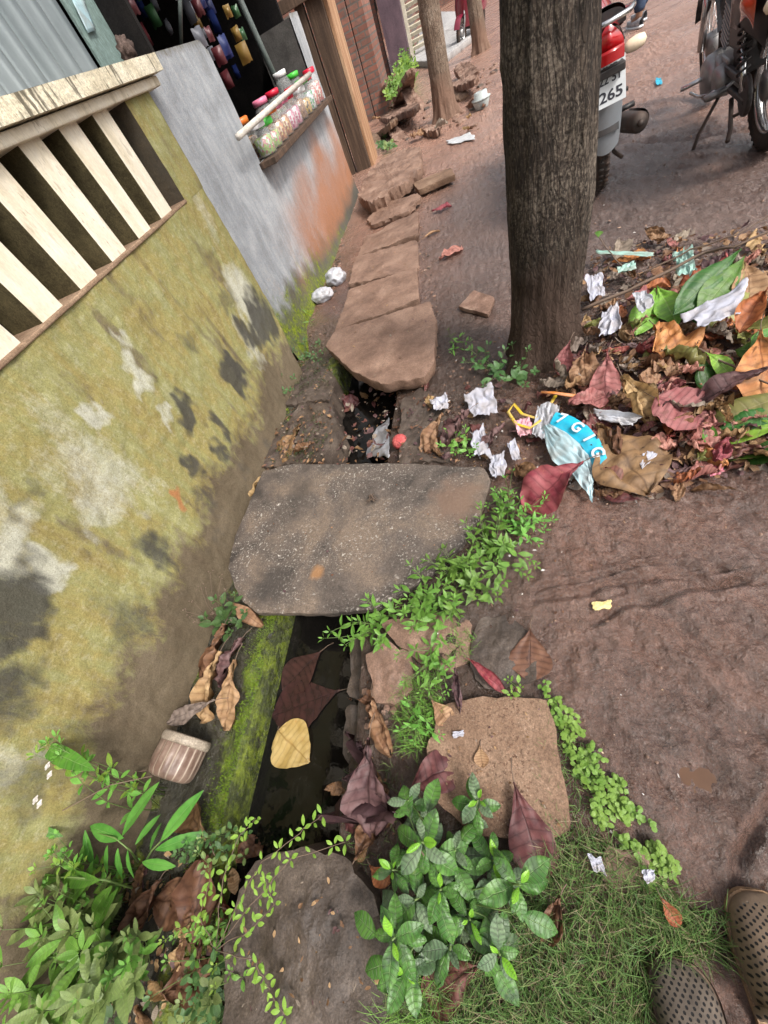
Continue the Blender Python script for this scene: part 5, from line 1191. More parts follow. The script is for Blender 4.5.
# --- leaves one can pick out in the photograph
W_ = WATER + 0.004
def onw(u, v, dz=0.004): p = at_z(u, v, WATER + dz); return (p.x, p.y, p.z)
L_ = [
 ((582,470),(519,512),.62,'red','big crimson leaf lying under the blue and white wrapper',dict(z0=.05,z1=.02,roll=.9,crum=.12,seed=2)),
 ((596,432),(652,494),.68,'brown','large golden-brown leaf right of the blue wrapper',dict(z0=.05,z1=.02,roll=-.5,curl=.3,seed=3)),
 ((655,398),(712,420),.98,'pink','round dusty pink leaf in the middle of the litter heap',dict(z0=.09,z1=.07,shape='ro',roll=.3,curl=.25,seed=4,crum=.08)),
 ((608,352),(603,402),.50,'pink','long rosy leaf upright between papers near the trunk',dict(z0=.12,z1=.06,roll=-1.0,seed=5)),
 ((622,376),(656,424),.62,'tan','curled tan leaf left of the round pink leaf',dict(z0=.11,z1=.07,roll=1.6,crum=.28,seed=6)),
 ((768,368),(690,398),.45,'purple','long purple-brown leaf pointing left above the green leaves',dict(z0=.13,z1=.09,roll=1.0,crum=.2,seed=7)),
 ((570,340),(560,375),.5,'pink','narrow pinkish leaf leaning against the trunk foot',dict(z0=.12,z1=.05,seed=8,roll=1.2)),
 ((585,350),(585,382),.6,'tan','crumpled tan leaf beside the pinkish leaf at the trunk foot',dict(z0=.11,z1=.08,seed=9,roll=1.4,crum=.3)),
 ((655,326),(693,350),.8,'orange','crumpled orange leaf above the round pink leaf',dict(z0=.11,z1=.09,seed=10,roll=1.2,crum=.3)),
 ((612,262),(652,252),.5,'orange','orange leaf at the upper edge of the heap beside the trunk',dict(z0=.05,z1=.05,seed=11,roll=1.4,crum=.2)),
 ((640,288),(672,282),.6,'orange','orange-red leaf under the lime green pair',dict(z0=.10,z1=.10,seed=12,roll=1.0)),
 ((625,300),(660,290),.55,'pink','rose leaf behind the lime green pair',dict(z0=.09,z1=.09,seed=13,roll=.8)),
 ((768,288),(742,322),.5,'orange','rust-orange curled leaf at the right edge of the photo',dict(z0=.17,z1=.14,seed=14,roll=1.8)),
 ((760,330),(768,395),.5,'orange','orange leaf at the right edge below the rust-orange curled one',dict(z0=.13,z1=.11,seed=15,roll=1.2)),
 ((278,730),(308,762),.85,'yellow','yellow heart-shaped leaf floating on the black water',dict(w=1,shape='ov',roll=.15,curl=.1,crum=.06,seed=16,stalk=.05,fold=.06)),
 ((340,690),(272,716),.60,'soaked','dark red leaf soaked in the drain behind the yellow leaf',dict(w=1,roll=.1,curl=.02,seed=17,crum=.0,fold=.01)),
 ((322,650),(282,690),.62,'soaked','dark red leaf soaked in the drain near the concrete slab',dict(w=1,roll=.1,curl=.02,seed=18,crum=.0,fold=.01)),
 ((232,628),(205,700),.36,'brown','shrivelled brown leaf hanging at the top of the ledge bundle',dict(z0=.07,z1=.02,seed=19,roll=2.0,crum=.4)),
 ((245,640),(212,690),.40,'purple','shrivelled purple-brown leaf across the ledge bundle',dict(z0=.08,z1=.03,seed=20,roll=1.8,crum=.4)),
 ((228,655),(197,728),.34,'tan','pale folded leaf along the left of the ledge bundle',dict(z0=.06,z1=.02,seed=21,roll=2.2,crum=.35)),
 ((240,662),(222,735),.34,'tan','pale pointed leaf at the lower right of the ledge bundle',dict(z0=.06,z1=.02,seed=22,roll=1.8,crum=.3)),
 ((215,700),(162,722),.30,'grey','thin bleached leaf lying across the mouth of the brown jar',dict(z0=.10,z1=.10,seed=23,roll=1.5,crum=.3)),
 ((235,605),(268,632),.35,'tan','tan leaf curled like a hook at the slab corner',dict(z0=.08,z1=.06,seed=24,curl=1.6,roll=1.8,crum=.2)),
 ((372,698),(388,758),.50,'tan','tan crumpled leaf on the right bank of the drain',dict(z0=.05,z1=.03,seed=25,roll=1.5,crum=.35)),
 ((405,820),(335,765),.60,'purple','large purple-brown leaf on the bank pointing at the water',dict(z0=.06,z1=.05,seed=26,roll=1.0,crum=.2)),
 ((375,740),(372,850),.50,'purple','tall purple-brown leaf draped down the drain bank',dict(z0=.07,z1=.02,seed=27,roll=1.2,crum=.25)),
 ((408,790),(459,760),.55,'maroon','maroon pointed leaf lying on the corner of the tan stone',dict(z0=.05,z1=.05,seed=28,roll=1.0,crum=.1)),
 ((432,700),(452,727),.62,'tan','small tan leaf at the tan stone corner by the grass',dict(z0=.04,z1=.03,seed=29,roll=.8)),
 ((345,640),(362,690),.45,'brown','brown leaf in the water edge under the creeper',dict(z0=.0,z1=-.04,seed=30,roll=1.2)),
 ((455,668),(460,715),.38,'purple','narrow twisted purple-brown leaf above the tan stone',dict(z0=.05,z1=.04,seed=31,roll=2.0,crum=.4)),
 ((468,658),(506,692),.40,'red','small bright red leaf above the tan stone',dict(z0=.04,z1=.04,seed=32,roll=1.4)),
 ((530,628),(530,682),.70,'brown','oval brown leaf pressed flat into the wet mud',dict(z0=.008,z1=.008,seed=33,roll=.1,crum=.04,curl=.05,fold=.02)),
 ((480,745),(482,768),.65,'tan','tiny golden leaf lying on the tan stone',dict(z0=.035,z1=.035,seed=34,roll=.4)),
 ((514,782),(546,890),.48,'maroon','long maroon and pink leaf along the lower right of the tan stone',dict(z0=.055,z1=.03,seed=35,roll=.9,crum=.08)),
 ((482,962),(418,1008),.42,'maroon','dark maroon folded leaf below the glossy plant',dict(z0=.05,z1=.04,seed=36,roll=1.3,crum=.2)),
 ((560,895),(545,950),.60,'brown','brown curled leaf right of the glossy plant',dict(z0=.05,z1=.04,seed=37,roll=1.8,crum=.4)),
 ((660,896),(682,930),.62,'orange','rust-orange leaf lying on the grass near the clogs',dict(z0=.05,z1=.045,seed=38,roll=.7)),
 ((210,840),(180,800),.55,'brown','rust-brown leaf behind the blade-leaved plant under the jar',dict(z0=.05,z1=.04,seed=39,roll=1.0)),
 ((205,955),(195,868),.55,'brown','large brown leaf standing in the left undergrowth',dict(z0=.05,z1=.10,seed=40,roll=1.0,crum=.25)),
 ((215,905),(148,902),.50,'brown','brown leaf lying flat in the left undergrowth',dict(z0=.06,z1=.06,seed=41,roll=1.0,crum=.25)),
 ((235,960),(180,985),.50,'brown','dull brown leaf deep in the lower left undergrowth',dict(z0=.04,z1=.04,seed=42,roll=1.0,crum=.25)),
 ((160,880),(125,945),.5,'brown','shrivelled brown leaf below the blade-leaved plant',dict(z0=.05,z1=.04,seed=43,roll=1.4,crum=.35)),
 ((230,895),(245,945),.5,'orange','orange-brown leaf beside the dark boulder',dict(z0=.05,z1=.04,seed=44,roll=1.0,crum=.2)),
 ((370,865),(388,885),.7,'orange','orange-brown leaf between dark boulder and glossy plant',dict(z0=.05,z1=.04,seed=45,roll=1.0,crum=.2)),
 ((355,860),(372,820),.6,'brown','brown leaf wedged beside the dark boulder top',dict(z0=.05,z1=.04,seed=46,roll=1.2,crum=.3)),
 ((300,430),(268,470),.4,'brown','dry brown leaf at the wall foot behind the concrete slab',dict(z0=.06,z1=.05,seed=47,roll=1.8,crum=.3)),
 ((285,440),(290,468),.5,'tan','tan curled leaf at the wall foot behind the concrete slab',dict(z0=.06,z1=.05,seed=48,roll=1.8,crum=.3)),
 ((312,442),(292,452),.5,'brown','small brown leaf on the mossy kerb block',dict(z0=.09,z1=.09,seed=49,roll=1.8,crum=.3)),
 ((262,478),(240,512),.3,'tan','thin tan leaf in the crack between wall and concrete slab',dict(z0=.05,z1=.04,seed=50,roll=1.8,crum=.3)),
 ((238,522),(222,552),.3,'tan','second thin leaf in the crack, nearer the camera',dict(z0=.05,z1=.04,seed=51,roll=1.8,crum=.3)),
 ((226,548),(222,576),.28,'pink','thin pinkish leaf at the slab left corner against the wall',dict(z0=.05,z1=.04,seed=52,roll=1.8,crum=.3)),
 ((342,400),(362,412),.6,'maroon','dark maroon leaf in the littered drain hole',dict(z0=.06,z1=.06,seed=53,roll=1.4,crum=.3)),
 ((440,262),(462,245),.6,'pink','dusty pink leaf lying on the wet lane right of the slabs',dict(z0=.012,z1=.012,seed=54,roll=.6)),
 ((432,213),(452,205),.5,'red','small pinkish-red leaf on the lane beside the thick stone',dict(z0=.014,z1=.014,seed=55,roll=1.0)),
 ((422,240),(440,228),.25,'tan','pale dry leaf strip on the lane edge beside the slabs',dict(z0=.02,z1=.02,seed=56,roll=1.0)),
 ((470,415),(440,450),.5,'purple','purple-brown crumpled leaf left of the torn papers',dict(z0=.06,z1=.03,seed=57,roll=1.6,crum=.4)),
 ((505,425),(478,452),.4,'purple','shrivelled purple-brown leaf between the torn papers',dict(z0=.05,z1=.04,seed=58,roll=1.8,crum=.4)),
 ((445,420),(420,458),.42,'tan','tan curled leaf right of the red ball of cloth',dict(z0=.05,z1=.02,seed=59,roll=1.8,crum=.3)),
 ((540,480),(515,462),.5,'brown','brown leaf between the torn papers and crimson leaf',dict(z0=.04,z1=.03,seed=60,roll=1.4,crum=.3)),
 ((640,500),(602,492),.5,'maroon','maroon leaf peeping from under the golden-brown leaf',dict(z0=.03,z1=.02,seed=61,roll=1.0)),
 ((690,470),(640,485),.45,'purple','grey-purple leaf along the lower edge of the heap',dict(z0=.03,z1=.02,seed=62,roll=1.2,crum=.25)),
 ((735,490),(690,487),.35,'brown','brown leaf on the mud at the lower right edge of the heap',dict(z0=.03,z1=.02,seed=63,roll=1.2,crum=.2)),
]
for (A, B_, wr, mt, lab, kw) in L_:
    if kw.pop('w', 0): dz_ = .016 if mt == 'yellow' else .007; A, B_ = onw(*A, dz_), onw(*B_, dz_)
    fallen(A, B_, wr, mt, lab, **kw)

# --- the rest of the heap: leaves one by one, then crumbs
def inpoly(x, y, P):
    c = False; j = len(P)-1
    for i in range(len(P)):
        if (P[i][1] > y) != (P[j][1] > y) and x < (P[j][0]-P[i][0])*(y-P[i][1])/(P[j][1]-P[i][1])+P[i][0]: c = not c
        j = i
    return c
HEAP = [(588,262),(640,245),(700,240),(790,225),(850,330),(830,430),(790,462),(700,482),(650,500),(600,500),(560,470),(545,420),(552,385),(580,340)]
def pick(P, r):
    x0, x1 = min(p[0] for p in P), max(p[0] for p in P); y0, y1 = min(p[1] for p in P), max(p[1] for p in P)
    while True:
        x, y = r.uniform(x0, x1), r.uniform(y0, y1)
        if inpoly(x, y, P): return x, y
LEAFLOG = []
def scatter(P, n, cols, Lr, group, place, seed, zr=(0.01, 0.06), crum=.35, cat=None, stalk=0.0):
    r = random.Random(seed)
    for i in range(n):
        u, v = pick(P, r); a = G(u, v, 0)
        if a.z < WATER: a = at_z(u, v, WATER + .004)
        a.z += r.uniform(*zr); an = r.uniform(0, 2*PI); L = r.uniform(*Lr)
        b_ = a + Vector((math.cos(an)*L, math.sin(an)*L, r.uniform(-.25, .35)*L)); mt = r.choice(cols)
        o_ = fallen(tuple(a), tuple(b_), r.uniform(.42, .72), mt, f'{COLN[mt]} crumpled leaf {place}', shape=r.choice(['ob', 'el', 'ov']), tilt=(r.uniform(-.5, .5), r.uniform(-.5, .5)),
               curl=r.uniform(-.6, 1.0), roll=r.choice([-1, 1, 1])*r.uniform(.4, 2.0), crum=r.uniform(.6, 1.3)*crum, seed=i*1.37 + seed, group=group, stalk=stalk)
        LEAFLOG.append((o_, mt, L, u, v, group))
HEAP2 = [(590,300),(640,262),(760,300),(760,470),(620,480),(560,400)]
scatter(HEAP2, 70, ['tan', 'pink', 'grey', 'brown', 'tan', 'orange', 'pink', 'olive'], (.08, .14), 'leaves heaped right of the tree', 'in the heap right of the big tree', 19, (.02, .07), stalk=.2)
scatter(HEAP, 140, ['brown', 'tan', 'tan', 'maroon', 'pink', 'pink', 'purple', 'grey', 'grey', 'red', 'brown', 'orange', 'tan'], (.07, .14), 'leaves heaped right of the tree', 'in the heap right of the big tree', 11, (0.0, .05), stalk=.2)
scatter([(420,385),(500,385),(555,400),(560,480),(520,520),(495,465),(440,462),(425,430)], 36, ['brown', 'purple', 'maroon', 'tan', 'grey'], (.03, .08), 'leaves between slab and tree', 'between the concrete slab and the tree foot', 12, (0, .02))
scatter([(335,395),(400,390),(430,462),(300,462)], 16, ['brown', 'maroon', 'purple', 'tan'], (.03, .07), 'leaves in the littered drain hole', 'in the littered drain hole', 13, (0.0, .04))
scatter([(345,650),(380,700),(400,800),(370,850),(345,800),(350,720)], 12, ['brown', 'purple', 'maroon'], (.04, .09), 'leaves on the right drain bank', 'on the right bank of the open drain', 14, (0, .03))
scatter([(120,860),(250,860),(240,1010),(60,1024),(60,900)], 26, ['brown', 'brown', 'maroon', 'tan'], (.05, .10), 'dead leaves under the left bushes', 'under the bushes at the lower left', 15, (0, .04))
scatter([(360,80),(440,90),(500,90),(480,130),(380,150)], 14, ['tan', 'brown', 'grey'], (.10, .22), 'dry leaves round the rubble', 'round the rubble heap', 16, (0.02, .1))

def crumbs(name, P, n, mats, Lr, seed, zr=(0, .02), wr=(.3, .8), zfix=None):
    """crushed leaf bits nobody could count: one object, several colours"""
    r = random.Random(seed); mb = MB(); idx = []
    for i in range(n):
        u, v = pick(P, r); a = G(u, v, 0)
        if a.z < WATER: a = at_z(u, v, WATER + .004)
        a.z += r.uniform(*zr); an = r.uniform(0, 2*PI); L = r.uniform(*Lr)
        f0 = len(mb.f)
        if zfix is not None: a = at_z(u, v, zfix + r.uniform(*zr)*.4)
        mb.leaf(a, (math.cos(an), math.sin(an), r.uniform(-.3, .3)), (r.uniform(-.5, .5), r.uniform(-.5, .5), 1), L, L*r.uniform(*wr), 'el', .1, r.uniform(-1, 1), r.uniform(-1.5, 1.5), .4, i*.7, 4, 1)
        idx += [r.randrange(len(mats))]*(len(mb.f)-f0)
    o = mb.build(name, mats[0]); 
    for m_ in mats[1:]: o.data.materials.append(m_)
    o.data.polygons.foreach_set('material_index', idx); kind(o, 'stuff'); return o
lit = [LM[k] for k in ('brown', 'grey', 'tan', 'purple', 'brown')]
o = crumbs('leaf_litter', HEAP, 3000, lit, (.012, .055), 21, (0, .04))
o = crumbs('leaf_crumbs', [(255,480),(300,400),(440,385),(500,330),(560,400),(560,520),(490,560),(480,470),(440,462),(262,465)], 420, lit, (.006, .022), 22, (0, .012))
o = crumbs('leaf_crumbs', [(345,640),(420,640),(560,560),(600,500),(768,480),(768,520),(620,560),(540,700),(600,850),(560,900),(430,860),(350,850)], 260, lit, (.004, .014), 23, (0, .01))
o = crumbs('undergrowth_litter', [(0,860),(240,850),(260,1024),(0,1024)], 420, lit, (.01, .035), 24, (0, .02))
crumbs('leaf_crumbs', [(262,470),(275,430),(300,400),(330,400),(335,430),(322,468)], 160, lit, (.008, .035), 31, (0, .02), zfix=-.015)
crumbs('leaf_crumbs', [(395,466),(402,395),(425,385),(452,400),(460,466)], 150, lit, (.006, .028), 32, (0, .02), zfix=.006)
crumbs('leaf_crumbs', [(288,400),(292,368),(330,360),(335,395)], 60, lit, (.006, .02), 33, (0, .02), zfix=.006)
crumbs('leaf_crumbs', [(330,395),(395,385),(400,466),(322,466)], 110, [LM['maroon'], LM['brown'], LM['purple'], LM['grey'], LM['brown']], (.012, .055), 34, (0, .08), zfix=-.12)
crumbs('leaf_crumbs', [(240,560),(270,475),(480,470),(470,540),(380,600),(260,605)], 40, lit, (.005, .014), 35, (0, .004), zfix=.044)
crumbs('leaf_crumbs', [(330,370),(360,240),(418,200),(436,320),(380,380)], 50, lit, (.006, .02), 36, (0, .004), zfix=.064)
crumbs('leaf_crumbs', [(432,745),(545,700),(568,830),(500,830)], 40, lit, (.004, .012), 37, (0, .004), zfix=.036)
crumbs('leaf_crumbs', [(245,880),(350,865),(390,1000),(240,1020)], 50, lit, (.005, .018), 38, (0, .004), zfix=.035)
# pale flecks of paper and petals trodden into the ground
WHT = mottled('torn_white_scrap', [(0.3, (0.36, 0.33, 0.31)), (0.7, (0.62, 0.59, 0.56))], 20, 0.7, 0.3)
PEACH = mottled('peach_scrap', [(0.3, (0.42, 0.25, 0.17)), (0.7, (0.60, 0.42, 0.30))], 20, 0.7, 0.3)
crumbs('paper_scraps', [(255,480),(330,395),(500,330),(768,480),(600,520),(520,600),(490,470),(262,465)], 110, [WHT, PEACH, WHT], (.005, .016), 25, (.002, .02))
crumbs('paper_scraps', [(430,620),(620,560),(700,800),(600,960),(430,940)], 40, [WHT, PEACH, LM['tan']], (.003, .010), 26, (.004, .015))
crumbs('paper_scraps', [(420,100),(600,60),(768,200),(640,260),(420,300)], 40, [WHT, PEACH, REDST], (.01, .03), 27, (.002, .01))

# ================================================================== bags, paper, cloth
def plastic(name, col, alpha_trans=0.25, rough=0.25, dirt=None):
    m, nt, b = newmat(name); v = objco(nt); n = noi(nt, v, 14, 6, .65)
    c = mix(nt, mth(nt, 'MULTIPLY', ramp(nt, n, [(.42, 0.0), (.66, 1.0)]), .55), col, dirt or (0.35, 0.29, 0.24))
    setb(nt, b, Base_Color=c, Roughness=rough); bump(nt, b, noi(nt, v, 60, 6, .7), .5, .004)
    out = [q for q in nt.nodes if q.type == 'OUTPUT_MATERIAL'][0]
    t = nd(nt, 'ShaderNodeBsdfTranslucent', {'Color': c}); mx = nd(nt, 'ShaderNodeMixShader', {0: alpha_trans, 1: b.outputs[0], 2: t.outputs[0]})
    nt.links.new(mx.outputs[0], out.inputs['Surface']); return m
BAGW = plastic('white_bag_film', (0.58, 0.60, 0.66)); PAPER = plastic('damp_white_paper', (0.44, 0.45, 0.53), .1, .7)
BAGG = plastic('mint_bag_film', (0.42, 0.66, 0.58)); CYAN = plastic('cyan_printed_film', (0.02, 0.46, 0.68), .1, .3, (0.10, 0.42, 0.55)); CLEARF = plastic('pale_blue_film', (0.50, 0.70, 0.76), .3, .2)
YEL = plastic('yellow_strap', (0.75, 0.52, 0.03), .1, .5); REDC = mottled('pinkish_red_cloth', [(0.3, (0.36, 0.045, 0.05)), (0.7, (0.52, 0.13, 0.12))], 20, .8, .2, ((60, .6, .004),), speck=((120, .62, (.20, .02, .02), .6),))
ORP = plastic('orange_strap', (0.70, 0.22, 0.03), .1, .5); BRJ = None
def sheet(name, q, mat, label, cat, seed, amp=.02, z=(.03,)*4, group=None, n=26, world=False, parent=None, th=.0008, ridge=6):
    """crumpled sheet through four photo places (corner order round)"""
    P = [Vector(p) for p in q] if world else [G(u, v, 0) + Vector((0, 0, z[i % len(z)])) for i, (u, v) in enumerate(q)]
    c = sum(P, Vector())/4; S = max((P[1]-P[0]).length, (P[2]-P[1]).length)
    mb = MB()
    def fn(u, v):
        e = 0.30*noise.noise(Vector((u*2.6, seed, 1))) + .10*noise.noise(Vector((u*9, seed, 1))); e2 = 0.30*noise.noise(Vector((v*2.6, seed, 4))) + .10*noise.noise(Vector((v*9, seed, 4)))
        uu = .5 + (u-.5)*(1 + e2); vv = .5 + (v-.5)*(1 + e*1.2)
        p = (P[0]*(1-uu)+P[1]*uu)*(1-vv) + (P[3]*(1-uu)+P[2]*uu)*vv
        am = min(amp, S*.22)*.7; q_ = noise.noise(Vector((u*3, v*3, seed+2)))
        r1 = 1 - abs(noise.noise(Vector((u*ridge*.35 + q_, v*ridge*.35, seed))))*3.2; r2 = 1 - abs(noise.noise(Vector((u*ridge*.9 + q_, v*ridge*.9, seed+5))))*2.4
        return p - c + Vector((am*.6*noise.noise(Vector((u*3, v*3, seed+9))), am*.6*noise.noise(Vector((u*3, v*3, seed+19))), am*(r1*.8 + r2*.3)))
    mb.grid(fn, n, n)
    o = mb.build(name, mat, parent); o.location = c; solid(o, th)
    if label: tag(o, label, cat, group)
    return o
def wad(name, u, v, size, mat, label, cat, seed, dz=.02, sc=(1, 1, .7), amp=.35, f=3.2):
    bm_ = MB(); n = 26
    c = G(u, v, 0) + Vector((0, 0, dz))
    def fn(a, b_):
        th, ph = 2*PI*b_, PI*(a*.999+.0005); d = Vector((math.sin(ph)*math.cos(th), math.sin(ph)*math.sin(th), math.cos(ph)))
        k = 1 + amp*(1 - 2.2*abs(noise.noise(d*f*.6 + Vector((seed, 0, 0))))) *.6 + amp*.5*(0.5-abs(noise.noise(d*f*1.6 + Vector((0, seed, 0)))))
        return Vector((d.x*sc[0], d.y*sc[1], d.z*sc[2]))*size*k
    bm_.grid(fn, n, n*2, flip=False); o = bm_.build(name, mat); o.location = c
    return tag(o, label, cat)
wad('plastic_bag', 338, 283, .070, BAGW, 'upper crumpled white plastic bag beside the slab row', 'bag', 1, .05, (1.15, 1, .8), .35, 2.2)
wad('plastic_bag', 324, 300, .066, BAGW, 'lower crumpled white plastic bag against the mossy wall foot', 'bag', 5, .04, (1.3, .9, .65), .35, 2.4)
wad('cloth_ball', 402, 446, .038, REDC, 'round pinkish-red ball of cloth behind the concrete slab', 'cloth', 9, .03, (1, 1, .9), .12, 5)
o = sheet('plastic_bag', [(378,420),(391,420),(392,462),(362,462)], BAGW, 'twisted white plastic bag left of the pinkish-red ball', 'bag', 31, .02, (.06, .06, .04, .03))
sheet('plastic_scrap', [(372,418),(384,420),(382,432),(370,430)], REDC, 'small bright red scrap behind the twisted white bag', 'scrap', 32, .01, (.05,))
sheet('paper_scrap', [(466,402),(492,393),(500,420),(474,424)], PAPER, 'torn white paper piece left of the yellow strap', 'paper', 33, .018, (.04, .05, .04, .03))
sheet('paper_scrap', [(472,440),(486,434),(492,462),(476,464)], PAPER, 'torn white paper by the slab right corner, upper of two', 'paper', 34, .015, (.04,))
sheet('paper_scrap', [(490,462),(506,458),(506,482),(492,482)], PAPER, 'torn white paper by the slab right corner, lower of two', 'paper', 35, .012, (.03,))
sheet('paper_scrap', [(432,408),(448,402),(452,416),(438,420)], PAPER, 'small bluish paper in the purple-brown leaf nest', 'paper', 36, .012, (.05,))
sheet('paper_scrap', [(508,450),(516,446),(522,466),(514,468)], PAPER, 'narrow white paper strip beside the pink flower wrapper', 'paper', 37, .008, (.04,))
sheet('paper_scrap', [(600,340),(614,334),(618,355),(596,362)], PAPER, 'white paper tucked in the heap near the trunk', 'paper', 38, .02, (.12, .13, .12, .11))
sheet('paper_scrap', [(672,348),(732,322),(728,348),(694,362)], PAPER, 'large folded white paper in the upper middle of the heap', 'paper', 39, .016, (.13, .15, .14, .13))
sheet('paper_scrap', [(628,322),(642,318),(650,332),(636,342)], BAGW, 'white film scrap under the lime green pair', 'scrap', 40, .014, (.12,))
sheet('foil_wrapper', [(634,470),(650,460),(655,466),(640,480)], PAPER, 'small white wrapper lying on the golden-brown leaf', 'wrapper', 41, .006, (.06, .065, .06, .055))
sheet('paper_scrap', [(592,424),(640,430),(630,442),(596,434)], BAGW, 'long white film strip above the golden-brown leaf', 'scrap', 42, .016, (.07,))
sheet('plastic_bag', [(668,278),(686,270),(690,300),(672,300)], BAGG, 'mint green plastic bag scrap in the upper heap', 'bag', 43, .03, (.10, .11, .10, .10))
sheet('plastic_strip', [(596,264),(650,268),(650,272),(596,268)], BAGG, 'pale green strip lying along the upper heap edge', 'scrap', 44, .01, (.07,), n=18)
sheet('plastic_scrap', [(614,288),(632,282),(634,290),(616,294)], BAGG, 'small teal scrap in the upper heap', 'scrap', 45, .01, (.10,))
sheet('snack_wrapper', [(585,292),(600,290),(604,312),(588,316)], PAPER, 'grey and white scrap against the right side of the trunk', 'wrapper', 46, .015, (.08,))
sheet('flower_wrapper', [(515,428),(530,424),(534,440),(520,445)], plastic('pink_film', (0.72, 0.35, 0.42), .1, .4), 'pink and white wrapper below the yellow strap', 'wrapper', 47, .012, (.04,))
sheet('pink_wrapper', [(704,470),(720,466),(722,478),(708,482)], plastic('magenta_film', (0.62, 0.12, 0.22), .1, .4), 'small magenta and white wrapper at the lower edge of the heap', 'wrapper', 48, .010, (.025,))
sheet('white_wrapper', [(690,464),(698,462),(700,474),(692,476)], PAPER, 'tiny white wrapper left of the magenta one', 'wrapper', 49, .006, (.025,))
sheet('yellow_tag', [(592,604),(610,602),(611,610),(593,612)], mottled('yellow_printed_card', [(0.3, (0.5, 0.36, 0.12)), (0.7, (0.7, 0.6, 0.3))], 60, .6, .3), 'tiny yellow printed card lying on the bare mud', 'card', 50, .002, (.012,))
sheet('white_chip', [(586,852),(600,856),(604,872),(592,868)], PAPER, 'white flake lying on the grass left of the small stone', 'flake', 51, .006, (.045,))
sheet('white_chip', [(638,868),(650,866),(650,878),(642,880)], PAPER, 'white flake on the right end of the small grassy stone', 'flake', 52, .005, (.05,))
sheet('paper_scrap', [(455,734),(466,732),(466,738),(456,740)], PAPER, 'tiny white card on the left of the tan stone', 'paper', 53, .003, (.035,))
sheet('yellow_petals', [(284,366),(298,366),(300,378),(286,378)], YEL, 'yellow petals caught in the weeds at the wall corner', 'petals', 54, .012, (.05,))
wsm = mottled('white_spill', [(0.3, (0.36, 0.37, 0.38)), (0.7, (0.55, 0.57, 0.58))], 20, .5, .4)
sheet('paper_scrap', [(446,142),(470,134),(476,140),(452,146)], wsm, 'pale trampled paper on the lane below the tub', 'paper', 55, .006, (.012,))
sheet('blue_scrap', [(655,80),(661,80),(662,86),(656,87)], CYAN, 'tiny blue scrap on the lane behind the red motorcycle', 'scrap', 56, .006, (.012,))

# blue printed wrapper: cyan band with white letters, clear film hanging below it
bw0 = G(575, 440, 0)
bt = thing('printed_wrapper', 'crumpled clear wrapper with bright cyan band and white letters beside the yellow strap', 'wrapper', tuple(bw0))
arc = [(556,412,.10),(572,416,.105),(588,426,.105),(600,440,.10),(607,458,.09)]     # upper edge of the band
low = [(550,424,.085),(566,432,.09),(580,444,.09),(590,458,.085),(594,472,.075)]
tail_ = [(540,430,.05),(552,462,.06),(575,478,.06),(588,496,.05),(592,505,.03)]
def cv(L, t):
    k = min(len(L)-2, int(t*(len(L)-1))); f = t*(len(L)-1)-k; a, b_ = L[k], L[k+1]
    u, v, z = (a[i]*(1-f)+b_[i]*f for i in range(3)); return at_z(u, v, z)
mb = MB(); mb.grid(lambda u, v: cv(arc, u).lerp(cv(low, u), v) - bw0 + Vector((0, 0, .004*noise.noise(Vector((u*6, v*3, 1))) + .006*math.sin(v*PI))), 30, 8)
band = mb.build('cyan_band', CYAN, bt)
for i, (ch, t) in enumerate(zip('7GIG', (.13, .38, .60, .84))):
    pc = cv(arc, t).lerp(cv(low, t), .5) - bw0 + Vector((0, 0, .013)); tx = (cv(arc, min(1, t+.06)) - cv(arc, max(0, t-.06))).normalized(); up = (cv(arc, t) - cv(low, t)).normalized()
    nz = tx.cross(up).normalized(); up = nz.cross(tx)
    if nz.z < 0: nz = -nz
    rot = Matrix((tx, up, nz)).transposed().to_4x4()
    text_child(ch, .058, pc, rot, WHITEP, band, bold=.0016)
mb = MB(); mb.grid(lambda u, v: cv(low, u).lerp(cv(tail_, u), v) - bw0 + Vector((.006*noise.noise(Vector((u*8, v*8, 3))), 0, .012*(1-2*abs(noise.noise(Vector((u*7, v*5, 2)))))*min(1, v*6))), 34, 24)
mb.build('clear_film', CLEARF, bt)
mb = MB(); mb.grid(lambda u, v: cv([(538,408,.06),(548,404,.08),(560,408,.09)], u).lerp(cv([(532,436,.04),(542,440,.05),(552,440,.06)], u), v) - bw0 + Vector((0, 0, .015*(1-2*abs(noise.noise(Vector((u*7, v*5, 12))))))), 20, 20)
mb.build('white_edge', BAGW, bt)
# yellow strap loop and orange-yellow clip
mb = MB(); P = [at_z(u, v, z) for u, v, z in ((556,395,.06),(548,408,.06),(536,418,.06),(522,414,.05),(514,404,.05),(508,412,.04),(516,424,.05),(530,428,.06),(541,420,.07))]
c0 = P[3]; mb.tube([p - c0 for p in P], .007, 8, flat=.4); o = mb.build('yellow_strap', YEL); o.location = c0; tag(o, 'yellow plastic strap looped on the litter below the trunk', 'strap')
mb = MB(); P = [at_z(u, v, z) for u, v, z in ((541,392,.09),(555,393,.09),(575,396,.09))]; c0 = P[1]; mb.tube([p - c0 for p in P], [.007, .008, .010], 8, flat=.5); o = mb.build('orange_clip', ORP); o.location = c0; tag(o, 'orange and yellow plastic clip at the trunk foot', 'clip')

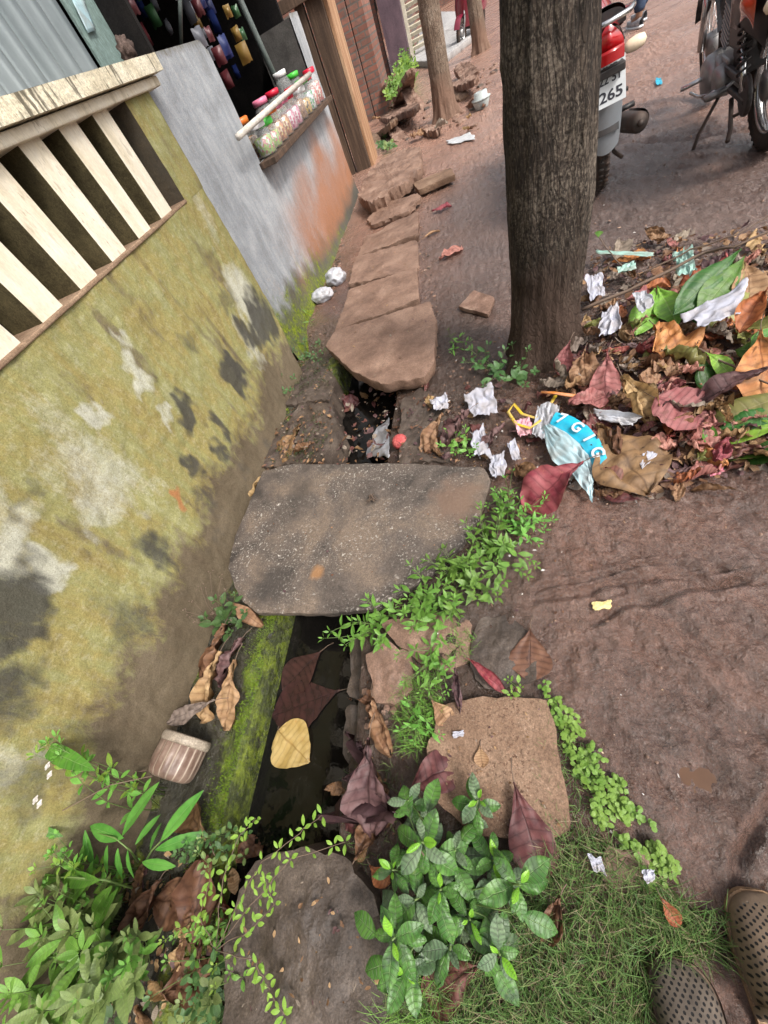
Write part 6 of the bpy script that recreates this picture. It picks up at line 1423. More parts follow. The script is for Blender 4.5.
# ================================================================== brown ribbed jar on the ledge
m, nt, b = newmat('grimy_translucent_brown_plastic'); v = objco(nt)
ux = nd(nt, 'ShaderNodeSeparateXYZ', {0: nd(nt, 'ShaderNodeUVMap').outputs[0]}).outputs[0]
str_ = ramp(nt, mth(nt, 'SINE', mth(nt, 'MULTIPLY', ux, 2*PI*18)), [(.0, 0.0), (.75, 0.0), (1.0, 1.0)])
setb(nt, b, Base_Color=mix(nt, str_, mix(nt, ramp(nt, noi(nt, v, 18, 7, .7), [(.4, 0.0), (.65, 1.0)]), (0.15, 0.092, 0.070), (0.25, 0.18, 0.14)), (0.36, 0.29, 0.23)), Roughness=.4); bump(nt, b, noi(nt, v, 90, 5), .3, .002); BRJ = m
ja, jb = at_z(168, 779, -.012), at_z(188, 738, -0.022)
ax = (jb - ja); JL = ax.length; axn = ax.normalized()
jt = thing('plastic_jar', 'grimy brown ribbed plastic jar lying on the mossy ledge by the wall', 'jar', tuple(ja)); 
q_ = axn.to_track_quat('Z', 'Y').to_matrix().to_4x4()
mb = MB(); seg = 72; rr0 = .078
prof = [(0.0, .0), (.055, 0.0), (.070, .006), (.078, .02), (.078, .05), (.078, JL*.55), (.078, JL*.80), (.076, JL*.84), (.080, JL*.86), (.080, JL), (.074, JL), (.072, JL*.9), (.070, JL*.5), (.066, .02), (0, .015)]
rings = []
for (r_, h_) in prof:
    rings.append([mb.vert(q_ @ Vector(((r_ + (0.005*(abs(math.sin(9*2*PI*j/seg))**3) if .04 < h_ < JL*.82 and r_ > .074 else 0))*math.cos(2*PI*j/seg), (r_ + (0.005*(abs(math.sin(9*2*PI*j/seg))**3) if .04 < h_ < JL*.82 and r_ > .074 else 0))*math.sin(2*PI*j/seg), h_)), (j/seg, 0)) for j in range(seg)])
for k in range(len(rings)-1):
    for j in range(seg): mb.f.append((rings[k][j], rings[k][(j+1) % seg], rings[k+1][(j+1) % seg], rings[k+1][j]))
mb.build('jar_body', BRJ, jt)
mb = MB(); mb.torus(.081, .006, Matrix.Translation(axn*JL*.93) @ q_, 40, 8, sy=2.6); mb.build('neck_band', mottled('pale_neck_ring', [(0.3, (0.22, 0.18, 0.14)), (0.7, (0.38, 0.32, 0.25))], 14, .5, .3), jt)

# ================================================================== shop goods
LIDS = dict(green=(0.06, 0.50, 0.05), orange=(0.70, 0.16, 0.02), pink=(0.70, 0.20, 0.32), red=(0.55, 0.01, 0.04), white=(0.75, 0.75, 0.75))
LIDM = {k: solidmat(k + '_lid_plastic', c, .35, dirt=.1) for k, c in LIDS.items()}
def sweets(name, cols, sc=60):
    m, nt, b = newmat(name); v = objco(nt)
    vo = nd(nt, 'ShaderNodeTexVoronoi', {'Vector': v, 'Scale': sc}); s = nd(nt, 'ShaderNodeSeparateColor', {0: vo.outputs['Color']})
    c = ramp(nt, s.outputs[0], [(i/len(cols), tuple(e*.62 for e in q)) for i, q in enumerate(cols)], 'CONSTANT'); setb(nt, b, Base_Color=c, Roughness=.2)
    bump(nt, b, vo.outputs['Distance'], .6, .006); b.inputs['Coat Weight'].default_value = .6; return m
SW = [sweets('lime_and_white_sweets', [(.45, .6, .15), (.75, .75, .7), (.35, .5, .2), (.6, .2, .2)]), sweets('mixed_orange_sweets', [(.6, .25, .1), (.75, .6, .45), (.35, .12, .06), (.7, .5, .2)]),
      sweets('pink_sweets', [(.7, .3, .4), (.75, .7, .7), (.5, .1, .2), (.65, .5, .55)]), sweets('brown_biscuits', [(.30, .14, .06), (.42, .22, .10), (.22, .09, .04)]),
      sweets('yellow_black_toffees', [(.65, .42, .08), (.05, .04, .03), (.55, .33, .1)]), sweets('silver_wrapped_sweets', [(.7, .72, .74), (.4, .45, .5), (.1, .4, .15), (.75, .75, .75)]),
      sweets('red_striped_sweets', [(.65, .12, .12), (.78, .74, .70), (.6, .2, .15), (.75, .6, .5)])]
GLS, nt, b = newmat('clear_jar_plastic')
setb(nt, b, Base_Color=(.85, .88, .88), Roughness=.12); out = [q for q in nt.nodes if q.type == 'OUTPUT_MATERIAL'][0]
tr = nd(nt, 'ShaderNodeBsdfTransparent'); mx = nd(nt, 'ShaderNodeMixShader', {0: .14, 1: tr.outputs[0], 2: b.outputs[0]}); nt.links.new(mx.outputs[0], out.inputs['Surface'])
jars = [(3.66, 'white', 0, .9), (3.84, 'green', 0, .8), (4.02, 'orange', 1, 1), (4.20, 'pink', 1, 1), (4.38, 'pink', 2, 1), (4.56, 'red', 2, 1), (4.76, 'red', 3, 1.1), (4.98, 'white', 4, .9), (5.16, 'green', 5, 1.1), (5.34, 'red', 6, 1.1), (5.54, 'red', 6, 1.25)]
JLAB = ['first jar from the left on the shop counter, white lid', 'green-lidded jar of lime and white sweets near the left end', 'orange-lidded sweet jar on the shop counter', 'pink-lidded jar of orange sweets next to the orange lid',
        'pink-lidded jar of pink sweets', 'red-lidded jar of pink sweets near the middle', 'wide red-lidded jar of brown biscuits', 'white-lidded jar of yellow and black toffees', 'green-lidded jar of silver-wrapped sweets near the right end', 'red-lidded jar of red striped sweets, second from the right end', 'tallest red-lidded sweet jar at the right end of the counter']
for (y, lid, sw, s_), lab in zip(jars, JLAB):
    jz = .903; t = thing('sweet_jar', lab, 'jar', (GX + .035, y, jz), group='jars along the shop counter')
    h = .165*s_
    mb = MB(); mb.lathe([(.060, 0), (.070, .008), (.072, h*.5), (.072, h*.85), (.052, h*.97), (.050, h)], None, 20); mb.build('jar_body', GLS, t)
    mb = MB(); mb.lathe([(.055, .006), (.066, .012), (.067, h*.68), (.045, h*.74)], None, 16); mb.build('sweets', SW[sw], t)
    mb = MB(); mb.lathe([(.058, h), (.060, h+.006), (.060, h+.032), (.052, h+.038)], None, 20); mb.build('lid', LIDM[lid], t)
for i, (y, lid, s_, lab) in enumerate([(3.75, 'orange', 1.15, 'back-row jar with orange lid behind the left end'), (4.30, 'pink', 1.3, 'back-row pink-lidded jar left of the middle'), (4.66, 'red', 1.3, 'back-row red-lidded jar in the middle'), (5.06, 'white', 1.7, 'tall back-row box with pale top'), (5.44, 'green', 1.4, 'tall back-row green-lidded jar at the right')]):
    t = thing('sweet_jar', lab, 'jar', (GX - .10, y, .903), group='jars along the shop counter'); h = .17*s_
    mb = MB(); mb.lathe([(.060, 0), (.070, .008), (.072, h*.85), (.050, h)], None, 20); mb.build('jar_body', GLS, t)
    mb = MB(); mb.lathe([(.055, .006), (.066, .012), (.067, h*.6), (.045, h*.66)], None, 16); mb.build('sweets', SW[(i*3+1) % 7], t)
    mb = MB(); mb.lathe([(.060, h), (.062, h+.03), (.052, h+.036)], None, 20); mb.build('lid', LIDM[lid], t)
PK = [solidmat('blue_sachet_foil', (.008, .02, .10), .35, .1, dirt=.1), solidmat('gold_sachet_foil', (.18, .11, .025), .35, .1, dirt=.1), solidmat('silver_sachet_foil', (.20, .21, .24), .35, .2, dirt=.1), solidmat('maroon_sachet_foil', (.08, .015, .02), .35, .1, dirt=.1), solidmat('green_sachet_foil', (.025, .08, .03), .35, .1, dirt=.1)]
strips = [(196,0,205,48,4.4,2,'silver sachet strip hanging at the left of the shop window'), (212,0,228,55,4.5,0,'dark blue sachet strip hanging in the shop window'), (225,0,250,62,4.7,1,'gold sachet strip hanging in the shop window'), (206,30,232,88,4.3,3,'maroon sachet strip hanging lowest in the shop window'), (148,0,158,28,3.9,4,'green sachet strip hanging in the dark left of the thin rod'), (124,0,150,48,3.45,3,'maroon patterned sachet strip beside the teal sheet'),
 (188,0,198,30,4.6,1,'short gold sachet strip behind the silver one'),(235,0,246,40,5.0,4,'green sachet strip right of the gold strip'),(216,0,240,78,4.9,0,'long blue sachet strip behind the gold one'),(140,0,146,18,4.2,0,'blue sachet strip high in the dark left corner'),(164,0,172,35,4.4,2,'silver sachet strip beside the thin rod'),(200,0,216,60,4.8,2,'silver sachet strip between blue and maroon strips')]
for i, (u0, v0, u1, v1, y, k, lab) in enumerate(strips):
    a_, b_ = at_y(u0, v0, y), at_y(u1, v1, y); L = max(.35, (a_.z - b_.z)); 
    if b_.x > GX - .1: b_.x = GX - .12
    t = thing('sachet_strip', lab, 'sachets', (b_.x, y, b_.z), group='sachet strips hanging in the shop window')
    n = int((2.25 - b_.z)/.12)
    for j in range(n):
        mb = MB(); r = random.Random(i*20+j); an = r.uniform(-1.1, .9) - 1.2; sq = r.uniform(.6, 1.15); dx_ = r.uniform(-.02, .02)
        rt = Matrix.Rotation(an, 3, 'Z')
        mb.grid(lambda u, v: rt @ Vector((0.022*math.sin(PI*u)*math.sin(PI*v), dx_ + (u-.5)*.085*sq, .12*j + .105*v*sq + .01*noise.noise(Vector((u*4, v*4, j+i))))), 6, 6)
        mb.grid(lambda u, v: rt @ Vector((-0.022*math.sin(PI*u)*math.sin(PI*v), dx_ + (u-.5)*.085*sq, .12*j + .105*v*sq + .01*noise.noise(Vector((u*4, v*4, j+i))))), 6, 6, flip=True)
        mb.build('sachet', PK[k], t)
# leaflets stuck on the sheets
for (q, mt, lab) in [([(72,0),(84,0),(96,30),(88,33)], CLEARF, 'blue and white leaflet stuck on the corrugated sheet'), ([(106,0),(124,0),(128,10),(112,13)], PAPER, 'white leaflet stuck on the flat teal sheet')]:
    P = [at_x(u, v, -1.58) for u, v in q]
    mb = MB(); c_ = sum(P, Vector())/4
    mb.grid(lambda u, v: (P[0]*(1-u)+P[1]*u)*(1-v) + (P[3]*(1-u)+P[2]*u)*v - c_, 6, 6)
    o = mb.build('leaflet', mt); o.location = c_; solid(o, .001); tag(o, lab, 'leaflet')
# old shoe-like cloth bundle on the wall top and small black bird-like knob on the pillar: dry stick bundle
P = at_x(131, 58, GX - .05)
wd = MB()
def fnb(a, b_):
    th, ph = 2*PI*b_, PI*(a*.999+.0005); d = Vector((math.sin(ph)*math.cos(th), math.sin(ph)*math.sin(th), math.cos(ph)))
    return Vector((d.x*.035, d.y*.04, d.z*.045))*(1+.5*noise.noise(d*2.5))
wd.grid(fnb, 18, 30); o = wd.build('cloth_bundle', mottled('brown_rag', [(0.3, (0.05, .035, .03)), (.7, (.14, .10, .085))], 20, .9, .2, ((50, .6, .006),))); o.location = (P.x, P.y, 1.535); tag(o, 'brown rag bundle lying on the wall top beside the coping', 'rag')

c0 = at_z(372, 499, .045); mb = MB(); r = random.Random(2)
for k in range(26):
    an = r.uniform(0, 2*PI); L = r.uniform(.012, .034); q0 = Vector((r.uniform(-.012, .012), r.uniform(-.012, .012), r.uniform(-.002, .008)))
    mb.tube([q0, q0 + Vector((math.cos(an)*L*.5, math.sin(an)*L*.5, r.uniform(0, .008))), q0 + Vector((math.cos(an)*L, math.sin(an)*L, -.002))], [.0014, .0012, .0006], 4)
o = mb.build('dry_root_tuft', STEMB); o.location = c0; tag(o, 'dark matted tuft of dry roots lying on the big concrete slab', 'debris')

# ================================================================== plants
def plantthing(name, label, u, v, group=None, cat='plant'):
    p = G(u, v, 0); return thing(name, label, cat, tuple(p), group=group), p
def whorl(mb, c, n, L, W, shape, rise, rnd, up=(0, 0, 1), start=0.0, curl=.5, roll=-.35, fold=.2, crum=.06, Lr=.25, nl=8, nw=3):
    up = Vector(up).normalized(); x = up.orthogonal().normalized(); y = up.cross(x)
    for k in range(n):
        an = start + 2*PI*k/n + rnd.uniform(-.3, .3); h = x*math.cos(an) + y*math.sin(an)
        r = rise + rnd.uniform(-.15, .15); d = h*math.cos(r) + up*math.sin(r); nr = up*math.cos(r) - h*math.sin(r)
        l = L*(1 + rnd.uniform(-Lr, Lr))
        mb.leaf(Vector(c) + h*.004, d, nr, l, W*l/L, shape, fold, curl, roll, crum, rnd.uniform(0, 50), nl, nw)
def sprig(ml, ms, a, b_, n, L, W, shape, rnd, sag=.0, r0=.0016, k=2, rise=.5, term=True, curl=.4, nl=6, nw=2):
    a, b_ = Vector(a), Vector(b_); P = []
    side = Vector((rnd.uniform(-1, 1), rnd.uniform(-1, 1), 0))*(b_-a).length*.10
    for i in range(n+1):
        t = i/n; P.append(a.lerp(b_, t) + side*math.sin(PI*t) + Vector((0, 0, sag*math.sin(PI*t))))
    ms.tube(P, [r0*(1-.6*i/n) for i in range(n+1)], 5)
    ph = rnd.uniform(0, PI)
    for i in range(1, n+1):
        d = (P[i]-P[i-1]).normalized(); s_ = (.65 + .35*math.sin(PI*i/n)) 
        last = i == n and term
        whorl(ml, P[i], k + (2 if last else 0), L*s_*(.75 if last else 1), W*s_*(.75 if last else 1), shape, rise + (.4 if last else 0), rnd, up=d*.6 + Vector((0, 0, .6)), start=ph + (PI/2)*i, curl=curl, nl=nl, nw=nw)

def foliage_plant(name, label, u, v, sprigs, mats, stem=STEMG, group=None, cat='plant', seed=1):
    """sprigs: list of (tip u, tip v, tip height, base du, base dv, nodes, L, W, shape, matkey)"""
    t, p = plantthing(name, label, u, v, group, cat); rnd = random.Random(seed); mbs = {}; ms = MB()
    for (tu, tv, tz, bu, bv, n, L, W, shp, mk) in sprigs:
        a = G(bu, bv, -.004) - p; b_ = at_z(tu, tv, tz) - p
        sprig(mbs.setdefault(mk, MB()), ms, a, b_, n, L, W, shp, rnd)
    ms.build('stem', stem, t)
    for mk, mb in mbs.items(): mb.build('foliage' if mk == mats[0] else 'young_foliage', LM[mk], t)
    return t

R_ = random.Random(99)
# --- glossy veined plant, centre foreground
t, p = plantthing('glossy_plant', 'bushy glossy veined green plant in front of the tan stone', 440, 895)
mo, md, my, ms = MB(), MB(), MB(), MB()
heads = [(422, 842, .17, 1), (392, 940, .15, 1), (478, 800, .10, .8), (520, 885, .15, .95), (500, 955, .10, .9), (440, 890, .12, .9), (455, 850, .12, .9), (470, 920, .08, .8),
         (408, 800, .12, .75), (405, 975, .09, .85), (415, 900, .10, .85), (495, 860, .10, .75), (450, 950, .07, .8), (392, 870, .08, .7)]
for i, (u, v, z, s_) in enumerate(heads):
    top = at_z(u, v, z) - p; base = Vector(((top.x)*.6, (top.y)*.6, 0)); s_ *= .86
    base.z = hgt(base.x + p.x, base.y + p.y) - p.z - .003
    ms.tube([base, base.lerp(top, .5) + Vector((.004, .004, 0)), top], [.0035, .003, .002], 6)
    tl_ = (R_.uniform(-.35, .35), R_.uniform(-.35, .35), 1)
    whorl(mo, base.lerp(top, .55), 4, .080*s_, .044*s_, 'el', -.05, R_, tl_, start=R_.uniform(0, 3), roll=-.7, nl=12, Lr=.35, curl=.9, crum=.14)
    whorl(md, base.lerp(top, .85), 4, .078*s_, .040*s_, 'el', .15, R_, tl_, start=R_.uniform(0, 3), roll=-.8, nl=12, Lr=.35, curl=.8, crum=.12)
    whorl(md if i % 2 else mo, base.lerp(top, .95), 3, .066*s_, .034*s_, 'el', .40, R_, tl_, start=R_.uniform(0, 3), roll=-.9, nl=12, Lr=.35, curl=.7, crum=.12)
    if i < 6 or i % 2: whorl(my, top, R_.choice([2, 3]), .040*s_, .018*s_, 'el', .75, R_, tl_, start=R_.uniform(0, 3), roll=-1.0, nl=10, Lr=.4)
for (u, v, z, an_) in [(365,925,.10,2.8),(405,800,.12,2.0),(432,795,.13,1.3),(452,850,.12,.3),(375,968,.10,3.6),(398,985,.09,4.3),(535,870,.14,.6),(540,925,.12,-.3),(445,925,.10,-1.2),(488,940,.09,-1.5),(465,885,.08,-1.0),(505,985,.07,-.9)]:
    c = at_z(u, v, z) - p; d = Vector((math.cos(an_), math.sin(an_), -.1)); md.leaf(c - d*.035, d, (0, 0, 1), .075, .04, 'el', .2, .5, -.5, .06, R_.uniform(0, 30), 10, 3)
    ms.tube([c - d*.034, (c - d*.034)*.5 + Vector((0, 0, .01)), Vector((0, 0, 0))], [.0012, .0015, .002], 5)
ms.build('stem', STEMG, t); mo.build('old_foliage', LM['varold'], t); md.build('foliage', LM['var'], t); my.build('young_foliage', LM['young'], t)

# --- creeping weed over the slab's right corner (several plants)
WG = 'green creeper plants at the right of the concrete slab'
def creeper(label, base, tips, n, L, W, mk='weed', seed=1, shape='la', group=WG, name='creeper_plant', zb=.04):
    r = random.Random(seed); sp_l = []
    for (tu, tv) in (tips + [(a_ + r.uniform(-9, 9), b_ + r.uniform(-9, 9)) for a_, b_ in tips] if group == WG else tips): sp_l.append((tu, tv, zb + r.uniform(.02, .06), base[0] + r.uniform(-6, 6), base[1] + r.uniform(-6, 6), n, L, W, shape, mk))
    return foliage_plant(name, label, base[0], base[1], sp_l, [mk], group=group, seed=seed)
creeper('creeper plant hanging over the open water at the slab edge', (385,625), [(330,632),(345,645),(368,600),(378,640),(405,612),(352,622)], 4, .046, .015, seed=1)
creeper('creeper plant below the middle of the slab right edge', (430,610), [(400,590),(418,572),(440,580),(412,628),(440,640),(420,600),(455,600),(400,605)], 4, .046, .016, seed=2)
creeper('creeper plant bushing over the slab right edge', (460,580), [(430,560),(445,548),(470,552),(485,575),(478,600),(450,615),(462,560),(440,570),(495,590)], 4, .046, .016, seed=3)
creeper('creeper plant at the slab right corner below the papers', (490,550), [(470,530),(500,520),(512,545),(520,570),(500,585),(480,510),(508,500),(475,560),(530,560)], 4, .045, .016, seed=4)
creeper('creeper plant reaching up to the crimson leaf', (510,530), [(495,492),(520,500),(540,522),(552,520),(530,540),(505,478),(545,500)], 4, .036, .012, seed=5)
creeper('creeper plant trailing down toward the tan stone', (438,650), [(420,670),(450,668),(430,690),(405,680),(400,652),(447,690)], 3, .034, .011, seed=6)
creeper('bright seedling among grass left of the tan stone', (425,715), [(408,700),(430,730),(415,740),(440,735),(400,730)], 3, .032, .010, seed=7, group=None, name='seedling')
creeper('leafy weed at the left foot of the big tree', (492,372), [(470,350),(488,345),(505,350),(478,365),(500,368),(465,362),(485,385)], 3, .045, .022, 'weeddk', 8, 'el', None, 'weed', .08)
creeper('leafy weed standing against the trunk base', (520,375), [(512,345),(528,350),(505,378),(525,385),(518,365),(535,372)], 3, .045, .024, 'weeddk', 9, 'el', None, 'weed', .10)
creeper('pale weed between the torn papers', (462,440), [(448,430),(465,428),(455,452),(475,446),(440,445),(470,455)], 3, .034, .014, 'weed', 10, 'el', None, 'weed')
creeper('thin weed at the right edge of the near drain slab', (455,345), [(448,330),(462,335),(452,352),(470,340),(480,350)], 3, .032, .010, 'weed', 11, 'la', None, 'weed')
creeper('small weed under the crimson leaf', (505,500), [(495,490),(515,495),(500,510),(520,512),(488,505)], 3, .028, .012, 'weed', 12, 'el', None, 'weed')
creeper('tiny weed left of the brown mud leaf', (515,685), [(508,680),(520,688),(512,695)], 2, .020, .010, 'clover', 13, 'el', None, 'weed')
# corner by the wall
creeper('low ferny weed at the wall corner beside the near slab', (308,350), [(294,340),(305,338),(318,342),(325,350),(300,358),(315,362),(292,352),(322,360)], 6, .022, .009, 'weeddk', 14, 'el', None, 'weed', .05)
creeper('small green weed in the wall crack below the ferny one', (288,385), [(282,375),(292,378),(284,392),(294,390)], 4, .022, .010, 'weeddk', 15, 'el', None, 'weed', .04)
creeper('spiky green tuft against the mossy wall foot', (300,318), [(298,300),(308,312),(302,330),(312,325)], 3, .05, .008, 'weed', 16, 'la', None, 'weed', .06)
# plant on the ledge at the slab's left corner, dry stalks and buds
t = foliage_plant('wall_weed', 'small-leaved weed with dry stalks growing at the left corner of the concrete slab', 225, 625,
    [(215,600,.16,225,625,4,.052,.030,'ov','weeddk'),(235,595,.14,225,625,4,.036,.020,'ov','weeddk'),(222,615,.12,228,628,3,.052,.032,'ov','weeddk'),(245,612,.10,228,628,3,.036,.02,'ov','weeddk'),(205,618,.10,222,628,3,.052,.032,'ov','weeddk'),(230,632,.06,228,636,2,.036,.02,'ov','weeddk'),(240,625,.1,228,628,3,.03,.018,'ov','weeddk')], ['weeddk'], seed=20)
ms = MB(); mf = MB(); p = Vector(t.location); r = random.Random(5)
for k in range(13):
    tp = at_z(r.uniform(180, 232), r.uniform(572, 625), r.uniform(.06, .22)) - p
    if tp.x + p.x < WX + .04: tp.x = WX + .05 - p.x
    ms.tube([Vector((0, 0, 0)), tp*.5 + Vector((r.uniform(-.02, .02), 0, .02)), tp], [.001, .0008, .0006], 4)
    for j in range(3): mf.lathe([(.0005, 0), (.0035, .002), (.0005, .005)], Matrix.Translation(tp + Vector((r.uniform(-.012, .012), r.uniform(-.012, .012), r.uniform(-.01, .01)))), 6)
mf.v and ms.v.extend([]) 
off = len(ms.v); ms.v += mf.v; ms.uv += mf.uv; ms.col += mf.col; ms.f += [tuple(q+off for q in f) for f in mf.f]
ms.build('dry_stalks', STEMB, t)

# --- lower left undergrowth
BL = 'plants at the lower left'
def bladeplant(label, base, leaves, seed, mk='bamboo', W=.25):
    t, p = plantthing('blade_leaved_plant', label, *base); ml, ms = MB(), MB(); r = random.Random(seed)
    for (u0, v0, z0, u1, v1, z1) in leaves:
        a, b_ = at_z(u0, v0, z0) - p, at_z(u1, v1, z1) - p; d = b_ - a
        ml.leaf(a, d, (r.uniform(-.3, .3), r.uniform(-.3, .1), 1), d.length, d.length*W*r.uniform(.85, 1.15), 'el', .25, .35, -.3, .04, r.uniform(0, 9), 14, 3)
    return t, p, ml, ms
t, p, ml, ms = bladeplant('broad blade-leaved green plant below the brown jar', (145,862),
    [(122,836,.16,151,783,.22),(160,842,.16,193,795,.22),(124,838,.15,84,828,.17),(85,830,.14,88,872,.10),(108,845,.14,100,880,.09),(118,848,.13,118,882,.08),(128,850,.13,130,882,.08),(135,845,.14,158,812,.12),(150,850,.12,158,820,.10),(155,850,.08,198,836,.08),(138,858,.12,140,860,.12),(142,862,.05,172,868,.05)], 3)
P = [at_z(u, v, z) - p for u, v, z in ((138,862,.02),(130,850,.12),(115,838,.16),(88,830,.15))]; ms.tube(P, [.003, .0028, .002, .001], 6)
P = [at_z(u, v, z) - p for u, v, z in ((145,862,.02),(152,850,.13),(162,840,.16))]; ms.tube(P, [.003, .0025, .0015], 6)
ml.build('foliage', LM['bamboo'], t); ms.build('stem', STEMG, t)
t, p, ml, ms = bladeplant('arching blade-leaved stem lower down the left side', (130,888),
    [(100,880,.16,45,882,.18),(90,880,.16,50,912,.12),(112,886,.14,80,925,.10),(118,888,.13,75,950,.10),(60,878,.18,20,885,.2)], 4, W=.24)
P = [at_z(u, v, z) - p for u, v, z in ((132,888,.02),(105,880,.14),(70,877,.18),(42,878,.19))]; ms.tube(P, [.003, .0026, .002, .001], 6)
ml.build('foliage', LM['green'], t); ms.build('stem', STEMG, t)
# tall flowering stalk at the left edge
t, p, ml, ms = bladeplant('tall stalk with narrow leaves and small white flowers at the left edge', (10,860),
    [(40,745,.34,80,768,.36),(38,765,.32,10,800,.30),(30,800,.28,45,858,.20),(32,745,.34,36,728,.38),(20,850,.24,-10,880,.2),(30,825,.26,60,838,.22)], 6, W=.20)
P = [at_z(u, v, z) - p for u, v, z in ((8,868,.0),(18,830,.22),(34,780,.31),(42,742,.36))]; ms.tube(P, [.003, .0026, .002, .001], 6)
mf = MB()
for (u, v) in ((48,766),(50,775),(36,800),(40,804)):
    c = at_z(u, v, .35) - p
    for k in range(4): 
        an = k*PI/2; mf.leaf(c, (math.cos(an), math.sin(an), .3), (0, 0, 1), .011, .010, 'ro', .1, .3, .2, .02, k, 5, 2)
ml.build('foliage', LM['green'], t); ms.build('stem', STEMG, t); kind(mf.build('flowers', WHT, t), 'stuff')
# dusty bushes
def bush(label, base, region, n, L, W, mk, seed, zr=(.10, .26), nodes=4, shape='el', name='leafy_bush', stem=STEMG):
    t, p = plantthing(name, label, *base); r = random.Random(seed); ml, ms, my = MB(), MB(), MB()
    for i in range(n):
        u, v = pick(region, r); z = r.uniform(*zr); b_ = at_z(u, v, z) - p
        a = Vector((b_.x*.45 + r.uniform(-.03, .03), b_.y*.45 + r.uniform(-.03, .03), -.005)); a.z = hgt(a.x+p.x, a.y+p.y) - p.z - .003
        if b_.x + p.x < WX + .06: b_.x = WX + .07 - p.x
        if a.x + p.x < WX + .06: a.x = WX + .07 - p.x
        sprig(ml if i % 3 else my, ms, a, b_, nodes, L, W, shape, r, k=3 if shape != 'ro' else 2, nl=6, nw=2)
    ml.build('foliage', LM[mk], t); ms.build('stem', stem, t); my.build('young_foliage', LM[{'bush': 'weed', 'weeddk': 'bush', 'weed': 'lime'}.get(mk, 'weed')], t)
    return t
bush('pale bush of pointed leaves at the left edge', (20,940), [(-30,870),(50,870),(75,920),(70,985),(-30,1000)], 10, .075, .027, 'bush', 31, (.14, .30))
bush('olive bush with reddish-tinged leaves in the lower left corner', (40,1010), [(-30,970),(95,950),(110,1000),(100,1060),(-30,1060)], 11, .078, .028, 'bush', 32, (.12, .26))
bush('pale narrow-leaved bush right of the lower left corner', (100,985), [(70,920),(135,930),(140,985),(110,1010),(75,990)], 9, .045, .016, 'bush', 33, (.10, .20))
bush('dark small-leaved bush along the bottom edge', (180,1010), [(130,970),(240,975),(235,1050),(120,1060)], 13, .036, .021, 'weeddk', 34, (.05, .14))
bush('dark weed filling the gap at the left bottom', (60,960), [(0,900),(110,900),(120,1040),(0,1040)], 10, .045, .022, 'weeddk', 35, (.03, .12))
bush('small pale-leaved shrub between dead leaves and boulder', (195,955), [(150,900),(225,925),(232,985),(170,1000)], 9, .022, .011, 'weed', 36, (.08, .18), 5)
bush('small blue-green weed beside the blade-leaved plant', (195,858), [(175,835),(215,838),(215,870),(180,872)], 9, .024, .014, 'weeddk', 37, (.05, .12), 3)
bush('bright leafy sprig at the left edge above the flowers', (2,800), [(-20,728),(18,735),(15,760),(-20,760)], 6, .040, .016, 'weed', 38, (.34, .42), 4)
bush('dense round-leaved sprig under the white flowers', (14,880), [(-5,830),(38,825),(30,880),(-5,890)], 8, .026, .016, 'weed', 39, (.20, .30), 5, 'ov')
# thin vine arching over the boulder toward the water
t, p = plantthing('thin_vine', 'thin wiry vine with tiny yellow-green leaves arching over the drain water', 215, 950); r = random.Random(8); ml, ms = MB(), MB()
for pts in ([(215,950,.02),(240,900,.10),(262,862,.14),(300,832,.12),(322,815,.10)], [(215,950,.02),(222,880,.14),(240,835,.16),(256,818,.15)], [(215,950,.02),(250,930,.10),(275,905,.10),(265,880,.12)], [(215,950,.02),(255,960,.08),(268,990,.07),(285,1015,.06)], [(215,950,.02),(200,915,.14),(210,880,.17)], [(215,950,.02),(250,905,.12),(290,860,.13),(345,842,.10)]):
    P = [at_z(*q) - p for q in pts]; PP = []
    for k in range(len(P)-1):
        for j in range(5): PP.append(P[k].lerp(P[k+1], j/5) + Vector((r.uniform(-1, 1), r.uniform(-1, 1), r.uniform(-1, 1)))*.0025)
    PP.append(P[-1]); ms.tube(PP, [.0013*(1-.5*i/len(PP)) for i in range(len(PP))], 5)
    for k in range(3, len(PP)):
        if k % 2 == 0 or k == len(PP)-1: whorl(ml, PP[k], r.choice([2, 3, 4]), .020, .009, 'el', .5, r, start=r.uniform(0, 3), nl=5, nw=2)
ml.build('foliage', LM['lime'], t); ms.build('stem', STEMB, t)
# two long dry stalks leaning from the left edge
for i, (pts, lab) in enumerate([([(-20,842,.20),(60,812,.22),(110,785,.20),(152,776,.16)], 'long dry stalk slanting up from the left edge'), ([(150,770,.02),(110,775,.06),(75,810,.10),(60,860,.06)], 'fine dry stalk bowing along the wall foot')]):
    P = [at_z(*q) for q in pts]; c0 = P[0]; mb = MB(); mb.tube([q - c0 for q in P], .0014, 5); o = mb.build('dry_stalk', STEMB); o.location = c0; tag(o, lab, 'stalk')

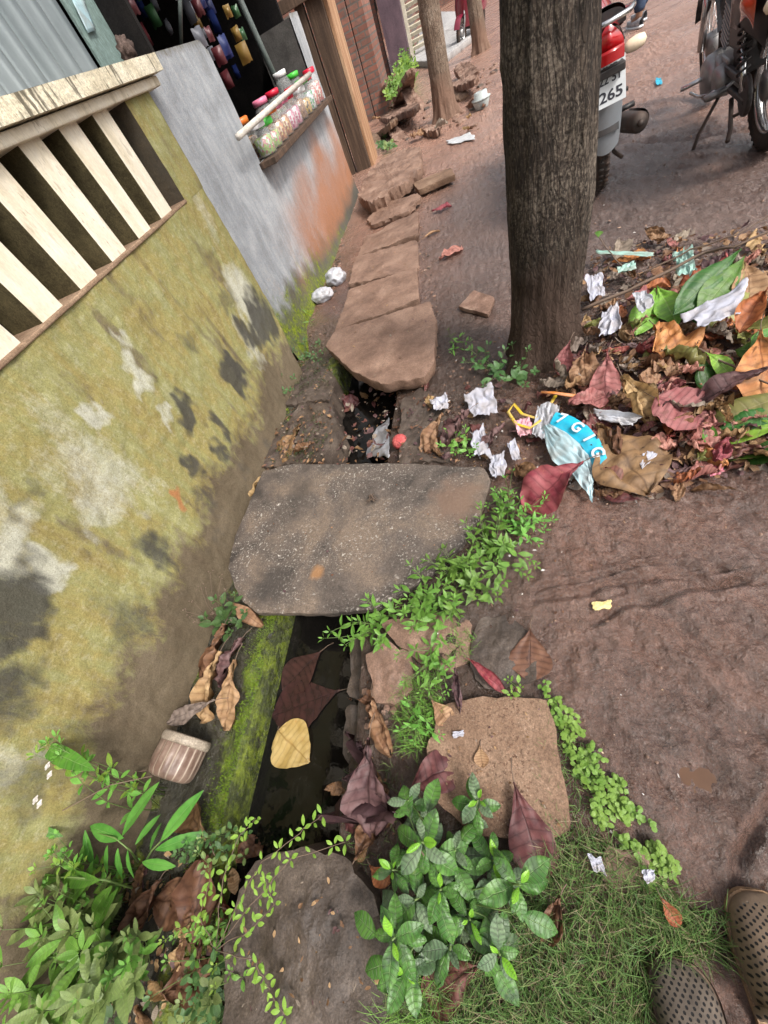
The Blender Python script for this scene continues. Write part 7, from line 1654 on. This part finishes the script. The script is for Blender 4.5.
# --- branches thrown on the heap, leaves attached
def branch(label, pts, r0, leaves, seed=1):
    P = [at_z(*q) for q in pts]; c0 = P[0]
    t = thing('cut_branch', label, 'branch', tuple(c0)); ms = MB(); PP = []
    for k in range(len(P)-1):
        for j in range(6): PP.append(P[k].lerp(P[k+1], j/6) - c0 + Vector((0, 0, .003*math.sin(k*2+j))))
    PP.append(P[-1]-c0); ms.tube(PP, [r0*(1-.55*i/len(PP)) for i in range(len(PP))], 8); ms.build('stem', STEMB, t)
    for i, (A, B_, wr, mk, up) in enumerate(leaves):
        a, b_ = at_z(*A) - c0, at_z(*B_) - c0; d = b_ - a; ml = MB()
        ml.leaf(a, d, up, d.length, d.length*wr, 'ob', .12, .4, .5 if i % 2 else -.5, .08, seed + i*2.3, 16, 5); ml.build('leaf', LM[mk], t)
    return t
branch('long bare branch slanting across the heap to the upper right corner', [(582,310,.10),(640,285,.15),(705,252,.20),(735,247,.24),(790,222,.28)], .008,
       [((655,288,.18),(641,328,.14),.50,'lime',(.2,-.3,1)),((657,286,.18),(678,320,.14),.52,'lime',(-.2,-.3,1)),((742,248,.26),(688,302,.24),.36,'dkgreen',(.4,-.6,1)),((745,256,.24),(706,308,.20),.42,'green',(.2,-.6,1)),((742,262,.22),(722,322,.17),.62,'olive',(0,-.7,1)),((745,262,.22),(757,300,.18),.6,'tan',(0,-.7,1)),((712,280,.18),(706,322,.14),.6,'dkgreen',(0,-.5,1))], 3)
branch('thin pale twig running parallel above the long branch', [(640,275,.10),(690,250,.16),(735,235,.20),(790,205,.24)], .0045, [], 4)
branch('short twig poking up behind the trunk', [(630,275,.08),(612,255,.12),(598,236,.18)], .0035, [((598,238,.18),(600,228,.19),.5,'green',(0,-.5,1))], 5)
branch('leafy branch bending along the right side of the heap', [(655,338,.14),(700,350,.16),(740,370,.16),(800,400,.16)], .005,
       [((698,352,.17),(716,388,.12),.5,'dkgreen',(.3,-.3,1)),((705,352,.17),(736,372,.15),.5,'lime',(-.1,-.3,1)),((800,350,.20),(735,345,.18),.5,'green',(0,-.4,1)),((805,330,.2),(745,318,.18),.45,'olive',(0,-.4,1)),((800,370,.18),(738,362,.16),.5,'olive',(0,-.4,1)),((780,322,.22),(755,350,.20),.55,'green',(0,-.4,1))], 6)
branch('fallen branch tip with large green and olive leaves at the lower right of the heap', [(830,395,.12),(780,400,.11),(756,412,.10)], .005,
       [((820,385,.16),(705,420,.13),.34,'olive',(.0,-.5,1)),((800,425,.10),(700,430,.09),.42,'lime',(0,-.2,1)),((800,408,.12),(722,428,.10),.50,'dkgreen',(.1,-.6,1)),((800,455,.06),(708,448,.05),.40,'green',(0,.2,1)),((830,430,.11),(740,458,.06),.40,'dkgreen',(0,.2,1)),((705,418,.11),(712,445,.07),.5,'green',(0,0,1))], 7)
# grey-green fir-like sprays behind the tan leaf
t, p = plantthing('conifer_spray', 'grey-green feathery spray at the right edge of the heap', 768, 290); ml, ms = MB(), MB(); r = random.Random(3)
for k in range(7):
    a = at_z(765 + 5*k, 300 + r.uniform(-8, 12), .14) - p; an = r.uniform(1.2, 2.6); 
    for j in range(14):
        c = a + Vector((math.cos(an), math.sin(an), .1))*.008*j
        for s_ in (-1, 1): ml.leaf(c, (math.cos(an + s_*.9), math.sin(an + s_*.9), .2), (0, 0, 1), .022, .004, 'la', .1, .2, .1, 0, j, 3, 1)
    ms.tube([a, a + Vector((math.cos(an), math.sin(an), .1))*.11], .0015, 5)
ml.build('foliage', leafmat('grey_green_needle', (.20, .24, .17), (.30, .33, .25), (.3, .33, .25)), t); ms.build('stem', STEMB, t)

def grassmat(name, ca, cb, cc):
    m, nt, b = newmat(name); uv = nd(nt, 'ShaderNodeUVMap').outputs[0]; sp = nd(nt, 'ShaderNodeSeparateXYZ', {0: uv})
    c = ramp(nt, sp.outputs[1], [(0.0, ca), (0.5, cb), (1.0, cc)]); setb(nt, b, Base_Color=c, Roughness=.55); b.inputs['Specular IOR Level'].default_value = .3; return m
# more moss on the stones of the drain hole
r = random.Random(14); mb = MB()
for (Pq, zf, n_) in (([(270,462),(285,430),(318,405),(330,430),(318,462)], -.012, 900), ([(288,400),(292,370),(325,362),(330,385)], .006, 900), ([(285,345),(300,330),(325,345),(325,362),(290,370)], -.04, 500)):
    for i in range(n_):
        u, v = pick(Pq, r); a = at_z(u, v, zf + r.uniform(-.006, .004))
        if noise.noise(Vector((a.x*16, a.y*16, 9))) < .0: continue
        an = r.uniform(0, 2*PI); h = Vector((math.cos(an), math.sin(an), 0)); s_ = Vector((-h.y, h.x, 0)); b0 = len(mb.v)
        mb.vert(a - s_*.003, (0, 0)); mb.vert(a + s_*.003, (0, 0)); mb.vert(a + h*.005 + Vector((0, 0, .007)), (1, 0)); mb.f.append((b0, b0+1, b0+2))
kind(mb.build('moss', grassmat('dull_moss', (0.03, 0.045, 0.008), (0.06, 0.085, 0.012), (0.11, 0.14, 0.02))), 'stuff')
# --- round-leaved ground cover trail, grass, moss (nobody could count them)
r = random.Random(17); mb = MB()
TR = [(540,684),(552,684),(592,742),(634,800),(676,868),(688,900),(655,905),(636,860),(592,815),(570,760),(552,712)]
TRO = [(540,684),(556,684),(600,742),(640,800),(682,868),(690,900),(650,905),(632,860),(585,815),(568,760),(552,712)]
for i in range(1150):
    u, v = pick(TR, r); a = G(u, v, 0)
    if noise.noise(Vector((a.x*22, a.y*22, 4))) < -.18: continue
    a.z += 0.0; h = r.uniform(.006, .030); an = r.uniform(0, 2*PI)
    mb.leaf(a + Vector((0, 0, h)), (math.cos(an), math.sin(an), r.uniform(-.1, .35)), (r.uniform(-.3, .3), r.uniform(-.3, .3), 1), r.uniform(.008, .017), r.uniform(.007, .013), 'ro' if i % 2 else 'ov', .1, .3, -.3, .05, i*.3, 5, 2)
kind(mb.build('ground_cover', LM['clover']), 'stuff')
GRM = grassmat('wiry_grass', (0.045, 0.095, 0.025), (0.095, 0.19, 0.045), (0.20, 0.25, 0.09)); GRB = grassmat('bright_grass', (0.08, 0.20, 0.03), (0.13, 0.28, 0.04), (0.2, 0.34, 0.07))
def grass(name, P, n, Lr, mat, seed, w=.0022, lean=1.0):
    r = random.Random(seed); mb = MB()
    for i in range(n):
        u, v = pick(P, r); a = G(u, v, -.002); 
        L = r.uniform(*Lr); an = r.uniform(0, 2*PI); h = Vector((math.cos(an), math.sin(an), 0)); s_ = Vector((-h.y, h.x, 0)); cu = r.uniform(.3, 1.0)*lean; tw = r.uniform(-.5, .5); tone = r.random(); b0 = len(mb.v); nn = 5
        for k in range(nn+1):
            t_ = k/nn; th = cu*1.7*t_; q = a + h*(L*(1-math.cos(th))/1.7/max(cu, .2)) + Vector((0, 0, L*math.sin(th)/1.7/max(cu, .2))) + s_*tw*L*t_*t_
            ww = w*(1-t_*.85)*.5; mb.vert(q - s_*ww, (t_, tone)); mb.vert(q + s_*ww, (t_, tone))
        for k in range(nn): mb.f.append((b0+2*k, b0+2*k+1, b0+2*k+3, b0+2*k+2))
    return kind(mb.build(name, mat), 'stuff')
grass('grass', [(400,985),(480,940),(545,845),(580,820),(640,862),(690,905),(722,945),(655,960),(650,1070),(380,1070)], 5600, (.03, .085), GRM, 1)
GRD = grassmat('dead_grass', (0.12, 0.085, 0.05), (0.22, 0.17, 0.10), (0.34, 0.28, 0.18))
grass('dead_grass', [(400,985),(480,940),(545,845),(580,820),(640,862),(690,905),(722,945),(655,960),(650,1070),(380,1070)], 1300, (.03, .08), GRD, 11, .0018, 1.2)
grass('grass', [(545,700),(600,770),(560,850),(540,840)], 350, (.02, .05), GRM, 5)
grass('grass', [(395,690),(440,670),(445,700),(430,750),(405,755)], 620, (.03, .07), GRB, 2, .002)
grass('grass', [(640,900),(740,910),(730,960),(680,960)], 260, (.02, .06), GRM, 3)
grass('grass', [(385,985),(450,960),(450,1070),(375,1070)], 500, (.04, .09), GRB, 4, .0022)
grass('grass', [(455,620),(480,640),(470,665),(445,660)], 160, (.02, .05), GRB, 6, .002)
grass('grass', [(345,770),(400,760),(440,800),(400,900),(350,850)], 260, (.02, .04), GRM, 7, .002)
r = random.Random(4); mb = MB()
for i in range(7000):
    y = r.uniform(-.35, .62); x = XL - .015 - abs(r.gauss(0, .05)); f = noise.noise(Vector((x*12, y*7, 3)))
    if f < -.1 or x < WX + .05: continue
    z = hgt(x, y); an = r.uniform(0, 2*PI); L = r.uniform(.003, .008)
    h = Vector((math.cos(an), math.sin(an), 0)); s_ = Vector((-h.y, h.x, 0)); a = Vector((x, y, z-.001)); b0 = len(mb.v)
    mb.vert(a - s_*.0015, (0, 0)); mb.vert(a + s_*.0015, (0, 0)); mb.vert(a + h*L*.6 + Vector((0, 0, L)), (1, r.random())); mb.f.append((b0, b0+1, b0+2))
kind(mb.build('moss', grassmat('bright_moss', (0.10, 0.17, 0.012), (0.15, 0.24, 0.015), (0.26, 0.33, 0.03))), 'stuff')
# weeds beyond the post
bush('bright green weeds growing at the brick wall behind the rubble', (388,82), [(368,70),(392,52),(415,58),(412,80),(380,100)], 70, .10, .05, 'weed', 51, (.05, .50), 6, 'el')
bush('pale weeds at the foot of the bicycle', (372,108), [(362,92),(385,90),(388,104),(366,112)], 30, .08, .04, 'weed', 52, (.05, .25), 4, 'el')
bush('small weeds in front of the rubble beside the post foot', (384,142), [(376,134),(396,134),(394,148),(378,152)], 9, .07, .04, 'weeddk', 53, (.03, .12), 3, 'el')

# ================================================================== clogs at the lower right
def clogmat(name, ca, cb, holes):
    m, nt, b = newmat(name); v = objco(nt); uv = nd(nt, 'ShaderNodeUVMap').outputs[0]
    n = noi(nt, v, 24, 7, .7); c = ramp(nt, n, [(.35, ca), (.65, cb)])
    sp = nd(nt, 'ShaderNodeSeparateXYZ', {0: v})
    fr = lambda s_, k, o=0.0: mth(nt, 'SUBTRACT', mth(nt, 'FRACT', mth(nt, 'ADD', mth(nt, 'MULTIPLY', s_, k), o)), 0.5)
    x, y = mth(nt, 'ADD', sp.outputs[0], sp.outputs[1]), mth(nt, 'SUBTRACT', sp.outputs[0], sp.outputs[1])
    fx, fy = fr(x, 85.0), fr(y, 85.0)
    d = mth(nt, 'ADD', mth(nt, 'MULTIPLY', fx, fx), mth(nt, 'MULTIPLY', fy, fy))
    msk = mth(nt, 'MULTIPLY', ramp(nt, d, [(.055, 1.0), (.085, 0.0)]), ramp(nt, mth(nt, 'MULTIPLY', sp.outputs[2], 10), [(holes, 0.0), (holes+.03, 1.0)]))
    c = mix(nt, msk, c, (.006, .005, .005)); setb(nt, b, Base_Color=c, Roughness=.75)
    p_ = bump(nt, b, mth(nt, 'SUBTRACT', 1.0, msk), 1.0, .006); bump(nt, b, n, .3, .004, p_); return m
def clog(label, tip, heel, mat, solem, w=.104, ht=.058):
    a = at_z(*tip, .02); b_ = at_z(*heel, .02); d = (a - b_); d.z = 0; L = .285; d.normalize(); c0 = a - d*L; zc = hgt(a.x, a.y)
    t = thing('clog', label, 'shoe', (c0.x, c0.y, zc + .002), math.atan2(d.y, d.x) - PI/2)
    def wid(u): return w/2*(.62 + .38*sstep(.25, .75, u))*(math.sin(PI*min(1, .5 + .0*u)) if u < .8 else math.sqrt(max(0, 1 - ((u-.8)/.2)**2.3)))*(math.sqrt(max(0, 1-((.12-u)/.12)**2)) if u < .12 else 1)
    mb = MB()
    def up(u, v):    # upper from instep to toe
        uu = .42 + .58*u; ww = wid(uu); th = PI*v; hh = ht*(1.25 - .55*u)*(1 - u**5*.9)
        return (ww*math.copysign(abs(math.cos(th))**.75, math.cos(th)), L*uu, .022 + hh*math.sin(th)**.8)
    mb.grid(up, 40, 40); mb.build('upper', mat, t)
    mb = MB(); mb.grid(lambda u, v: ((2*v-1)*(wid(u)+.003), L*u*1.01, .022), 40, 10); o = mb.build('sole', solem, t)
    mb2 = MB(); N = 90
    def per(k):
        s_ = k/N
        if s_ < .5: u = s_*2; return (wid(u)+.004, L*u*1.012)
        u = 2 - s_*2; return (-(wid(u)+.004), L*u*1.012)
    for k in range(N+1):
        x, y = per(k); 
        for z in (-.004, .008, .018, .026): mb2.vert((x*(1.0 if z > 0 else .97), y, z))
    for k in range(N):
        for j in range(3): q = k*4+j; mb2.f.append((q, q+4, q+5, q+1))
    mb2.build('side_wall', solem, o)
    mb = MB()
    mb.torus(.058, .009, Matrix.Translation((0, L*.42, .05)) @ Matrix.Rotation(R(75), 4, 'X') @ Matrix.Diagonal((.85, .8, 1, 1)), 24, 8, arc=(0, PI)); mb.build('heel_strap', mat, t)
    return t
clog('grey-brown perforated clog standing on the grass at the bottom edge', (672,957), (712,1100), clogmat('perforated_grey_brown_rubber', (.075, .058, .045), (.14, .11, .085), .30), mottled('muddy_rubber', [(.3, (.06, .04, .03)), (.7, (.15, .10, .07))], 20, .8, .3, ((60, .4, .003),)))
clog('mud-caked tan clog at the lower right corner', (762,892), (800,1080), clogmat('perforated_muddy_rubber', (.12, .085, .06), (.20, .14, .095), .45), mottled('tan_muddy_rubber', [(.3, (.16, .10, .06)), (.7, (.34, .22, .13))], 20, .8, .3, ((60, .4, .003),), speck=((60, .66, (.03, .02, .015), .8),)), w=.125, ht=.07)

# ================================================================== grit and pebbles pressed into the lane
r = random.Random(77); mb = MB(); idx = []
for i in range(1500):
    if i % 2: u, v = pick([(430,480),(560,520),(768,470),(900,700),(768,900),(640,800),(560,690),(440,600)], r)
    else: u, v = pick([(420,120),(600,40),(768,160),(768,240),(640,250),(560,400),(440,450),(424,300)], r)
    a = G(u, v, 0); s_ = (.0012 + .004*r.random()**4) * (1 + a.y*.35); b0 = len(mb.v)
    ring = [mb.vert(a + Vector((math.cos(k*PI/3)*s_*r.uniform(.7, 1.2), math.sin(k*PI/3)*s_*r.uniform(.7, 1.2), s_*.1))) for k in range(6)]
    tp = mb.vert(a + Vector((0, 0, s_*.8)))
    for k in range(6): mb.f.append((ring[k], ring[(k+1) % 6], tp)); idx.append(0 if i % 5 else 1 + (i//5) % 2)
o = mb.build('grit', MUD, smooth=False); o.data.materials.append(REDST); o.data.materials.append(STONE); o.data.polygons.foreach_set('material_index', idx); kind(o, 'stuff')

r = random.Random(78); mb = MB(); idx = []
for (Pq, nq, sz) in (([(300,470),(262,468),(290,400),(300,330),(330,290),(340,330),(325,345),(340,390),(350,462)], 90, .012), ([(418,200),(424,300),(440,380),(436,300),(424,200)], 60, .010), ([(350,200),(335,300),(325,300),(345,220)], 50, .018), ([(365,690),(400,700),(345,800),(350,830),(380,840),(365,740)], 50, .012), ([(400,462),(452,462),(440,380),(480,330),(500,400)], 70, .009), ([(362,160),(430,130),(480,130),(500,60),(440,80),(370,150)], 110, .05), ([(590,850),(660,850),(655,900),(600,890)], 40, .009)):
    for i in range(nq):
        u, v = pick(Pq, r); a = G(u, v, 0)
        if a.z < WATER: continue
        s_ = sz*r.uniform(.3, 1.1); b0 = len(mb.v); q3 = [mb.vert(a + Vector((math.cos(k*PI/3.5)*s_*r.uniform(.6, 1.3), math.sin(k*PI/3.5)*s_*r.uniform(.6, 1.3), s_*.45*r.uniform(.5, 1.1)))) for k in range(7)]
        q4 = [mb.vert(Vector(mb.v[k]) + Vector(((mb.v[k][0]-a.x)*.15, (mb.v[k][1]-a.y)*.15, -s_*.6))) for k in q3]; tp = mb.vert(a + Vector((0, 0, s_*.55)))
        for k in range(7): mb.f.append((q3[k], q3[(k+1) % 7], tp)); mb.f.append((q4[k], q4[(k+1) % 7], q3[(k+1) % 7], q3[k])); idx += [i % 3]*2
o = mb.build('gravel', STONE, smooth=False); o.data.materials.append(REDST); o.data.materials.append(ROCKD); o.data.polygons.foreach_set('material_index', idx); kind(o, 'stuff')

# ================================================================== a label of its own for every scattered leaf
MARKS = [((585,445), 'the blue wrapper'), ((548,492), 'the crimson leaf'), ((625,465), 'the golden-brown leaf'), ((683,408), 'the round pink leaf'), ((600,375), 'the rosy upright leaf'),
         ((700,338), 'the large folded paper'), ((665,305), 'the lime green pair'), ((715,275), 'the big dark green leaf'), ((635,257), 'the orange top-edge leaf'), ((735,440), 'the lower green branch'),
         ((590,300), 'the trunk side scrap'), ((712,474), 'the magenta wrapper'), ((750,320), 'the rust-orange leaf'), ((483,410), 'the left torn paper'), ((535,412), 'the yellow strap'), ((498,470), 'the lower torn paper'),
         ((402,446), 'the red cloth ball'), ((378,440), 'the twisted white bag'), ((293,745), 'the floating yellow leaf'), ((372,770), 'the drain bank leaves'), ((175,765), 'the brown jar'), ((145,850), 'the blade-leaved plant'),
         ((195,930), 'the pale little shrub'), ((60,950), 'the corner bushes'), ((446,110), 'the second tree'), ((482,100), 'the grey tub'), ((400,105), 'the rubble heap'), ((330,410), 'the mossy kerb block'), ((440,425), 'the earthy kerb block')]
by = {}
for (o_, mt, L, u, v, g_) in LEAFLOG:
    (mu, mv), nm = min(MARKS, key=lambda q: (q[0][0]-u)**2 + (q[0][1]-v)**2)
    dx, dy = u-mu, v-mv; side = ('right of' if dx > 0 else 'left of') if abs(dx) > abs(dy) else ('below' if dy > 0 else 'above')
    sz = 'small' if L < .06 else ('large' if L > .105 else 'mid-sized')
    by.setdefault((sz, mt, side, nm), []).append((math.hypot(dx, dy), o_))
ORD = ['', 'second ', 'third ', 'fourth ', 'fifth ', 'sixth ', 'seventh ', 'eighth ']
for (sz, mt, side, nm), L in by.items():
    L.sort(key=lambda q: q[0])
    for i, (d_, o_) in enumerate(L):
        o_['label'] = f'{sz} {COLN[mt]} crumpled leaf {side} {nm}' + (f', {ORD[min(i, 7)]}nearest to it' if len(L) > 1 else '')
